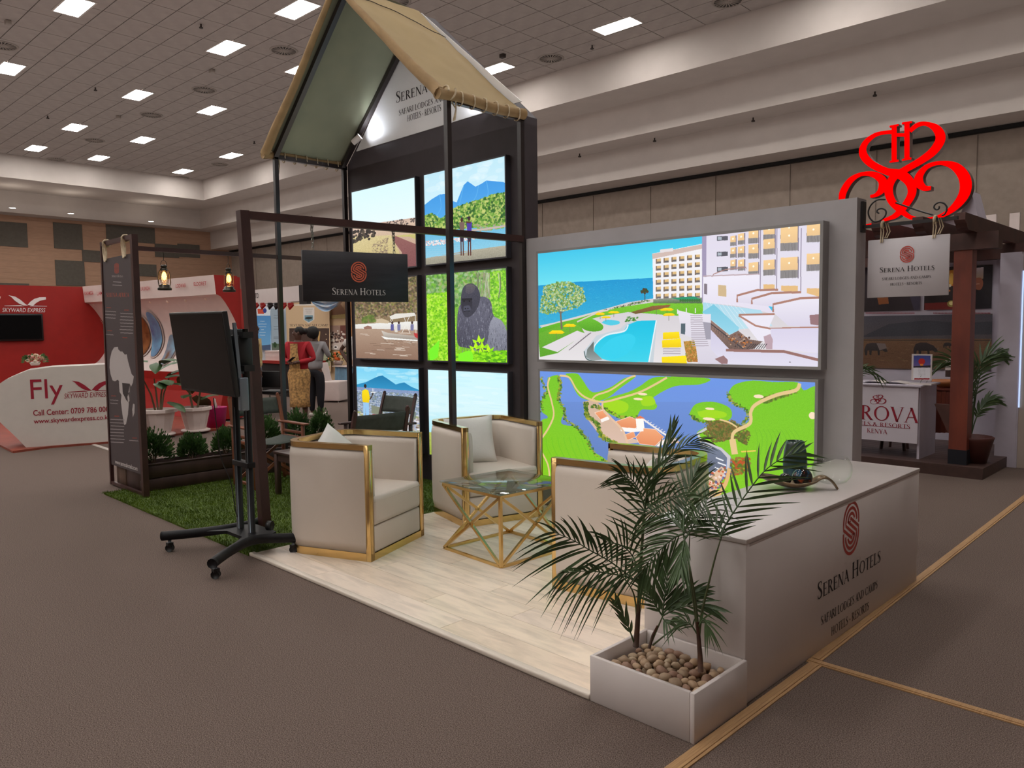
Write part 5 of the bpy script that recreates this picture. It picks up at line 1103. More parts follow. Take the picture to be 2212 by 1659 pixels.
def armchair(label):
    t = thing('armchair', label, 'armchair', (0,0,0), 0, 'white armchairs with brass edging round the glass table')
    H = .805; hw = .37; fx = .37; bx_ = -.37; U = upath(hw, fx, bx_, .17); Ui = upath(hw-.012, fx-.004, bx_+.012, .16)
    mb = MB(); sweep(mb, upath(hw-.006, fx-.03, bx_+.006, .165), [(0,.055),(0,H-.045),(.004,H-.035),(.03,H-.035),(.03,.055)]); sweep(mb, upath(hw+.0, fx-.035, bx_, .17), [(.0,.075),(-.008,.12),(-.010,.4),(-.008,H-.1),(0,H-.05),(.012,H-.045),(.012,.075)]); obj('outer_panel', mb, M_leath, t)
    mb = MB(); sweep(mb, upath(hw-.035, fx-.02, bx_+.035, .14), [(0,.2),(0,H-.06),(.012,H-.046),(.045,H-.05),(.058,H-.08),(.062,.5),(.06,.2)]); obj('inner_padding', mb, M_leath, t)
    mb = MB(); sweep(mb, U, [(0,H-.036),(0,H),(.05,H),(.05,H-.036)], False); obj('top_rail', mb, M_gold, t)
    for s_ in (-1, 1):
        mb = MB(); mb.rbox((fx-.014, s_*hw, 0), (fx, s_*(hw-.05), H), .002, 1); mb.rbox((fx-.04, s_*(hw+.001), 0), (fx-.0, s_*(hw-.01), H), .002, 1); obj('front_post', mb, M_gold, t)
    mb = MB(); sweep(mb, upath(hw-.002, fx, bx_+.002, .168), [(0,0),(0,.055),(.02,.055),(.02,0)], False); mb.box((fx-.012, -hw+.002, 0), (fx, hw-.002, .05)); obj('plinth', mb, M_gold, t)
    mb = MB(); mb.rbox((bx_+.05, -hw+.052, .052), (fx-.004, hw-.052, .235), .012, 2); obj('seat_base', mb, M_leath, t)
    mb = MB(); mb.rbox((bx_+.06, -hw+.05, .238), (fx+.006, hw-.05, .435), .035, 4)
    o = obj('seat_cushion', mb, M_leath, t)
    for v in o.data.vertices:
        if v.co.z > .40: v.co.z += .012*math.cos(v.co.y/.36*1.5)
    mb = MB(); mb.tube([(fx+.003, -hw+.06, .405), (fx+.005, hw-.06, .405)], .003, 6); obj('piping', mb, M_leath, t)
    return t
def place_front(t, a, b_):       # a = front corner at local -y, b = front corner at local +y
    a = Vector(a); b_ = Vector(b_); yv = (b_-a).normalized(); ang = math.atan2(-yv.x, yv.y); m = (a+b_)/2; f = Vector((math.cos(ang), math.sin(ang))); t.location = (m.x-f.x*.37, m.y-f.y*.37, .015); t.rotation_euler = (0, 0, ang)
c1_ = armchair('white armchair with brass edging beside the black screen stand'); place_front(c1_, (-4.335,2.955), (-4.62,3.655))
c2_ = dup(c1_, (0,0,0), 0, 'white armchair with brass edging in front of the tower corner, square cushion upright'); place_front(c2_, (-4.54,4.005), (-4.345,4.70))
c3_ = dup(c1_, (0,0,0), 0, 'white armchair with brass edging, its back to the counter, behind the palms'); place_front(c3_, (-3.185,4.14), (-3.085,3.425))
# cushions
M_cush = mat('cushion_white', (232,230,225), .6, var=.02, scale=6, bump=.12, bscale=90)
def cushion(label, M, sz=.42, th=.075, seed=0):
    mb = MB()
    def f(sgn):
        def g(u, v):
            x, y = (-1+2*u), (-1+2*v); e = (1-x**4)*(1-y**4); pinch = 1-.10*(1-abs(x)**3)*(abs(y)**6)-.0; px_ = x*(1-.07*(1-x*x)*0-.07*(1-abs(y)**2)*abs(x)**4); py_ = y*(1-.07*(1-abs(x)**2)*abs(y)**4)
            return (px_*sz/2, py_*sz/2, sgn*th*(max(e, 0)**.55)+.006*mnoise.noise(Vector((x*2+seed, y*2, sgn))))
        return g
    mb.grid(f(1), 18, 18, True, M); g = f(-1); mb.grid(lambda u, v: g(1-u, v), 18, 18, True, M)
    return single('cushion', mb, M_cush, label, 'cushion', 'white cushions on the armchairs')
def chairM(c): return T(*c.location) @ Matrix.Rotation(c.rotation_euler[2], 4, 'Z')
def lean(c, x, y, rz, tilt, z, roll=0): return chairM(c) @ T(x, y, z) @ Matrix.Rotation(rz, 4, 'Z') @ Matrix.Rotation(tilt, 4, 'Y') @ Matrix.Rotation(roll, 4, 'Z')
cushion('white cushion slumped in the corner of the armchair beside the screen stand', lean(c1_, -.16, .02, -.25, math.radians(60), .615, .65), .44, .06, 1)
cushion('square white cushion upright in the armchair by the tower', lean(c2_, -.13, -.06, -.38, math.radians(68), .62, .06), .43, .065, 2)
cushion('white cushion half hidden in the armchair behind the palms', lean(c3_, -.14, .04, .1, math.radians(66), .63, .1), .42, .06, 3)
# glass table
tb = thing('coffee_table', 'square glass coffee table on a crossed brass frame', 'table', (-3.885, 3.81, .015), math.radians(-3.5))
h = .315; zt = .485
mb = MB(); mb.rbox((-.335, -.335, zt+.004), (.335, .335, zt+.014), .002, 1); M_tg = glassmat('table_glass', (222,230,226), .01, .07, .7); obj('glass_top', mb, M_tg, tb)
cs = [(-h,-h),(h,-h),(h,h),(-h,h)]
for z, nm in ((.010, 'base_rail'), (zt-.008, 'top_rail')):
    for i in range(4): mb = MB(); a, b_ = cs[i], cs[(i+1) % 4]; mb.bar((a[0], a[1], z), (b_[0], b_[1], z), .018, .02); obj(nm, mb, M_gold, tb)
for i in range(4):
    a, b_ = cs[i], cs[(i+1) % 4]
    mb = MB(); mb.bar((a[0], a[1], .01), (b_[0], b_[1], zt-.01), .018, .018); mb.bar((b_[0], b_[1], .01), (a[0], a[1], zt-.01), .018, .018); obj('cross_brace', mb, M_gold, tb)
mb = MB(); mb.bar((h, -h, .01), (h, -h, zt), .02, .02); obj('leg', mb, M_gold, tb)
# ================================================================ SCREEN STAND
M_blk = mat('stand_black', (20,19,22), .5, var=.1, scale=20, spec=.25); M_blkp = mat('plastic_black', (18,18,20), .5, var=0); M_steel = mat('stand_steel', (120,130,140), .4, .6, var=0)
st = thing('screen_stand', 'black wheeled screen stand with two tall poles and splayed feet', 'stand', (-5.3, 2.45, 0))
for nm, pts in (('foot', [(-5.74,2.10,.115),(-5.62,2.25,.125),(-5.52,2.42,.135),(-5.50,2.55,.135),(-5.56,2.72,.12),(-5.66,2.86,.115)]), ('foot', [(-4.80,2.06,.115),(-4.93,2.22,.125),(-5.04,2.40,.135),(-5.06,2.52,.135),(-5.0,2.68,.12),(-4.93,2.80,.115)])):
    mb = MB(); mb.tube(smooth_pts(pts, 5), .034, 12); obj(nm, mb, M_blk, st, True)
mb = MB(); mb.prism([(-5.50,2.33),(-5.40,2.44),(-5.16,2.44),(-5.05,2.33),(-5.04,2.58),(-5.12,2.68),(-5.42,2.68),(-5.52,2.58)], .125, .148); obj('base_plate', mb, M_blk, st, True)
for x, y in ((-5.70,2.14),(-4.84,2.10),(-4.965,2.73),(-5.60,2.80)):
    z_ = 0.0 if y < 2.5 else .012
    c = obj('caster', MB().tube([(x,y,.062),(x,y,.085)], .012, 8), M_steel, st, True)
    mb = MB(); mb.tube([(x-.012,y+.012,.028+z_*.6),(x+.012,y-.012,.028+z_*.6)], .028, 14); mb.box((x-.02,y-.02,.045),(x+.02,y+.02,.068)); obj('wheel', mb, M_blkp, c, False).matrix_parent_inverse = worldmat(c).inverted()
for x in (-5.415, -5.235):
    mb = MB(); mb.tube([(x,2.55,.14),(x,2.55,1.62)], .026, 12); obj('pole', mb, M_blk, st, True)
    mb = MB(); mb.tube([(x+.020,2.530,.14),(x+.020,2.530,1.05)], .003, 6); obj('pole_seam', mb, M_steel, st, True)
mb = MB(); mb.rbox((-5.45,2.52,.62),(-5.20,2.58,.66), .005); obj('cross_clamp', mb, M_blk, st, True)
mb = MB(); mb.tube([(-5.13,2.62,.2),(-5.10,2.64,.2)], .035, 12); obj('knob', mb, M_blkp, st, True)
mb = MB(); mb.rbox((-5.44,2.46,1.30),(-5.20,2.52,1.62), .006); mb.rbox((-5.0,2.30,1.36),(-4.86,2.42,1.58), .004, 1); mb.box((-4.90,2.33,1.34),(-4.80,2.40,1.38)); mb.box((-4.90,2.33,1.56),(-4.80,2.40,1.60)); mb.bar((-5.3,2.44,1.46),(-4.9,2.36,1.46), .05, .16); obj('mount', mb, M_blkp, st, True)
for x in (-4.83,): mb = MB(); mb.rbox((x-.02,2.30,1.08),(x+.02,2.36,1.30), .008, 2); mb.bar((x,2.31,1.28),(x-.01,2.29,1.66), .022, .014); obj('tilt_bracket', mb, M_steel, st, True)
sc_ = thing('display_screen', 'black flat screen, switched off, tilted down on the wheeled stand', 'screen', (-5.25, 2.25, 1.45))
a, b_, c, d = PY(392,842,2.27), PY(509,859,2.27), PY(486,675,2.2), PY(366,676,2.2)
Mx = frameM(a, b_-a, d-a); wd = (b_-a).length; ht = (d-a).length
mb = MB(); mb.rbox((0,0,-.035),(wd,ht,0), .006, 2, Mx); obj('casing', mb, M_blkp, sc_, True)
mb = MB(); mb.box((.012,.02,0),(wd-.012,ht-.012,.0015), Mx); obj('glass_panel', mb, mat('screen_off', (8,8,10), .12, var=0, spec=.18), sc_, True)
mb = MB(); mb.rbox((wd*.2,ht*.15,-.07),(wd*.8,ht*.7,-.035), .01, 2, Mx); obj('rear_housing', mb, M_blkp, sc_, True)
mb = MB(); cb = [P for P in (PY(461,860,2.3), PY(468,920,2.36), PY(478,990,2.42), PY(498,1040,2.46), PY(508,1100,2.5))]; mb.tube([tuple(p) for p in smooth_pts([tuple(q) for q in cb], 5)]+[(-5.45,2.56,.15)], .0035, 5); single('cable', mb, M_blkp, 'thin black cable hanging from the bottom of the screen', 'cable')
# ================================================================ FOLDING CHAIRS AND SIDE TABLE ON THE GRASS
M_cw = mat('chair_wood', (146,84,56), .5, col2=(112,62,42), scale=9, stretch=(1,1,.2)); M_cwd = mat('chair_wood_dark', (84,50,46), .5, col2=(62,38,36), scale=9)
M_cnv = mat('chair_canvas', (74,80,74), .85, var=.08, scale=20)
def folding_chair(label, loc, rz, wood):
    t = thing('folding_chair', label, 'chair', loc, rz, 'wooden folding canvas chairs on the grass'); W_ = .56; dep = .50      # faces +x
    for s_ in (-1, 1):
        y = s_*W_/2
        for x, z1 in ((.22,.60),(-.20,.62)): mb = MB(); mb.rbox((x-.018,y-.014,.0),(x+.018,y+.014,z1), .003, 1); obj('leg', mb, wood, t)
        mb = MB(); mb.rbox((-.26,y-.03,.60),(.30,y+.03,.622), .008, 2); obj('armrest', mb, wood, t)
        mb = MB(); mb.bar((-.20,y,.60),(-.28,y*.97,.90), .034, .022); mb.ball((-.28,y*.97,.905), (.018,.014,.016), 8, 6); obj('back_post', mb, wood, t)
        mb = MB(); mb.rbox((-.20,y-.010,.44),(.22,y+.010,.475), .003, 1); mb.rbox((-.20,y-.010,.03),(.22,y+.010,.06), .003, 1); mb.rbox((-.20,y-.010,.50),(.22,y+.010,.53), .003, 1); obj('side_rail', mb, wood, t)
    for x in (.16, -.14):
        mb = MB(); mb.bar((x,-W_/2,.05),(x,W_/2,.44), .014, .03); obj('cross_leg', mb, wood, t); mb = MB(); mb.bar((x+.018,W_/2,.05),(x+.018,-W_/2,.44), .014, .03); obj('cross_leg', mb, wood, t)
    mb = MB(); mb.grid(lambda u, v: (-.20+.44*u, -W_/2+W_*v, .47-.035*math.sin(math.pi*v)), 4, 12); o = obj('seat', mb, M_cnv, t); m_ = o.modifiers.new('s', 'SOLIDIFY'); m_.thickness = .004
    mb = MB(); mb.grid(lambda u, v: (-.225-.05*u-.035*math.sin(math.pi*v), -W_/2+W_*v, .70+.17*u), 4, 12); o = obj('backrest', mb, M_cnv, t); m_ = o.modifiers.new('s', 'SOLIDIFY'); m_.thickness = .004
    return t
folding_chair('light brown folding canvas chair left, behind the dark sign post', (-7.42, 3.83, .02), 0, M_cw)
folding_chair('dark framed folding canvas chair standing before the waiter picture', (-6.62, 4.66, .02), -math.pi/2, M_cwd)
folding_chair('dark folding canvas chair mostly hidden behind the nearest white armchair', (-5.68, 3.84, .02), math.pi, M_cwd)
sd = thing('side_table', 'small dark brown side table on the grass beside the folding chair', 'table', (-6.64, 3.82, .02))
mb = MB(); mb.rbox((-.23,-.23,.40),(.23,.23,.425), .005); obj('top', mb, M_dark, sd)
mb = MB(); mb.box((-.21,-.21,.33),(.21,.21,.40)); obj('apron', mb, M_dark, sd)
for x, y in ((-.2,-.2),(.2,-.2),(.2,.2),(-.2,.2)): mb = MB(); mb.rbox((x-.024,y-.024,0),(x+.024,y+.024,.40), .003, 1); obj('leg', mb, M_dark, sd)
# ================================================================ PEOPLE
def skinmesh(name, V, E, m, parent, root=0, sub=2):
    """V: name -> (pos, rx, ry) in world; E: edges"""
    bm = bmesh.new(); ly = bm.verts.layers.skin.verify(); D = {}
    for k, (p, rx, ry) in V.items():
        v = bm.verts.new(p); v[ly].radius = (rx, ry); D[k] = v
    D[root or next(iter(V))][ly].use_root = True
    for a, b in E: bm.edges.new((D[a], D[b]))
    me = bpy.data.meshes.new(name); bm.to_mesh(me); bm.free(); me.materials.append(m); o = bpy.data.objects.new(name, me); C.objects.link(o)
    s = o.modifiers.new('skin', 'SKIN'); s.use_smooth_shade = True; q = o.modifiers.new('sub', 'SUBSURF'); q.levels = sub; q.render_levels = sub
    if parent: o.parent = parent
    return o
M_skin = mat('skin_brown', (84,54,42), .55, var=.04); M_hair = mat('hair_black', (16,13,12), .7, var=.2, scale=60, bump=.6, bscale=120); M_eye = mat('eye', (176,164,154), .3, var=0); M_pupil = mat('pupil', (20,12,10), .3, var=0)
def person(label, loc, rz, H, arms, top, bottom, skirt=None, hair='short', head_turn=0, shoes=(40,36,36), slim=1.0, topname='shirt', sleeve=.5, female=False):
    """faces +y locally. arms: for side s the elbow, wrist positions (unit height)"""
    t = thing('person', label, 'person', loc, rz, 'people among the far stands'); h = H
    P = lambda x, y, z: Vector((x*h, y*h, z*h)); sh = .108 if female else .122; k = slim
    V = {'pelvis': (P(0,0,.53), .085*h*k, .062*h*k), 'waist': (P(0,0,.61), .070*h*k, .052*h*k), 'chest': (P(0,.0,.72), .088*h*k, .062*h*k), 'uchest': (P(0,-.004,.79), .072*h*k, .050*h*k), 'neck': (P(0,0,.845), .030*h, .030*h),
         'jaw': (P(.01*math.sin(head_turn),.012*math.cos(head_turn),.885), .036*h, .040*h), 'head': (P(0,0,.925), .043*h, .050*h), 'crown': (P(0,-.004,.962), .034*h, .040*h),
         'nose': (P(-.052*math.sin(head_turn), .052*math.cos(head_turn), .908), .008*h, .008*h)}
    E_ = [('pelvis','waist'),('waist','chest'),('chest','uchest'),('uchest','neck'),('neck','jaw'),('jaw','head'),('head','crown'),('head','nose')]
    for s_, nm in ((-1,'l'),(1,'r')):
        el, wr = arms[nm]
        V['sh'+nm] = (P(s_*sh,0,.80), .036*h*k, .034*h*k); V['el'+nm] = (P(*el), .024*h*k, .024*h*k); V['wr'+nm] = (P(*wr), .015*h, .018*h)
        d = (Vector(wr)-Vector(el)).normalized(); pl = Vector(wr)+d*.028; V['pa'+nm] = (P(*pl), .016*h, .022*h)
        E_ += [('uchest','sh'+nm),('sh'+nm,'el'+nm),('el'+nm,'wr'+nm),('wr'+nm,'pa'+nm)]
        side = d.cross(Vector((0,0,1)) if abs(d.z) < .9 else Vector((0,1,0))).normalized()
        for q in range(4):
            a = pl+d*(.022+.004*(1-abs(q-1.5)))+side*(q-1.5)*.011; b = a+d*.022+Vector((0,.004,-.006)); V['f%s%d' % (nm,q)] = (P(*a), .0052*h, .0052*h); V['g%s%d' % (nm,q)] = (P(*b), .0045*h, .0045*h); E_ += [('pa'+nm,'f%s%d' % (nm,q)),('f%s%d' % (nm,q),'g%s%d' % (nm,q))]
        a = Vector(wr)+d*.016-side*.022; b = a+d*.02-side*.004; V['t'+nm] = (P(*a), .006*h, .006*h); V['u'+nm] = (P(*b), .005*h, .005*h); E_ += [('wr'+nm,'t'+nm),('t'+nm,'u'+nm)]
        V['hip'+nm] = (P(s_*.052,0,.49), .052*h*k, .055*h*k); V['kn'+nm] = (P(s_*.056,.006,.285), .034*h*k, .036*h*k); V['ca'+nm] = (P(s_*.056,-.006,.2), .031*h*k, .034*h*k); V['an'+nm] = (P(s_*.056,0,.045), .018*h, .020*h); V['to'+nm] = (P(s_*.062,.075,.016), .018*h, .013*h)
        E_ += [('pelvis','hip'+nm),('hip'+nm,'kn'+nm),('kn'+nm,'ca'+nm),('ca'+nm,'an'+nm),('an'+nm,'to'+nm)]
    thin = {'pelvis':.6,'waist':.68,'chest':.8,'uchest':.72,'shl':.72,'shr':.72,'hipl':.78,'hipr':.78,'knl':.88,'knr':.88,'cal':.92,'car':.92,'ell':.85,'elr':.85}
    skinmesh('body', {k_: (v_[0], v_[1]*thin.get(k_, 1), v_[2]*thin.get(k_, 1)) for k_, v_ in V.items()}, E_, M_skin, t, 'pelvis')
    g = lambda n, e=.008: (V[n][0], V[n][1]+e*h, V[n][2]+e*h)
    mt = mat('cloth_'+'_'.join(map(str, top)), top, .85, var=.06, scale=5, bump=.3, bscale=14); VV = {}; EE = []
    for n in ('waist','chest','uchest'): VV[n] = g(n, .013)
    VV['hem'] = (P(0,0,.50), V['pelvis'][1]+.020*h, V['pelvis'][2]+.024*h); VV['neckline'] = (P(0,0,.825), .040*h, .036*h); EE = [('hem','waist'),('waist','chest'),('chest','uchest'),('uchest','neckline')]
    for nm in 'lr':
        VV['sh'+nm] = g('sh'+nm, .008); e = V['sh'+nm][0].lerp(V['el'+nm][0], sleeve*2 if sleeve <= .5 else 1); VV['el'+nm] = (e, (.034 if sleeve <= .5 else .028)*h, (.034 if sleeve <= .5 else .028)*h); EE += [('uchest','sh'+nm),('sh'+nm,'el'+nm)]
        if sleeve > .5: e2 = V['el'+nm][0].lerp(V['wr'+nm][0], .92); VV['wr'+nm] = (e2, .021*h, .023*h); EE.append(('el'+nm,'wr'+nm))
    skinmesh(topname, VV, EE, mt, t, 'chest')
    mbt = mat('cloth_'+'_'.join(map(str, bottom)), bottom, .85, var=.06, scale=6)
    if skirt is None:
        VV = {'pelvis': g('pelvis', .014)}; EE = []
        VV['belt'] = (P(0,0,.57), V['waist'][1]+.010*h, V['waist'][2]+.010*h); EE = [('belt','pelvis')]
        for nm in 'lr':
            for n in ('hip','kn','ca'): VV[n+nm] = g(n+nm, .012)
            VV['an'+nm] = (V['an'+nm][0]+Vector((0,0,.01*h)), .026*h, .028*h); EE += [('pelvis','hip'+nm),('hip'+nm,'kn'+nm),('kn'+nm,'ca'+nm),('ca'+nm,'an'+nm)]
        skinmesh('trousers', VV, EE, mbt, t, 'pelvis')
    else:
        md = mat('dress_print', skirt, .85, col2=tuple(int(c*.62) for c in skirt), scale=26, bump=.2)
        mb = MB(); mb.lathe([(.0,.56),(.09,.555),(.106,.52),(.108,.48),(.100,.36),(.094,.24),(.098,.165),(.09,.163),(.02,.20)], 24); 
        for v in mb.v: v.x *= h*1.12; v.y *= h*.86; v.z *= h
        def patch(u, v):
            z = .50+.315*v; wd = .058-.012*v+.006*math.sin(v*6); x = (u-.5)*2*wd; return (x*h, (.0885+.004*math.sin(v*3))*h*math.sqrt(max(.1, 1-(x/.115)**2)), z*h)
        m2 = MB(); m2.grid(patch, 8, 12); obj('dress_bodice', m2, md, t)
        obj('dress', mb, md, t)
    Mh = T(0, 0, .925*h) @ Matrix.Rotation(head_turn, 4, 'Z')
    mb = MB()
    if hair == 'short': mb.ball((0,-.016*h,.020*h), (.049*h,.052*h,.044*h), 16, 10, Mh)
    elif hair == 'tied': mb.ball((0,-.017*h,.018*h), (.050*h,.053*h,.047*h), 16, 10, Mh); mb.ball((0,-.070*h,.012*h), (.034*h,.034*h,.032*h), 12, 8, Mh)
    else: mb.ball((0,-.034*h,.006*h), (.072*h,.066*h,.070*h), 18, 12, Mh)
    for v in mb.v: v += Vector((mnoise.noise(v*30), mnoise.noise(v*30+Vector((9,0,0))), mnoise.noise(v*30+Vector((0,9,0)))))*.006
    obj('hair', mb, M_hair, t)
    for s_ in (-1, 1):
        mb = MB(); mb.ball((s_*.018*h,.047*h,-.002*h), .0055*h, 8, 6, Mh); o = obj('eye', mb, M_eye, t); mb = MB(); mb.ball((s_*.018*h,.0525*h,-.002*h), .003*h, 6, 4, Mh); obj('pupil', mb, M_pupil, o)
        mb = MB(); mb.ball((s_*.045*h,-.004*h,-.006*h), (.007*h,.012*h,.018*h), 8, 6, Mh); obj('ear', mb, M_skin, t)
        mb = MB(); mb.rbox((s_*.058*h-.028*h,-.035*h,0),(s_*.058*h+.028*h,.105*h,.042*h), .02*h, 3); obj('shoe', mb, mat('shoe_%d' % shoes[0], shoes, .6, var=0), t)
    mb = MB(); mb.rbox((-.015*h,.046*h,-.032*h),(.015*h,.053*h,-.026*h), .003*h, 2, Mh); obj('mouth', mb, mat('lips', (98,48,44), .5, var=0), t)
    return t
def floor_at(u, dist): p = PD(u, 716, dist); return Vector((p.x, p.y, 0))
def face_to(a, b): d = Vector(b)-Vector(a); return math.atan2(-d.x, d.y)
pm_ = floor_at(549, 14.2); person('person in a pale yellow t-shirt and grey trousers seen behind the screen stand', pm_, face_to(pm_, pm_+Vector((4,9,0))), 1.80, {'l': ((-.155,-.02,.64),(-.15,.03,.50)), 'r': ((.155,-.02,.64),(.155,.03,.50))}, (226,204,150), (92,92,98), hair='short', topname='shirt', sleeve=.4, slim=1.08)
pw_ = floor_at(643, 13.4); w1 = person('person in a red cardigan over a golden patterned dress holding a phone', pw_, face_to(pw_, (pw_.x+3.4, pw_.y-6.0, 0)), 1.70, {'l': ((-.175,-.01,.655),(-.05,.120,.625)), 'r': ((.175,-.01,.655),(.03,.130,.63))}, (168,28,40), (190,150,100), skirt=(214,166,104), hair='tied', head_turn=-1.0, topname='cardigan', sleeve=.9, female=True, slim=1.22)
mb = MB(); mb.rbox((-.035,-.075,-.005),(.035,.075,.005), .004, 1, worldmat(w1) @ T(-.02*1.7,.165*1.7,.66*1.7) @ Matrix.Rotation(1.2, 4, 'Z') @ Matrix.Rotation(.5, 4, 'X')); single('phone', mb, M_blkp, 'dark phone held by the person in the red cardigan', 'phone')
pg_ = floor_at(679, 14.3); person('person in a grey hooded top and black trousers, back to the camera', pg_, face_to(pg_, (pg_.x-3, pg_.y+6, 0)), 1.69, {'l': ((-.145,.03,.67),(-.08,.12,.68)), 'r': ((.155,.03,.67),(.10,.12,.70))}, (150,148,150), (22,22,30), hair='afro', topname='hooded_top', sleeve=.9, female=True, shoes=(214,206,196))
pf_ = floor_at(778, 13.2); person('person in a white t-shirt, one bent arm showing left of the dark tower', pf_, face_to(pf_, (pf_.x+5, pf_.y-5, 0)), 1.78, {'l': ((-.20,-.03,.71),(-.12,.03,.60)), 'r': ((.20,-.03,.71),(.12,.03,.60))}, (214,208,204), (50,50,60), topname='shirt', sleeve=.3)
# ================================================================ FLAT HELPERS FOR THE FAR STANDS
def brd(name, u0, v0, u1, v1, Y, m, parent=None, th=.04, bev=0):
    um, vm_ = (u0+u1)/2, (v0+v1)/2; a, b_ = PY(u0, vm_, Y), PY(u1, vm_, Y); z1, z0 = PY(um, v0, Y).z, PY(um, v1, Y).z
    mb = MB(); mb.box((a.x, Y, max(z0, 0)), (b_.x, Y+th, z1)); return obj(name, mb, m, parent, bool(parent)), (a.x, b_.x, z0, z1)
def printed(name, u0, v0, u1, v1, Y, base, draw, parent, w=200, hgt=200, emit=0):
    um, vm_ = (u0+u1)/2, (v0+v1)/2; a, b_ = PY(u0, vm_, Y), PY(u1, vm_, Y); z1, z0 = PY(um, v0, Y).z, PY(um, v1, Y).z
    def cv_(x, y): p = PY(x, y, Y); return ((p.x-a.x)/(b_.x-a.x), (p.z-z0)/(z1-z0))
    pr = Print(name+'_print', w, hgt, cv_, base); draw(pr)
    return panel_obj(name, ((a.x, Y, z0), (b_.x, Y, z0), (b_.x, Y, z1), (a.x, Y, z1)), pr.material(emit), parent)
M_red = mat('stand_red', (158,28,22), .5, var=.03); M_sw = mat('stand_white', (220,204,198), .5, var=.015); M_maroon = mat('letter_maroon', (150,20,44), .5, var=0); M_wl = mat('letter_white', (236,230,228), .5, var=0)
# ================================================================ AIRLINE STAND (left)
a_, b_ = PZ(60,971), PZ(236,958); XD = (b_-a_).normalized(); NN = Vector((XD.y, -XD.x, 0)); NN = NN if NN.dot(OC-a_) > 0 else -NN
ac = thing('airline_counter', 'white airline counter with rounded slanting end and maroon lettering', 'counter', a_)
MC = frameM(a_, XD, (0,0,1))
def onc(u, v): p = PL(u, v, a_, NN)-a_; return (p.dot(XD), p.z)
poly = [onc(*p) for p in smooth_pts([(60,970.5),(30,940),(0,912),(-22,888),(-26,868),(-14,842),(6,824),(28,813),(60,800)], 4)]+[onc(110,793), onc(160,790.5), onc(232,787), onc(290,785), onc(290,953.5), onc(180,962)]
mb = MB(); mb.prism(poly, -.62, 0, MC); obj('body', mb, mat('airline_white', (206,198,190), .35, var=.015), ac, True)
def txt(s_, u, v, u1, hpx, m, parent, sh=0, bold=0, M0=None, onf=None, name='lettering'):
    p, q = onc(u, v), onc(u1, v); hh2 = onc(u, v-hpx)[1]-onc(u, v)[1]
    M = MC @ T(p[0], p[1], .003); return obj(name, sans(s_, M, q[0]-p[0], hh2, shear=sh, bold=bold), m, parent, True)
txt('Fly', 67, 862, 137, 43, M_maroon, ac); txt('SKYWARD EXPRESS', 139, 861, 234, 11, M_maroon, ac, .2); txt('Call Center: 0709 786 000', 72, 898, 236, 12, M_maroon, ac, 0, .012); txt('www.skywardexpress.co.ke', 73, 915, 240, 10, M_maroon, ac, 0, .012)
def bird(M, w_, m, parent):
    k = w_/300; Q = [[(30,92),(60,84),(100,80),(128,84),(140,92)],[(178,92),(210,86),(250,86),(306,92)]]
    P1 = [(50,170),(95,160),(130,135),(165,100),(178,92),(150,92),(120,105),(90,130),(70,155)]; P2 = [(175,96),(215,92),(235,112),(262,130),(306,142),(306,160),(262,158),(225,145),(196,122)]
    polys = [[(x*k, (y-86)*k) for x, y in P] for P in (P1[::-1], P2)]+[[(20*k,0),(150*k,0),(130*k,8*k),(20*k,3*k)],[(190*k,0),(310*k,0),(310*k,3*k),(200*k,6*k)]]
    mb = MB()
    for q in polys:
        ar = sum(q[i][0]*q[(i+1) % len(q)][1]-q[(i+1) % len(q)][0]*q[i][1] for i in range(len(q))); q = q if ar > 0 else q[::-1]; mb.add([(x, y, .003) for x, y in q], [list(range(len(q)))], False, M)
    return obj('bird_emblem', mb, m, parent, True)
p = onc(139, 848); q = onc(240, 848); bird(MC @ T(p[0], p[1], 0), q[0]-p[0], M_maroon, ac)
tpz = onc(75,788)[1]
# platform
fl = [PZ(*p) for p in ((-60,935),(28,979),(110,968),(290,954),(330,947),(487,928))]; mb = MB()
poly = [(p.x, p.y) for p in fl]+[(-12.8,5.95),(-18.6,5.9),(-18.6,1.5),(-14.5,1.4)]; ar = sum(poly[i][0]*poly[(i+1) % len(poly)][1]-poly[(i+1) % len(poly)][0]*poly[i][1] for i in range(len(poly))); mb.prism(poly if ar > 0 else poly[::-1], 0, .03)
single('stand_platform', mb, mat('platform_red', (140,64,46), .5, col2=(120,52,38), scale=4), 'low reddish platform under the airline stand', 'platform')
# red walls
ZW = 2.6; W0 = PZ(-45,614,ZW); W1 = PZ(178,620,ZW); W2 = PZ(505,591,ZW); WL = PZ(460,589,ZW)
rw = thing('airline_wall', 'tall red wall of the airline stand with a white cabin panel in front', 'display wall', (W1.x, W1.y, 0))
def slab(name, p, q, z0, z1, th, m, parent, bz=None):
    d = Vector((q.x-p.x, q.y-p.y, 0)); L = d.length; d.normalize(); n_ = Vector((-d.y, d.x, 0)); n_ = n_ if n_.dot(Vector((p.x, p.y, 0))) > 0 else -n_
    mb = MB(); M = frameM((p.x, p.y, 0), d, n_); mb.box((0, 0, z0) if M.col[2][2] > 0 else (0, 0, -z1), (L, th, z1) if M.col[2][2] > 0 else (L, th, -z0), M); return obj(name, mb, m, parent, True)
D2_ = Vector((W2.x-W1.x, W2.y-W1.y, 0)).normalized(); N2_ = Vector((D2_.y, -D2_.x, 0)); N2_ = N2_ if N2_.dot(OC-W1) > 0 else -N2_
D0_ = Vector((W1.x-W0.x, W1.y-W0.y, 0)).normalized()
slab('red_panel', W0, W1+D0_*.6, .03, ZW, .12, M_red, rw); slab('red_panel', W1-N2_*.47, PL(505,591,W1-N2_*.47,N2_), .03, ZW, .12, M_red, rw)
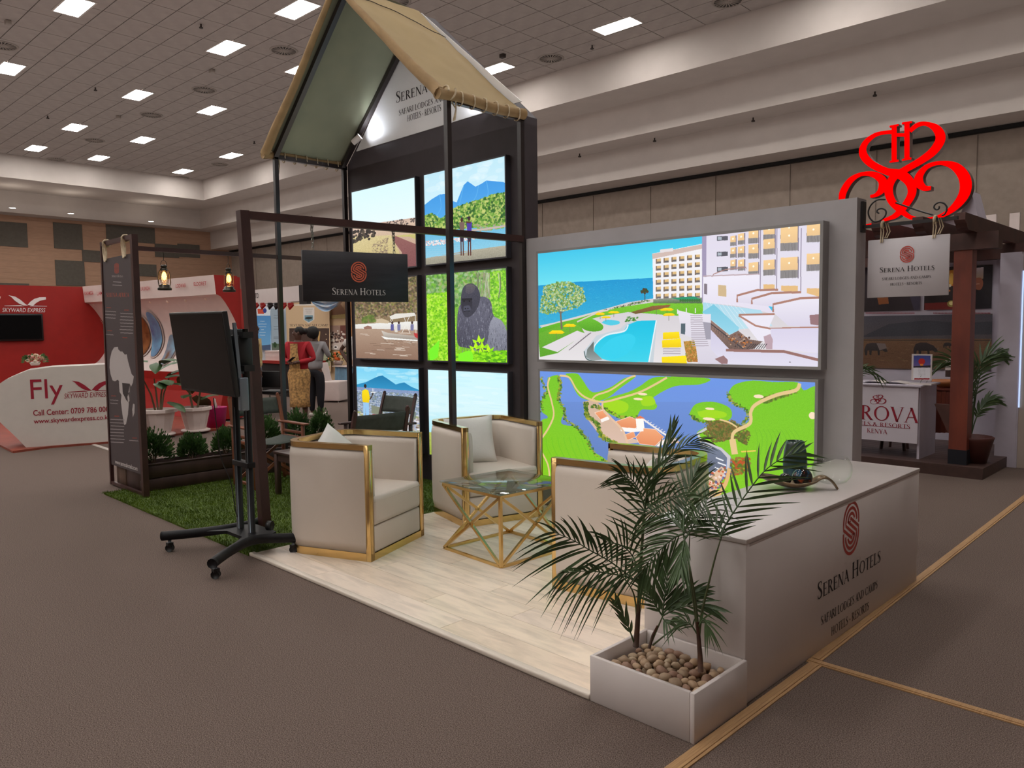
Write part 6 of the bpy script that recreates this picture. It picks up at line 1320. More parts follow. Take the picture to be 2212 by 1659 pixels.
D2 = Vector((W2.x-W1.x, W2.y-W1.y, 0)).normalized(); N2 = Vector((D2.y, -D2.x, 0)); N2 = N2 if N2.dot(OC-W1) > 0 else -N2
prof = [(-.02,ZW+.01),(.45,ZW+.01),(.42,2.27),(.34,2.24),(.24,2.12),(.14,1.96),(.05,1.78),(.01,1.6),(.0,1.45),(.03,1.3),(.10,1.15),(.22,1.0),(.36,.9),(.40,.86),(-.02,.86)]
LL = (PL(462,600,W1,N2)-W1).dot(D2); BW = Vector((W1.x, W1.y, 0))-N2*.45
def extr(P_, name, m):
    mb = MB(); vs = []; n_ = len(P_)
    for e in (0, 1):
        b0 = BW+D2*(LL*e)
        for d, z in P_: q = b0+N2*d; vs.append((q.x, q.y, z))
    mb.add(vs, [(i, i+1, n_+i+1, n_+i) for i in range(n_-1)], False); m2 = MB(); m2.add(vs[:n_], [tuple(range(n_))]); obj('end_panel', m2, M_red, rw, True); m2 = MB(); m2.add(vs[n_:], [tuple(range(n_))[::-1]]); obj('end_panel', m2, M_red, rw, True); return obj(name, mb, m, rw, True)
extr(smooth_pts(prof[:3], 1)+smooth_pts(prof[3:13], 4)+prof[13:], 'cabin_panel', M_sw)
extr([(-.02,.86),(.40,.86),(.36,.7),(.36,.5),(.42,.25),(.50,.03),(-.02,.03)], 'red_base', M_red)
# names on the cornice
CP = BW+N2*.455
def onw(u, v): p = PL(u, v, CP, N2)-CP; return (p.dot(D2), p.z)
MW = frameM(CP, D2, (0,0,1))
for s_, u, u1, v in (('KAKAMEGA',185,204,638),('LAMU',212,228,638),('UKUNDA',306,326,628),('LODWAR',382,404,622),('ELDORET',421,448,618)):
    p, q = onw(u, v), onw(u1, v); z = onw(u, v-8)[1]-p[1]; obj('lettering', sans(s_, MW @ T(p[0], p[1], .02), q[0]-p[0], z, bold=.01), mat('letter_red', (176,28,34), .5, var=0), rw, True)
for (u, v, wpx, hpx, c1_x, c2_x) in ((219,722,10,44,(70,30,20),(200,150,90)),(309,722,17,48,(84,48,34),(150,100,60)),(340,722,11,48,(120,180,214),(90,90,130)),(374,755,10,32,(130,180,210),(120,80,50)),(262,722,13,46,(120,60,30),(170,110,70))):
    CPp = BW+N2*.03; p = PL(u, v, CPp, N2)-CPp; cc = (p.dot(D2), p.z); q = PL(u+wpx, v, CPp, N2)-CPp; wd_ = abs(q.dot(D2)-cc[0]); q = PL(u, v-hpx, CPp, N2)-CPp; hd_ = q.z-cc[1]
    def pu(z):
        for i in range(3, 12):
            (u0_, z0_), (u1_, z1_) = prof[i], prof[i+1]
            if z1_ <= z <= z0_: return u0_+(u1_-u0_)*(z0_-z)/(z0_-z1_)
        return .3
    def oval(sx, out, nm, m, par):
        mb = MB()
        def g(a, b_):
            an = 2*math.pi*a; cs_, sn_ = math.cos(an), math.sin(an); x = cc[0]+wd_*sx*b_*abs(cs_)**.8*(1 if cs_ > 0 else -1); z = cc[1]+hd_*(1+(sx-1)*.4)*b_*abs(sn_)**.85*(1 if sn_ > 0 else -1); return BW+D2*x+N2*(pu(z)+out)+Vector((0,0,z))
        mb.grid(g, 28, 6); return obj(nm, mb, m, par, True)
    f_ = oval(1.2, .02, 'porthole', mat('porthole_rim', (196,180,172), .5, var=0), rw); oval(1, .04, 'pane', mat('pane_%d' % u, c1_x, .25, col2=c2_x, scale=2.2, var=.1), f_)
for u, v in ((204,658),(325,652),(362,651),(401,648),(445,645)):
    p = PL(u, v, BW+N2*.30, N2); mb = MB(); mb.ball(tuple(p), .03, 10, 6); obj('cabin_lamp', mb, mat('cabin_lamp', (240,224,206), .4, var=0), rw, True)
# logo + tv on the left red wall
D0 = Vector((W1.x-W0.x, W1.y-W0.y, 0)).normalized(); N0 = Vector((D0.y, -D0.x, 0)); N0 = N0 if N0.dot(OC-W1) > 0 else -N0
ML = frameM((W0.x, W0.y, 0), D0, (0,0,1)); WW = Vector((W0.x, W0.y, 0))
def on0(u, v): p = PL(u, v, WW, N0)-WW; return (p.dot(D0), p.z)
p, q = on0(5, 674), on0(98, 674); obj('lettering', sans('SKYWARD EXPRESS', ML @ T(p[0], p[1], .006), q[0]-p[0], on0(5,665)[1]-p[1], shear=.2), M_wl, rw, True)
p, q = on0(3, 661), on0(98, 661); bird(ML @ T(p[0], p[1], .004), q[0]-p[0], M_wl, rw)
p, q = on0(-40, 661), on0(3, 661); obj('lettering', sans('Fly', ML @ T(p[0], p[1], .006), q[0]-p[0], .3), M_wl, rw, True)
tv = thing('wall_screen', 'black flat screen on the red wall behind the airline counter', 'screen', (W0.x, W0.y, 1.4)); p, q = on0(-30, 738), on0(90, 678)
mb = MB(); mb.rbox((p[0], p[1], .01), (q[0], q[1], .07), .01, 1, ML); obj('casing', mb, M_blkp, tv, True)
mb = MB(); mb.box((p[0]+.03, p[1]+.04, .07), (q[0]-.03, q[1]-.03, .074), ML); obj('glass_panel', mb, mat('screen_off', (14,14,17), .08), tv, True)
# flowers on the counter
def flowers(label, base, r, h_, cols, n_, parentname='flower_arrangement', seed=1):
    rr = random.Random(seed); t = thing(parentname, label, 'flowers', base); mb = MB(); mb.lathe([(0,0),(r*.4,0),(r*.55,h_*.3),(r*.45,h_*.35),(0,h_*.34)], 14); obj('bowl', mb, M_sw, t)
    mb = MB()
    for k in range(90):
        a, u = rr.uniform(0, 6.28), rr.uniform(.0, 1); p = Vector((r*math.cos(a)*math.sqrt(1-u*u*.6), r*math.sin(a)*math.sqrt(1-u*u*.6), h_*(.3+.6*u))); d = Vector((math.cos(a), math.sin(a), u)).normalized(); s_ = d.orthogonal().normalized()*r*.11; mb.add([p-s_*.3, p+d*r*.2+s_, p+d*r*.42, p+d*r*.2-s_], [(0,1,2,3)])
    obj('leaves', mb, M_shr, t)
    for k in range(n_):
        a = k*2.4; u = (k+.5)/n_; s_ = math.sqrt(max(0, 1-(1-u)**2)); c = (r*.95*s_*math.cos(a), r*.95*s_*math.sin(a), h_*(.38+.6*(1-u))); mb = MB(); mb.ball(c, r*.20, 9, 6); mb.ball((c[0]*1.05, c[1]*1.05, c[2]+r*.04), r*.12, 8, 5); obj('blossom', mb, mat('bloom_%d_%d' % (cols[k % len(cols)][0], cols[k % len(cols)][2]), cols[k % len(cols)], .6, var=.1, scale=40), t)
p = PL(76, 789, a_-NN*.35, NN); flowers('small bowl of pale flowers on the airline counter', (p.x, p.y, onc(76,791)[1]), .13, .15, [(206,170,140),(220,200,180),(190,120,110)], 14)
# potted plants
def potted(label, p, s, seed):
    rr = random.Random(seed); t = thing('potted_plant', label, 'plant', p, 0, 'broad leaved plants in white pots on the red platform')
    mb = MB(); mb.lathe([(0,0),(.15*s,0),(.20*s,.005),(.20*s,.03),(.14*s,.04)], 20); obj('saucer', mb, M_sw, t)
    mb = MB(); mb.lathe([(.12*s,.03),(.14*s,.04),(.19*s,.24*s),(.20*s,.30*s),(.235*s,.31*s),(.235*s,.35*s),(.20*s,.355*s),(.19*s,.32*s),(0,.31*s)], 12, None, False); obj('pot', mb, M_sw, t)
    mb = MB()
    for k in range(4): a = k*1.7+seed; mb.tube([(.04*math.cos(a),.04*math.sin(a),.3*s), (.10*math.cos(a),.10*math.sin(a),.55*s), (.2*math.cos(a),.2*math.sin(a),.75*s)], [.016,.013,.009], 6)
    obj('stem', mb, mat('plant_stem', (92,76,50), .7), t)
    for k in range(12):
        a = rr.uniform(0, 6.28); z = rr.uniform(.45, 1.05)*s; r0 = rr.uniform(.04, .2)*s; L = rr.uniform(.24, .42)*s; el = rr.uniform(-.2, .7); d = Vector((math.cos(a)*math.cos(el), math.sin(a)*math.cos(el), math.sin(el))); sd_ = Vector((-math.sin(a), math.cos(a), 0)); up = d.cross(sd_)
        p0 = Vector((r0*math.cos(a), r0*math.sin(a), z)); mb = MB(); ns = 7
        def lf(u, v): x = v*L; wv_ = L*.30*math.sin(math.pi*min(1, v*.9+.08))**.8; return p0+d*x+sd_*((u-.5)*2*wv_)+Vector((0,0,-1))*(L*.45*v*v)+up*(-abs(u-.5)*.12*L)
        mb.grid(lf, 4, ns); obj('leaf', mb, mat('plant_leaf', (62,92,48), .45, col2=(44,70,36), scale=6), t)
    return t
potted('broad leaved plant in a white pot beside the tall banner', PZ(345,940,.03), 1.15, 3); potted('broad leaved plant in a white pot below the tilted screen', PZ(423,931,.03), 1.1, 8)
p = PZ(467,922,.03); t = thing('waste_bin', 'pink bucket standing on the red platform behind the screen stand', 'bucket', p); mb = MB(); mb.lathe([(0,0),(.14,0),(.18,.32),(.185,.33),(.17,.33),(.13,.01)], 20); obj('bucket', mb, mat('pink', (190,30,110), .5), t)
mb = MB(); mb.tube([(.18*math.cos(a),.18*math.sin(a)*.3,.33+.02*math.sin(a)) for a in np.linspace(0, 6.28, 17)], .008, 5); obj('rim', mb, mat('pink', (190,30,110)), t)
mb = MB(); mb.grid(lambda u, v: (-.05+.12*u+.03*math.sin(v*5), .02*math.sin(u*6), .25+.22*v), 6, 6); obj('cloth', mb, M_sw, t)
# ================================================================ TRAVEL STAND (middle distance)
ts = thing('travel_stand', 'trade stand with white name board, red and black bunting and posters', 'stand', (-16, 9, 0))
brd('red_upright', 515, 624, 533, 905, 8.0, M_red, ts, .1); brd('back_wall', 505, 640, 625, 800, 12.2, mat('stand_back', (196,200,206), .6, var=.02), ts, .08)
o, (fx0, fx1, fz0, fz1) = brd('name_board', 543, 622, 646, 654, 8.6, mat('board_white', (214,206,202), .5, var=.01), ts, .1)
q0, q1 = PY(538,645,8.595), PY(559,645,8.595); obj('lettering', sans('TRAVEL LTD', frameM((q0.x-.35, 8.595, q0.z), (1,0,0), (0,0,1)), q1.x-q0.x+.35, .11), M_ink, ts, True)
brd('side_board', 646, 615, 662, 657, 8.5, mat('board_black', (20,18,18), .6), ts, .1)
for k, (u, m) in enumerate(((548,M_red),(562,M_red),(578,M_blkp),(592,M_blkp),(607,M_red),(622,M_red))):
    c = PY(u+6, 656, 8.62); mb = MB(); mb.grid(lambda a, b: (c.x-.11+.24*a, 8.62-.05*math.sin(a*math.pi)-.02*math.sin(b*12), c.z+.02-(.06+.10*math.sin(a*math.pi))*b), 8, 5); obj('bunting', mb, m, ts, True)
def d1(pr):
    pr.poly([(507,655),(519,655),(519,700),(507,700)], (230,236,240)); pr.poly([(505,664),(520,664),(520,674),(505,674)], (220,80,50)); pr.poly([(505,676),(520,676),(520,684),(505,684)], (30,60,150)); pr.poly([(505,686),(520,686),(520,716),(505,716)], (90,160,214)); pr.poly([(505,720),(520,720),(520,780),(505,780)], (30,70,170))
    for k in range(3): pr.line([(509,692+k*8),(518,692+k*8)], 3, (236,240,244))
printed('poster', 505, 645, 520, 775, 12.1, (226,232,238), d1, ts, 60, 300, .9)
def d2(pr):
    pr.poly([(549,665),(585,665),(585,682),(549,682)], (236,238,240)); pr.poly([(549,682),(585,682),(585,752),(549,752)], (84,150,206), (120,180,220)); pr.poly([(556,667),(573,667),(570,678),(557,678)], (220,80,50)); pr.blob(572,671,4,5,(40,60,140))
    for k, w_ in enumerate((5,9,8,3,7,6)): pr.line([(567-w_,694+k*6),(567+w_,694+k*6)], 3, (226,236,244))
    pr.poly([(549,748),(585,744),(585,756),(549,756)], (70,90,120))
printed('poster', 549, 665, 585, 756, 12.1, (236,238,240), d2, ts, 120, 300, .5)
def d3(pr):
    for v in (681,687,705,711,728,731): pr.line([(591,v),(609,v)], 2, (90,96,104))
    pr.poly([(586,741),(612,744),(612,757),(586,757)], (90,120,80), (140,140,130)); pr.blob(594,745,4,6,(40,80,40))
printed('poster', 586, 666, 612, 757, 12.1, (196,210,220), d3, ts, 100, 300, .35)
def bxp(label, nm, cat, u0, v0, u1, v1, Y, dpt, m, grp=None):
    t = thing(nm, label, cat, PY((u0+u1)/2, v1, Y)); brd('body', u0, v0, u1, v1, Y, m, t, dpt); return t
t = thing('draped_table', 'table with red top cloth and black skirt behind the red cardigan', 'table', PY(590, 860, 9.4)); brd('skirt', 566, 785, 640, 862, 9.4, mat('skirt_black', (24,16,18), .8), t, .7); brd('top_cloth', 565, 780, 641, 786, 9.36, M_red, t, .8)
t = thing('storage_box', 'white box standing on the red and black table', 'box', PY(590, 781, 9.5)); brd('box', 573, 760, 608, 781, 9.5, M_sw, t, .35); brd('lid', 572, 758, 609, 761, 9.49, M_sw, t, .37)
c = floor_at(590, 14.6); t = thing('metal_chair', 'black and steel chair between the two standing people', 'chair', c, .6)
for x in (-.22,.22):
    for y in (-.2,.2): mb = MB(); mb.tube([(x,y,0),(x,y,.45 if y > 0 else .85)], .012, 6); obj('leg', mb, M_chain, t)
mb = MB(); mb.rbox((-.24,-.22,.43),(.24,.24,.48), .02); obj('seat', mb, M_blkp, t); mb = MB(); mb.rbox((-.22,-.23,.55),(.22,-.19,.86), .02); obj('backrest', mb, M_blkp, t)
# ================================================================ SAFARI CAMP STAND
cs_ = thing('camp_stand', 'beige stand wall with a crest banner, photographs and a blue swag', 'stand', (-18, 11, 0)); Yc = 11.6
M_beige = mat('beige_panel', (206,178,140), .6, var=.02)
brd('back_wall', 621, 650, 775, 900, Yc, M_beige, cs_, .08)
def dc_(pr):
    pr.poly([(620,655),(713,655),(713,660),(620,660)], (230,224,216)); pr.poly([(655,664),(679,664),(679,690),(667,699),(655,690)], (224,220,214)); pr.poly([(658,681),(676,681),(676,691),(667,696),(658,691)], (120,160,176)); pr.blob(667,687,8,2.2,(30,36,34)); pr.line([(667,687),(667,694)], 2, (40,36,30))
    for v, w_ in ((668,8),(672,7),(676,6)): pr.line([(667-w_,v),(667+w_,v)], 2, (120,110,100))
    gl, wd = serif('SEVERIN SAFARI CAMP'); pr.glyphs([[(626+p[0]*83/wd, 705-p[1]*5) for p in s_] for s_ in gl], (58,34,34))
    pr.poly([(625,709),(711,709),(711,756),(625,756)], (66,48,42), (90,64,54), 6); pr.poly([(684,716),(692,716),(690,740),(684,740)], (206,170,110)); pr.blob(704,722,1.2,1.2,(240,220,180)); pr.blob(705,733,1.2,1.2,(240,220,180)); pr.poly([(622,756),(713,756),(713,790),(622,790)], (190,190,170), (150,160,120), 6)
printed('banner', 621, 656, 713, 800, Yc-.1, (214,186,148), dc_, cs_, 360, 520)
def dd(pr): pr.poly([(713,650),(748,650),(748,690),(713,690)], (150,120,90), (120,90,60), 12); pr.poly([(715,670),(735,656),(747,672),(747,680),(716,682)], (110,76,54)); pr.poly([(716,681),(747,678),(747,689),(716,689)], (150,130,80), nz=14)
printed('photograph', 713, 650, 745, 688, Yc-.02, (150,130,110), dd, cs_, 120, 120)
def de(pr): pr.poly([(713,700),(748,700),(748,760),(713,760)], (160,130,116), (200,180,160), 8); pr.poly([(735,700),(748,700),(748,740),(735,745)], (120,70,60)); pr.scatter([(714,715),(744,712),(746,745),(716,750)], 90, 2.6, [(230,220,206),(90,60,50),(240,236,226),(60,44,40)], .9); pr.poly([(718,742),(745,738),(745,758),(716,758)], (220,206,196)); pr.blob(725,750,5,4,(250,246,240)); pr.blob(725,750,2.6,2,(60,50,46))
printed('photograph', 713, 703, 747, 756, Yc-.02, (190,170,150), de, cs_, 130, 180)
for u in (748,754,760): brd('lattice_post', u, 645, u+3, 880, Yc-.3, mat('lattice_wood', (186,132,84), .6), cs_, .05)
c0, c1__ = PY(676, 655, Yc-.4), PY(742, 655, Yc-.4); mb = MB(); mb.grid(lambda a, b: (c0.x+(c1__.x-c0.x)*a, Yc-.4-.06*math.sin(b*14), c0.z+.05-(.30*math.sin(a*math.pi))*b), 14, 12); obj('blue_swag', mb, mat('swag_blue', (120,160,196), .7, col2=(200,200,200), scale=5, stretch=(1,1,3)), cs_, True)
t = thing('skirted_table', 'table with pleated pale blue skirt beside the dark tower', 'table', PY(745, 872, 10.0)); 
g0, g1 = PY(725, 830, 10.0), PY(775, 830, 10.0); zt2 = PY(750, 793, 10.0).z; mb = MB(); mb.grid(lambda a, b: (g0.x+(g1.x-g0.x)*a, 10.0-.03*abs(math.sin(a*22))-.05*b, zt2*(1-b)), 60, 3); obj('skirt', mb, mat('skirt_blue', (120,160,186), .8), t, True)
mb = MB(); mb.box((g0.x-.02, 9.93, zt2), (g1.x+.1, 10.7, zt2+.02)); obj('top_cloth', mb, M_sw, t, True)
p = PY(731, 792, 10.2); flowers('orange and cream flower arrangement on the blue skirted table', (p.x, p.y, zt2+.02), .22, .30, [(230,120,40),(240,220,170),(226,100,30),(236,206,140)], 26, seed=4)
c = PZ(715, 868); t = thing('covered_chair', 'chair under a fitted white cloth cover beside the blue skirted table', 'chair', (c.x, c.y+.1, 0), 2.1)
mb = MB(); mb.rbox((-.25,-.24,.03),(.25,.24,.47), .03, 3); obj('seat_cover', mb, M_sw, t); mb = MB(); mb.rbox((-.22,.16,.45),(.22,.24,.88), .03, 3); 
for v in mb.v: v.y += (v.z-.45)*.22
obj('back_cover', mb, M_sw, t)
for x, y in ((-.22,-.2),(.22,-.2),(.22,.2),(-.22,.2)): mb = MB(); mb.tube([(x,y,0),(x,y,.05)], .012, 6); obj('leg', mb, M_chain, t)
# ================================================================ RIGHT HOTEL STAND (pergola)
M_perg = mat('pergola_wood', (132,62,42), .5, col2=(104,46,34), scale=5, stretch=(1,1,.3)); M_pergd = mat('pergola_dark', (84,50,42), .5, col2=(64,38,32), scale=5); M_lav = mat('panel_lavender', (196,188,200), .6, var=.02)
ZP = .115; pc = PZ(2122,1037)
sp = thing('wood_platform', 'dark brown plank platform of the right hotel stand', 'platform', (pc.x-1, pc.y+1, 0))
mb = MB(); mb.box((pc.x-5.0, pc.y, 0), (pc.x, pc.y+2.6, ZP-.012)); obj('base', mb, mat('platform_brown', (74,52,46), .5, var=.1), sp, True)
for k in range(18): mb = MB(); mb.box((pc.x-5.0, pc.y+.003+k*.1443, ZP-.012), (pc.x, pc.y+.1413+k*.1443, ZP)); obj('plank', mb, mat('platform_brown', (74,52,46)), sp, True)
P0 = PZ(2067,1003,ZP)
pg = thing('pergola', 'reddish wooden pergola post and rafters of the right hotel stand', 'pergola', (P0.x, P0.y, ZP))
zt = PX(2067,533,P0.x).z
mb = MB(); mb.box((P0.x-.085,P0.y-.0,ZP),(P0.x+.085,P0.y+.17,zt)); obj('post', mb, M_perg, pg, True)
mb = MB(); mb.box((P0.x-.089,P0.y-.004,ZP),(P0.x+.089,P0.y+.174,ZP+.155)); obj('foot_wrap', mb, mat('wrap_black', (18,20,30), .5), pg, True)
mb = MB(); mb.box((P0.x-3.2,P0.y-.02,zt-.02),(P0.x+.32,P0.y+.14,zt+.15)); obj('header', mb, M_pergd, pg, True)
mb = MB(); mb.box((P0.x-3.2,P0.y+1.6,zt-.02),(P0.x+.32,P0.y+1.72,zt+.15)); obj('header', mb, M_pergd, pg, True)
for u, v in ((2058,478),(1968,488),(1880,497),(1800,505)):
    s_ = PL(u, v, (P0.x, P0.y-.45, 0), (0,1,0)); x = s_.x+.06; zt3 = zt+.30
    mb = MB(); M = frameM((x, P0.y-.45, zt+.15), (0,1,0), (0,0,1)); mb.prism([(0,.09),(.03,.06),(.05,.06),(.08,.02),(.12,0),(2.9,0),(2.9,.16),(0,.16)], -.05, .05, M); obj('rafter', mb, M_pergd, pg, True)
mb = MB(); mb.prism([(0,0),(-.16,0),(-.02,-.3),(0,-.3)], -.04, .04, frameM((P0.x-.085, P0.y+.085, ZP+.62), (1,0,0), (0,0,1))); obj('brace', mb, M_pergd, pg, True)
# back wall with photographs
Yr = 10.75
hw_ = thing('photo_wall', 'lilac grey back wall with framed safari and chef photographs', 'display wall', PY(2000, 900, Yr))
brd('panel', 1700, 562, 2172, 985, Yr, M_lav, hw_, .08); brd('top_board', 1820, 541, 2173, 562, Yr-.03, M_perg, hw_, .08)
def p1(pr): pr.poly([(1860,560),(1990,560),(1990,675),(1860,675)], (50,32,44), (36,22,26), 3); pr.poly([(1894,640),(1918,640),(1920,656),(1898,658)], (150,84,40)); pr.poly([(1965,640),(1990,640),(1990,672),(1975,672)], (60,52,70))
printed('photograph', 1800, 575, 1988, 672, Yr-.02, (44,28,38), p1, hw_, 260, 160)
def p2(pr):
    pr.poly([(1995,570),(2145,570),(2145,670),(1995,670)], (40,22,18), (30,14,14), 3); pr.poly([(2047,585),(2062,582),(2064,600),(2060,618),(2050,618)], (226,150,50), (200,110,30)); pr.blob(2055,603,5,13,(250,196,90)); pr.poly([(1997,655),(2065,652),(2065,668),(1997,670)], (120,28,20)); pr.blob(2055,656,9,7,(150,130,60)); pr.blob(2055,655,5,4,(226,210,140)); pr.blob(2051,617,4,3,(240,220,190)); pr.blob(2050,628,3,2,(220,130,50))
    pr.poly([(2095,575),(2143,574),(2143,668),(2090,669)], (24,14,20)); pr.poly([(2097,580),(2125,577),(2124,602),(2098,604)], (206,190,196), (170,140,110)); pr.poly([(2098,603),(2118,600),(2124,612),(2118,626),(2104,622)], (150,84,56), sm=True); pr.line([(2106,614),(2116,613)], 2, (230,200,170)); pr.poly([(2094,640),(2120,626),(2138,644),(2140,668),(2092,668)], (30,24,32))
printed('photograph', 1997, 576, 2143, 668, Yr-.02, (30,18,20), p2, hw_, 360, 240)
def p3(pr):
    pr.poly([(1860,680),(2145,680),(2145,740),(1860,740)], (84,82,92), (92,84,86), 5); pr.poly([(1920,700),(2000,692),(2080,698),(2145,694),(2145,722),(1860,728)], (66,66,74), nz=5)
    pr.poly([(1860,732),(2145,732),(2145,797),(1860,797)], (126,92,64), (112,78,54), 7); pr.line([(1862,735),(2145,735)], 3, (70,56,46))
    for k in range(60): x, y = R.uniform(1862,2140), R.uniform(738,794); pr.line([(x,y),(x+R.uniform(4,16),y+.6)], 1.4, R.choice([(150,116,80),(96,66,46),(110,96,60)]))
    def rhino(x, y, s_, fl=1, c=(66,56,56)):
        Q = [(0,0),(4,-9),(14,-12),(28,-12),(36,-8),(42,-6),(50,2),(52,8),(46,9),(40,5),(34,6),(34,16),(30,16),(29,6),(16,6),(15,16),(11,16),(10,5),(6,6),(5,16),(1,16),(-1,6)]
        pr.poly([(x+fl*a*s_, y+b_*s_) for a, b_ in Q], c, tuple(int(q*.7) for q in c), 4); pr.line([(x+fl*50*s_,y+3*s_),(x+fl*54*s_,y-1*s_)], 2, (130,110,100))
    rhino(1868,752,.95); pr.poly([(1893,741),(1912,742),(1916,752),(1900,757)], (130,116,112)); rhino(1974,752,1.0,1,(58,46,46)); rhino(2038,745,.42,1,(60,50,50))
printed('photograph', 1700, 682, 2142, 796, Yr-.02, (96,86,84), p3, hw_, 760, 200)
for (u0, u1) in ((1870,1976),(2016,2140)):
    mb = MB()
    for k in range(40):
        a = PY(u0+(u1-u0)*k/40, 676, Yr-.02); mb.box((a.x, a.y, a.z-.008), (a.x+.012, a.y+.001, a.z+.004))
    o = obj('caption', mb, M_maroon, hw_, True); o['kind'] = 'stuff'
# right white pillar and panel with a light strip
pd = PZ(2187,1010)
t = thing('white_partition', 'white partition panels with a cool lit strip at the right edge', 'partition', (pd.x, pd.y, 0)); zt = PL(2187,545,pd,(0,1,0)).z
mb = MB(); mb.box((pd.x-.02-.16, pd.y-.0, 0), (pd.x+.02, pd.y+.9, zt)); obj('pillar', mb, M_lav, t, True)
mb = MB(); mb.box((pd.x+.032, pd.y+.02, 0), (pd.x+3, pd.y+.08, zt)); obj('panel', mb, mat('panel_cream', (186,172,160), .6, var=.01), t, True)
mb = MB(); mb.box((pd.x+.02, pd.y+.005, 0), (pd.x+.034, pd.y+.03, zt-.02)); obj('joint', mb, M_lav, t, True)
q0 = PL(2207,585,(0,pd.y+.015,0),(0,1,0)); q1 = PL(2201,880,(0,pd.y+.015,0),(0,1,0)); mb = MB(); mb.box((q1.x-.005, pd.y-.004, q1.z), (q1.x+.008, pd.y+.01, q0.z)); obj('light_strip', mb, mat('strip_light', (190,214,255), .4, var=0, emit=.9), t, True)
# desk
dk = PZ(1985,992,ZP); zd = PL(1985,833,dk,(0,1,0)).z
t = thing('reception_desk', 'white desk with maroon lettering and a knot emblem on its front board', 'desk', (dk.x-.8, dk.y, ZP))
mb = MB(); mb.rbox((dk.x-1.9, dk.y-.06, zd-.02), (dk.x+.02, dk.y+.62, zd+.005), .004, 1); obj('desktop', mb, M_lav, t, True)
mb = MB(); mb.box((dk.x-.025, dk.y, ZP), (dk.x, dk.y+.55, zd-.02)); obj('side_panel', mb, M_lav, t, True)
mb = MB(); mb.box((dk.x-1.9, dk.y, ZP), (dk.x-1.87, dk.y+.55, zd-.02)); obj('side_panel', mb, M_lav, t, True)
zb = PL(1982,958,dk,(0,1,0)).z; mb = MB(); mb.box((dk.x-1.88, dk.y-.04, zb), (dk.x-.01, dk.y-.02, zd-.02)); obj('front_board', mb, mat('board_lilac', (214,206,214), .5, var=.01), t, True)
yb_ = dk.y-.0415
def dsk(u, v): return PL(u, v, (0, yb_, 0), (0,1,0))
FD = lambda p: frameM((p.x, yb_, p.z), (1,0,0), (0,0,1))
p, q = dsk(1806,905), dsk(1983,905)
h_ = dsk(1900,875).z-dsk(1900,905).z; obj('lettering', serif_line('SAROVA', FD(dsk(1894,908)), (dsk(1983,905).x-dsk(1894,905).x)*2, h_*1.05), M_maroon, t, True)
h_ = dsk(1900,910).z-dsk(1900,919).z; w_ = (dsk(1966,915).x-dsk(1894,915).x)*2; obj('lettering', serif_line('HOTELS & RESORTS', FD(dsk(1894,921)), w_, h_), M_maroon, t, True)
a, b_ = dsk(1822,924.5), dsk(1966,926); mb = MB(); mb.box((a.x, yb_-.001, b_.z-.002), (b_.x, yb_, b_.z+.002)); obj('rule', mb, M_maroon, t, True)
obj('lettering', serif_line('KENYA', FD(dsk(1894,936)), dsk(1916,930).x-dsk(1873,930).x, h_*1.05), M_maroon, t, True)
# knot emblem strokes, in crop pixels of the big red sign, reused for the desk
KN = [ # main strokes: (x,y,width)
 [(160,800,60),(175,720,70),(240,620,60),(340,565,38),(450,570,55),(525,625,75),(520,700,72),(470,750,40),(415,765,26)],
 [(960,690,34),(900,690,50),(850,640,78),(860,570,66),(930,495,44),(1050,465,36),(1180,500,70),(1260,600,90),(1265,720,92),(1200,830,74),(1090,920,44),(960,965,30),(800,960,34),(700,900,50),(610,810,66),(580,700,76),(620,600,74),(720,530,62),(860,450,66),(980,360,78),(1045,250,82),(1010,160,64),(920,115,36),(840,125,44),(770,180,40)],
 [(640,190,44),(570,190,34),(460,215,40),(370,290,58),(350,380,70),(420,470,64),(560,540,62),(690,570,84),(770,640,78),(790,730,74),(740,830,66),(650,930,54),(560,970,30),(400,1020,20),(280,1010,20),(180,930,40),(150,850,50)],
]
def knot(fx, M, th, name, m, parent):
    mb = MB(); 
    for si, S_ in enumerate(KN):
        q = smooth_pts(S_, 5); P = [fx(a, b_) for a, b_, w_ in q]; sc2 = (fx(1000,0)[0]-fx(0,0)[0])/1000; polys = _sw(P, [w_*abs(sc2) for a, b_, w_ in q]); z = 0
        for k in polys:
            ar = sum(k[i][0]*k[(i+1) % 4][1]-k[(i+1) % 4][0]*k[i][1] for i in range(4)); k = k if ar > 0 else k[::-1]
            if th: mb.prism(k, -th, z, M)
            else: mb.add([(x, y, si*.0006) for x, y in k], [(0,1,2,3)], False, M)
    for (x0, y0, x1, y1, w_) in ((630,130,630,450,44),(745,105,745,430,44),(640,215,740,215,30),(590,140,670,125,18),(700,112,790,98,18),(590,455,670,445,18),(700,438,785,425,18)):
        a, b_ = fx(x0, y0), fx(x1, y1); sc2 = (fx(1000,0)[0]-fx(0,0)[0])/1000
        for k in _sw([a, b_], [w_*sc2]*2):
            ar = sum(k[i][0]*k[(i+1) % 4][1]-k[(i+1) % 4][0]*k[i][1] for i in range(4)); k = k if ar > 0 else k[::-1]
            if th: mb.prism(k, -th, 0, M)
            else: mb.add([(x, y, .0024) for x, y in k], [(0,1,2,3)], False, M)
    return obj(name, mb, m, parent, True)
c = dsk(1896,872); s_ = (dsk(1913,860).x-dsk(1879,860).x)/1150
knot(lambda a, b_: ((a-690)*s_, (960-b_)*s_*.80), frameM((c.x, yb_, c.z), (1,0,0), (0,0,1)), 0, 'knot_emblem', M_maroon, t)
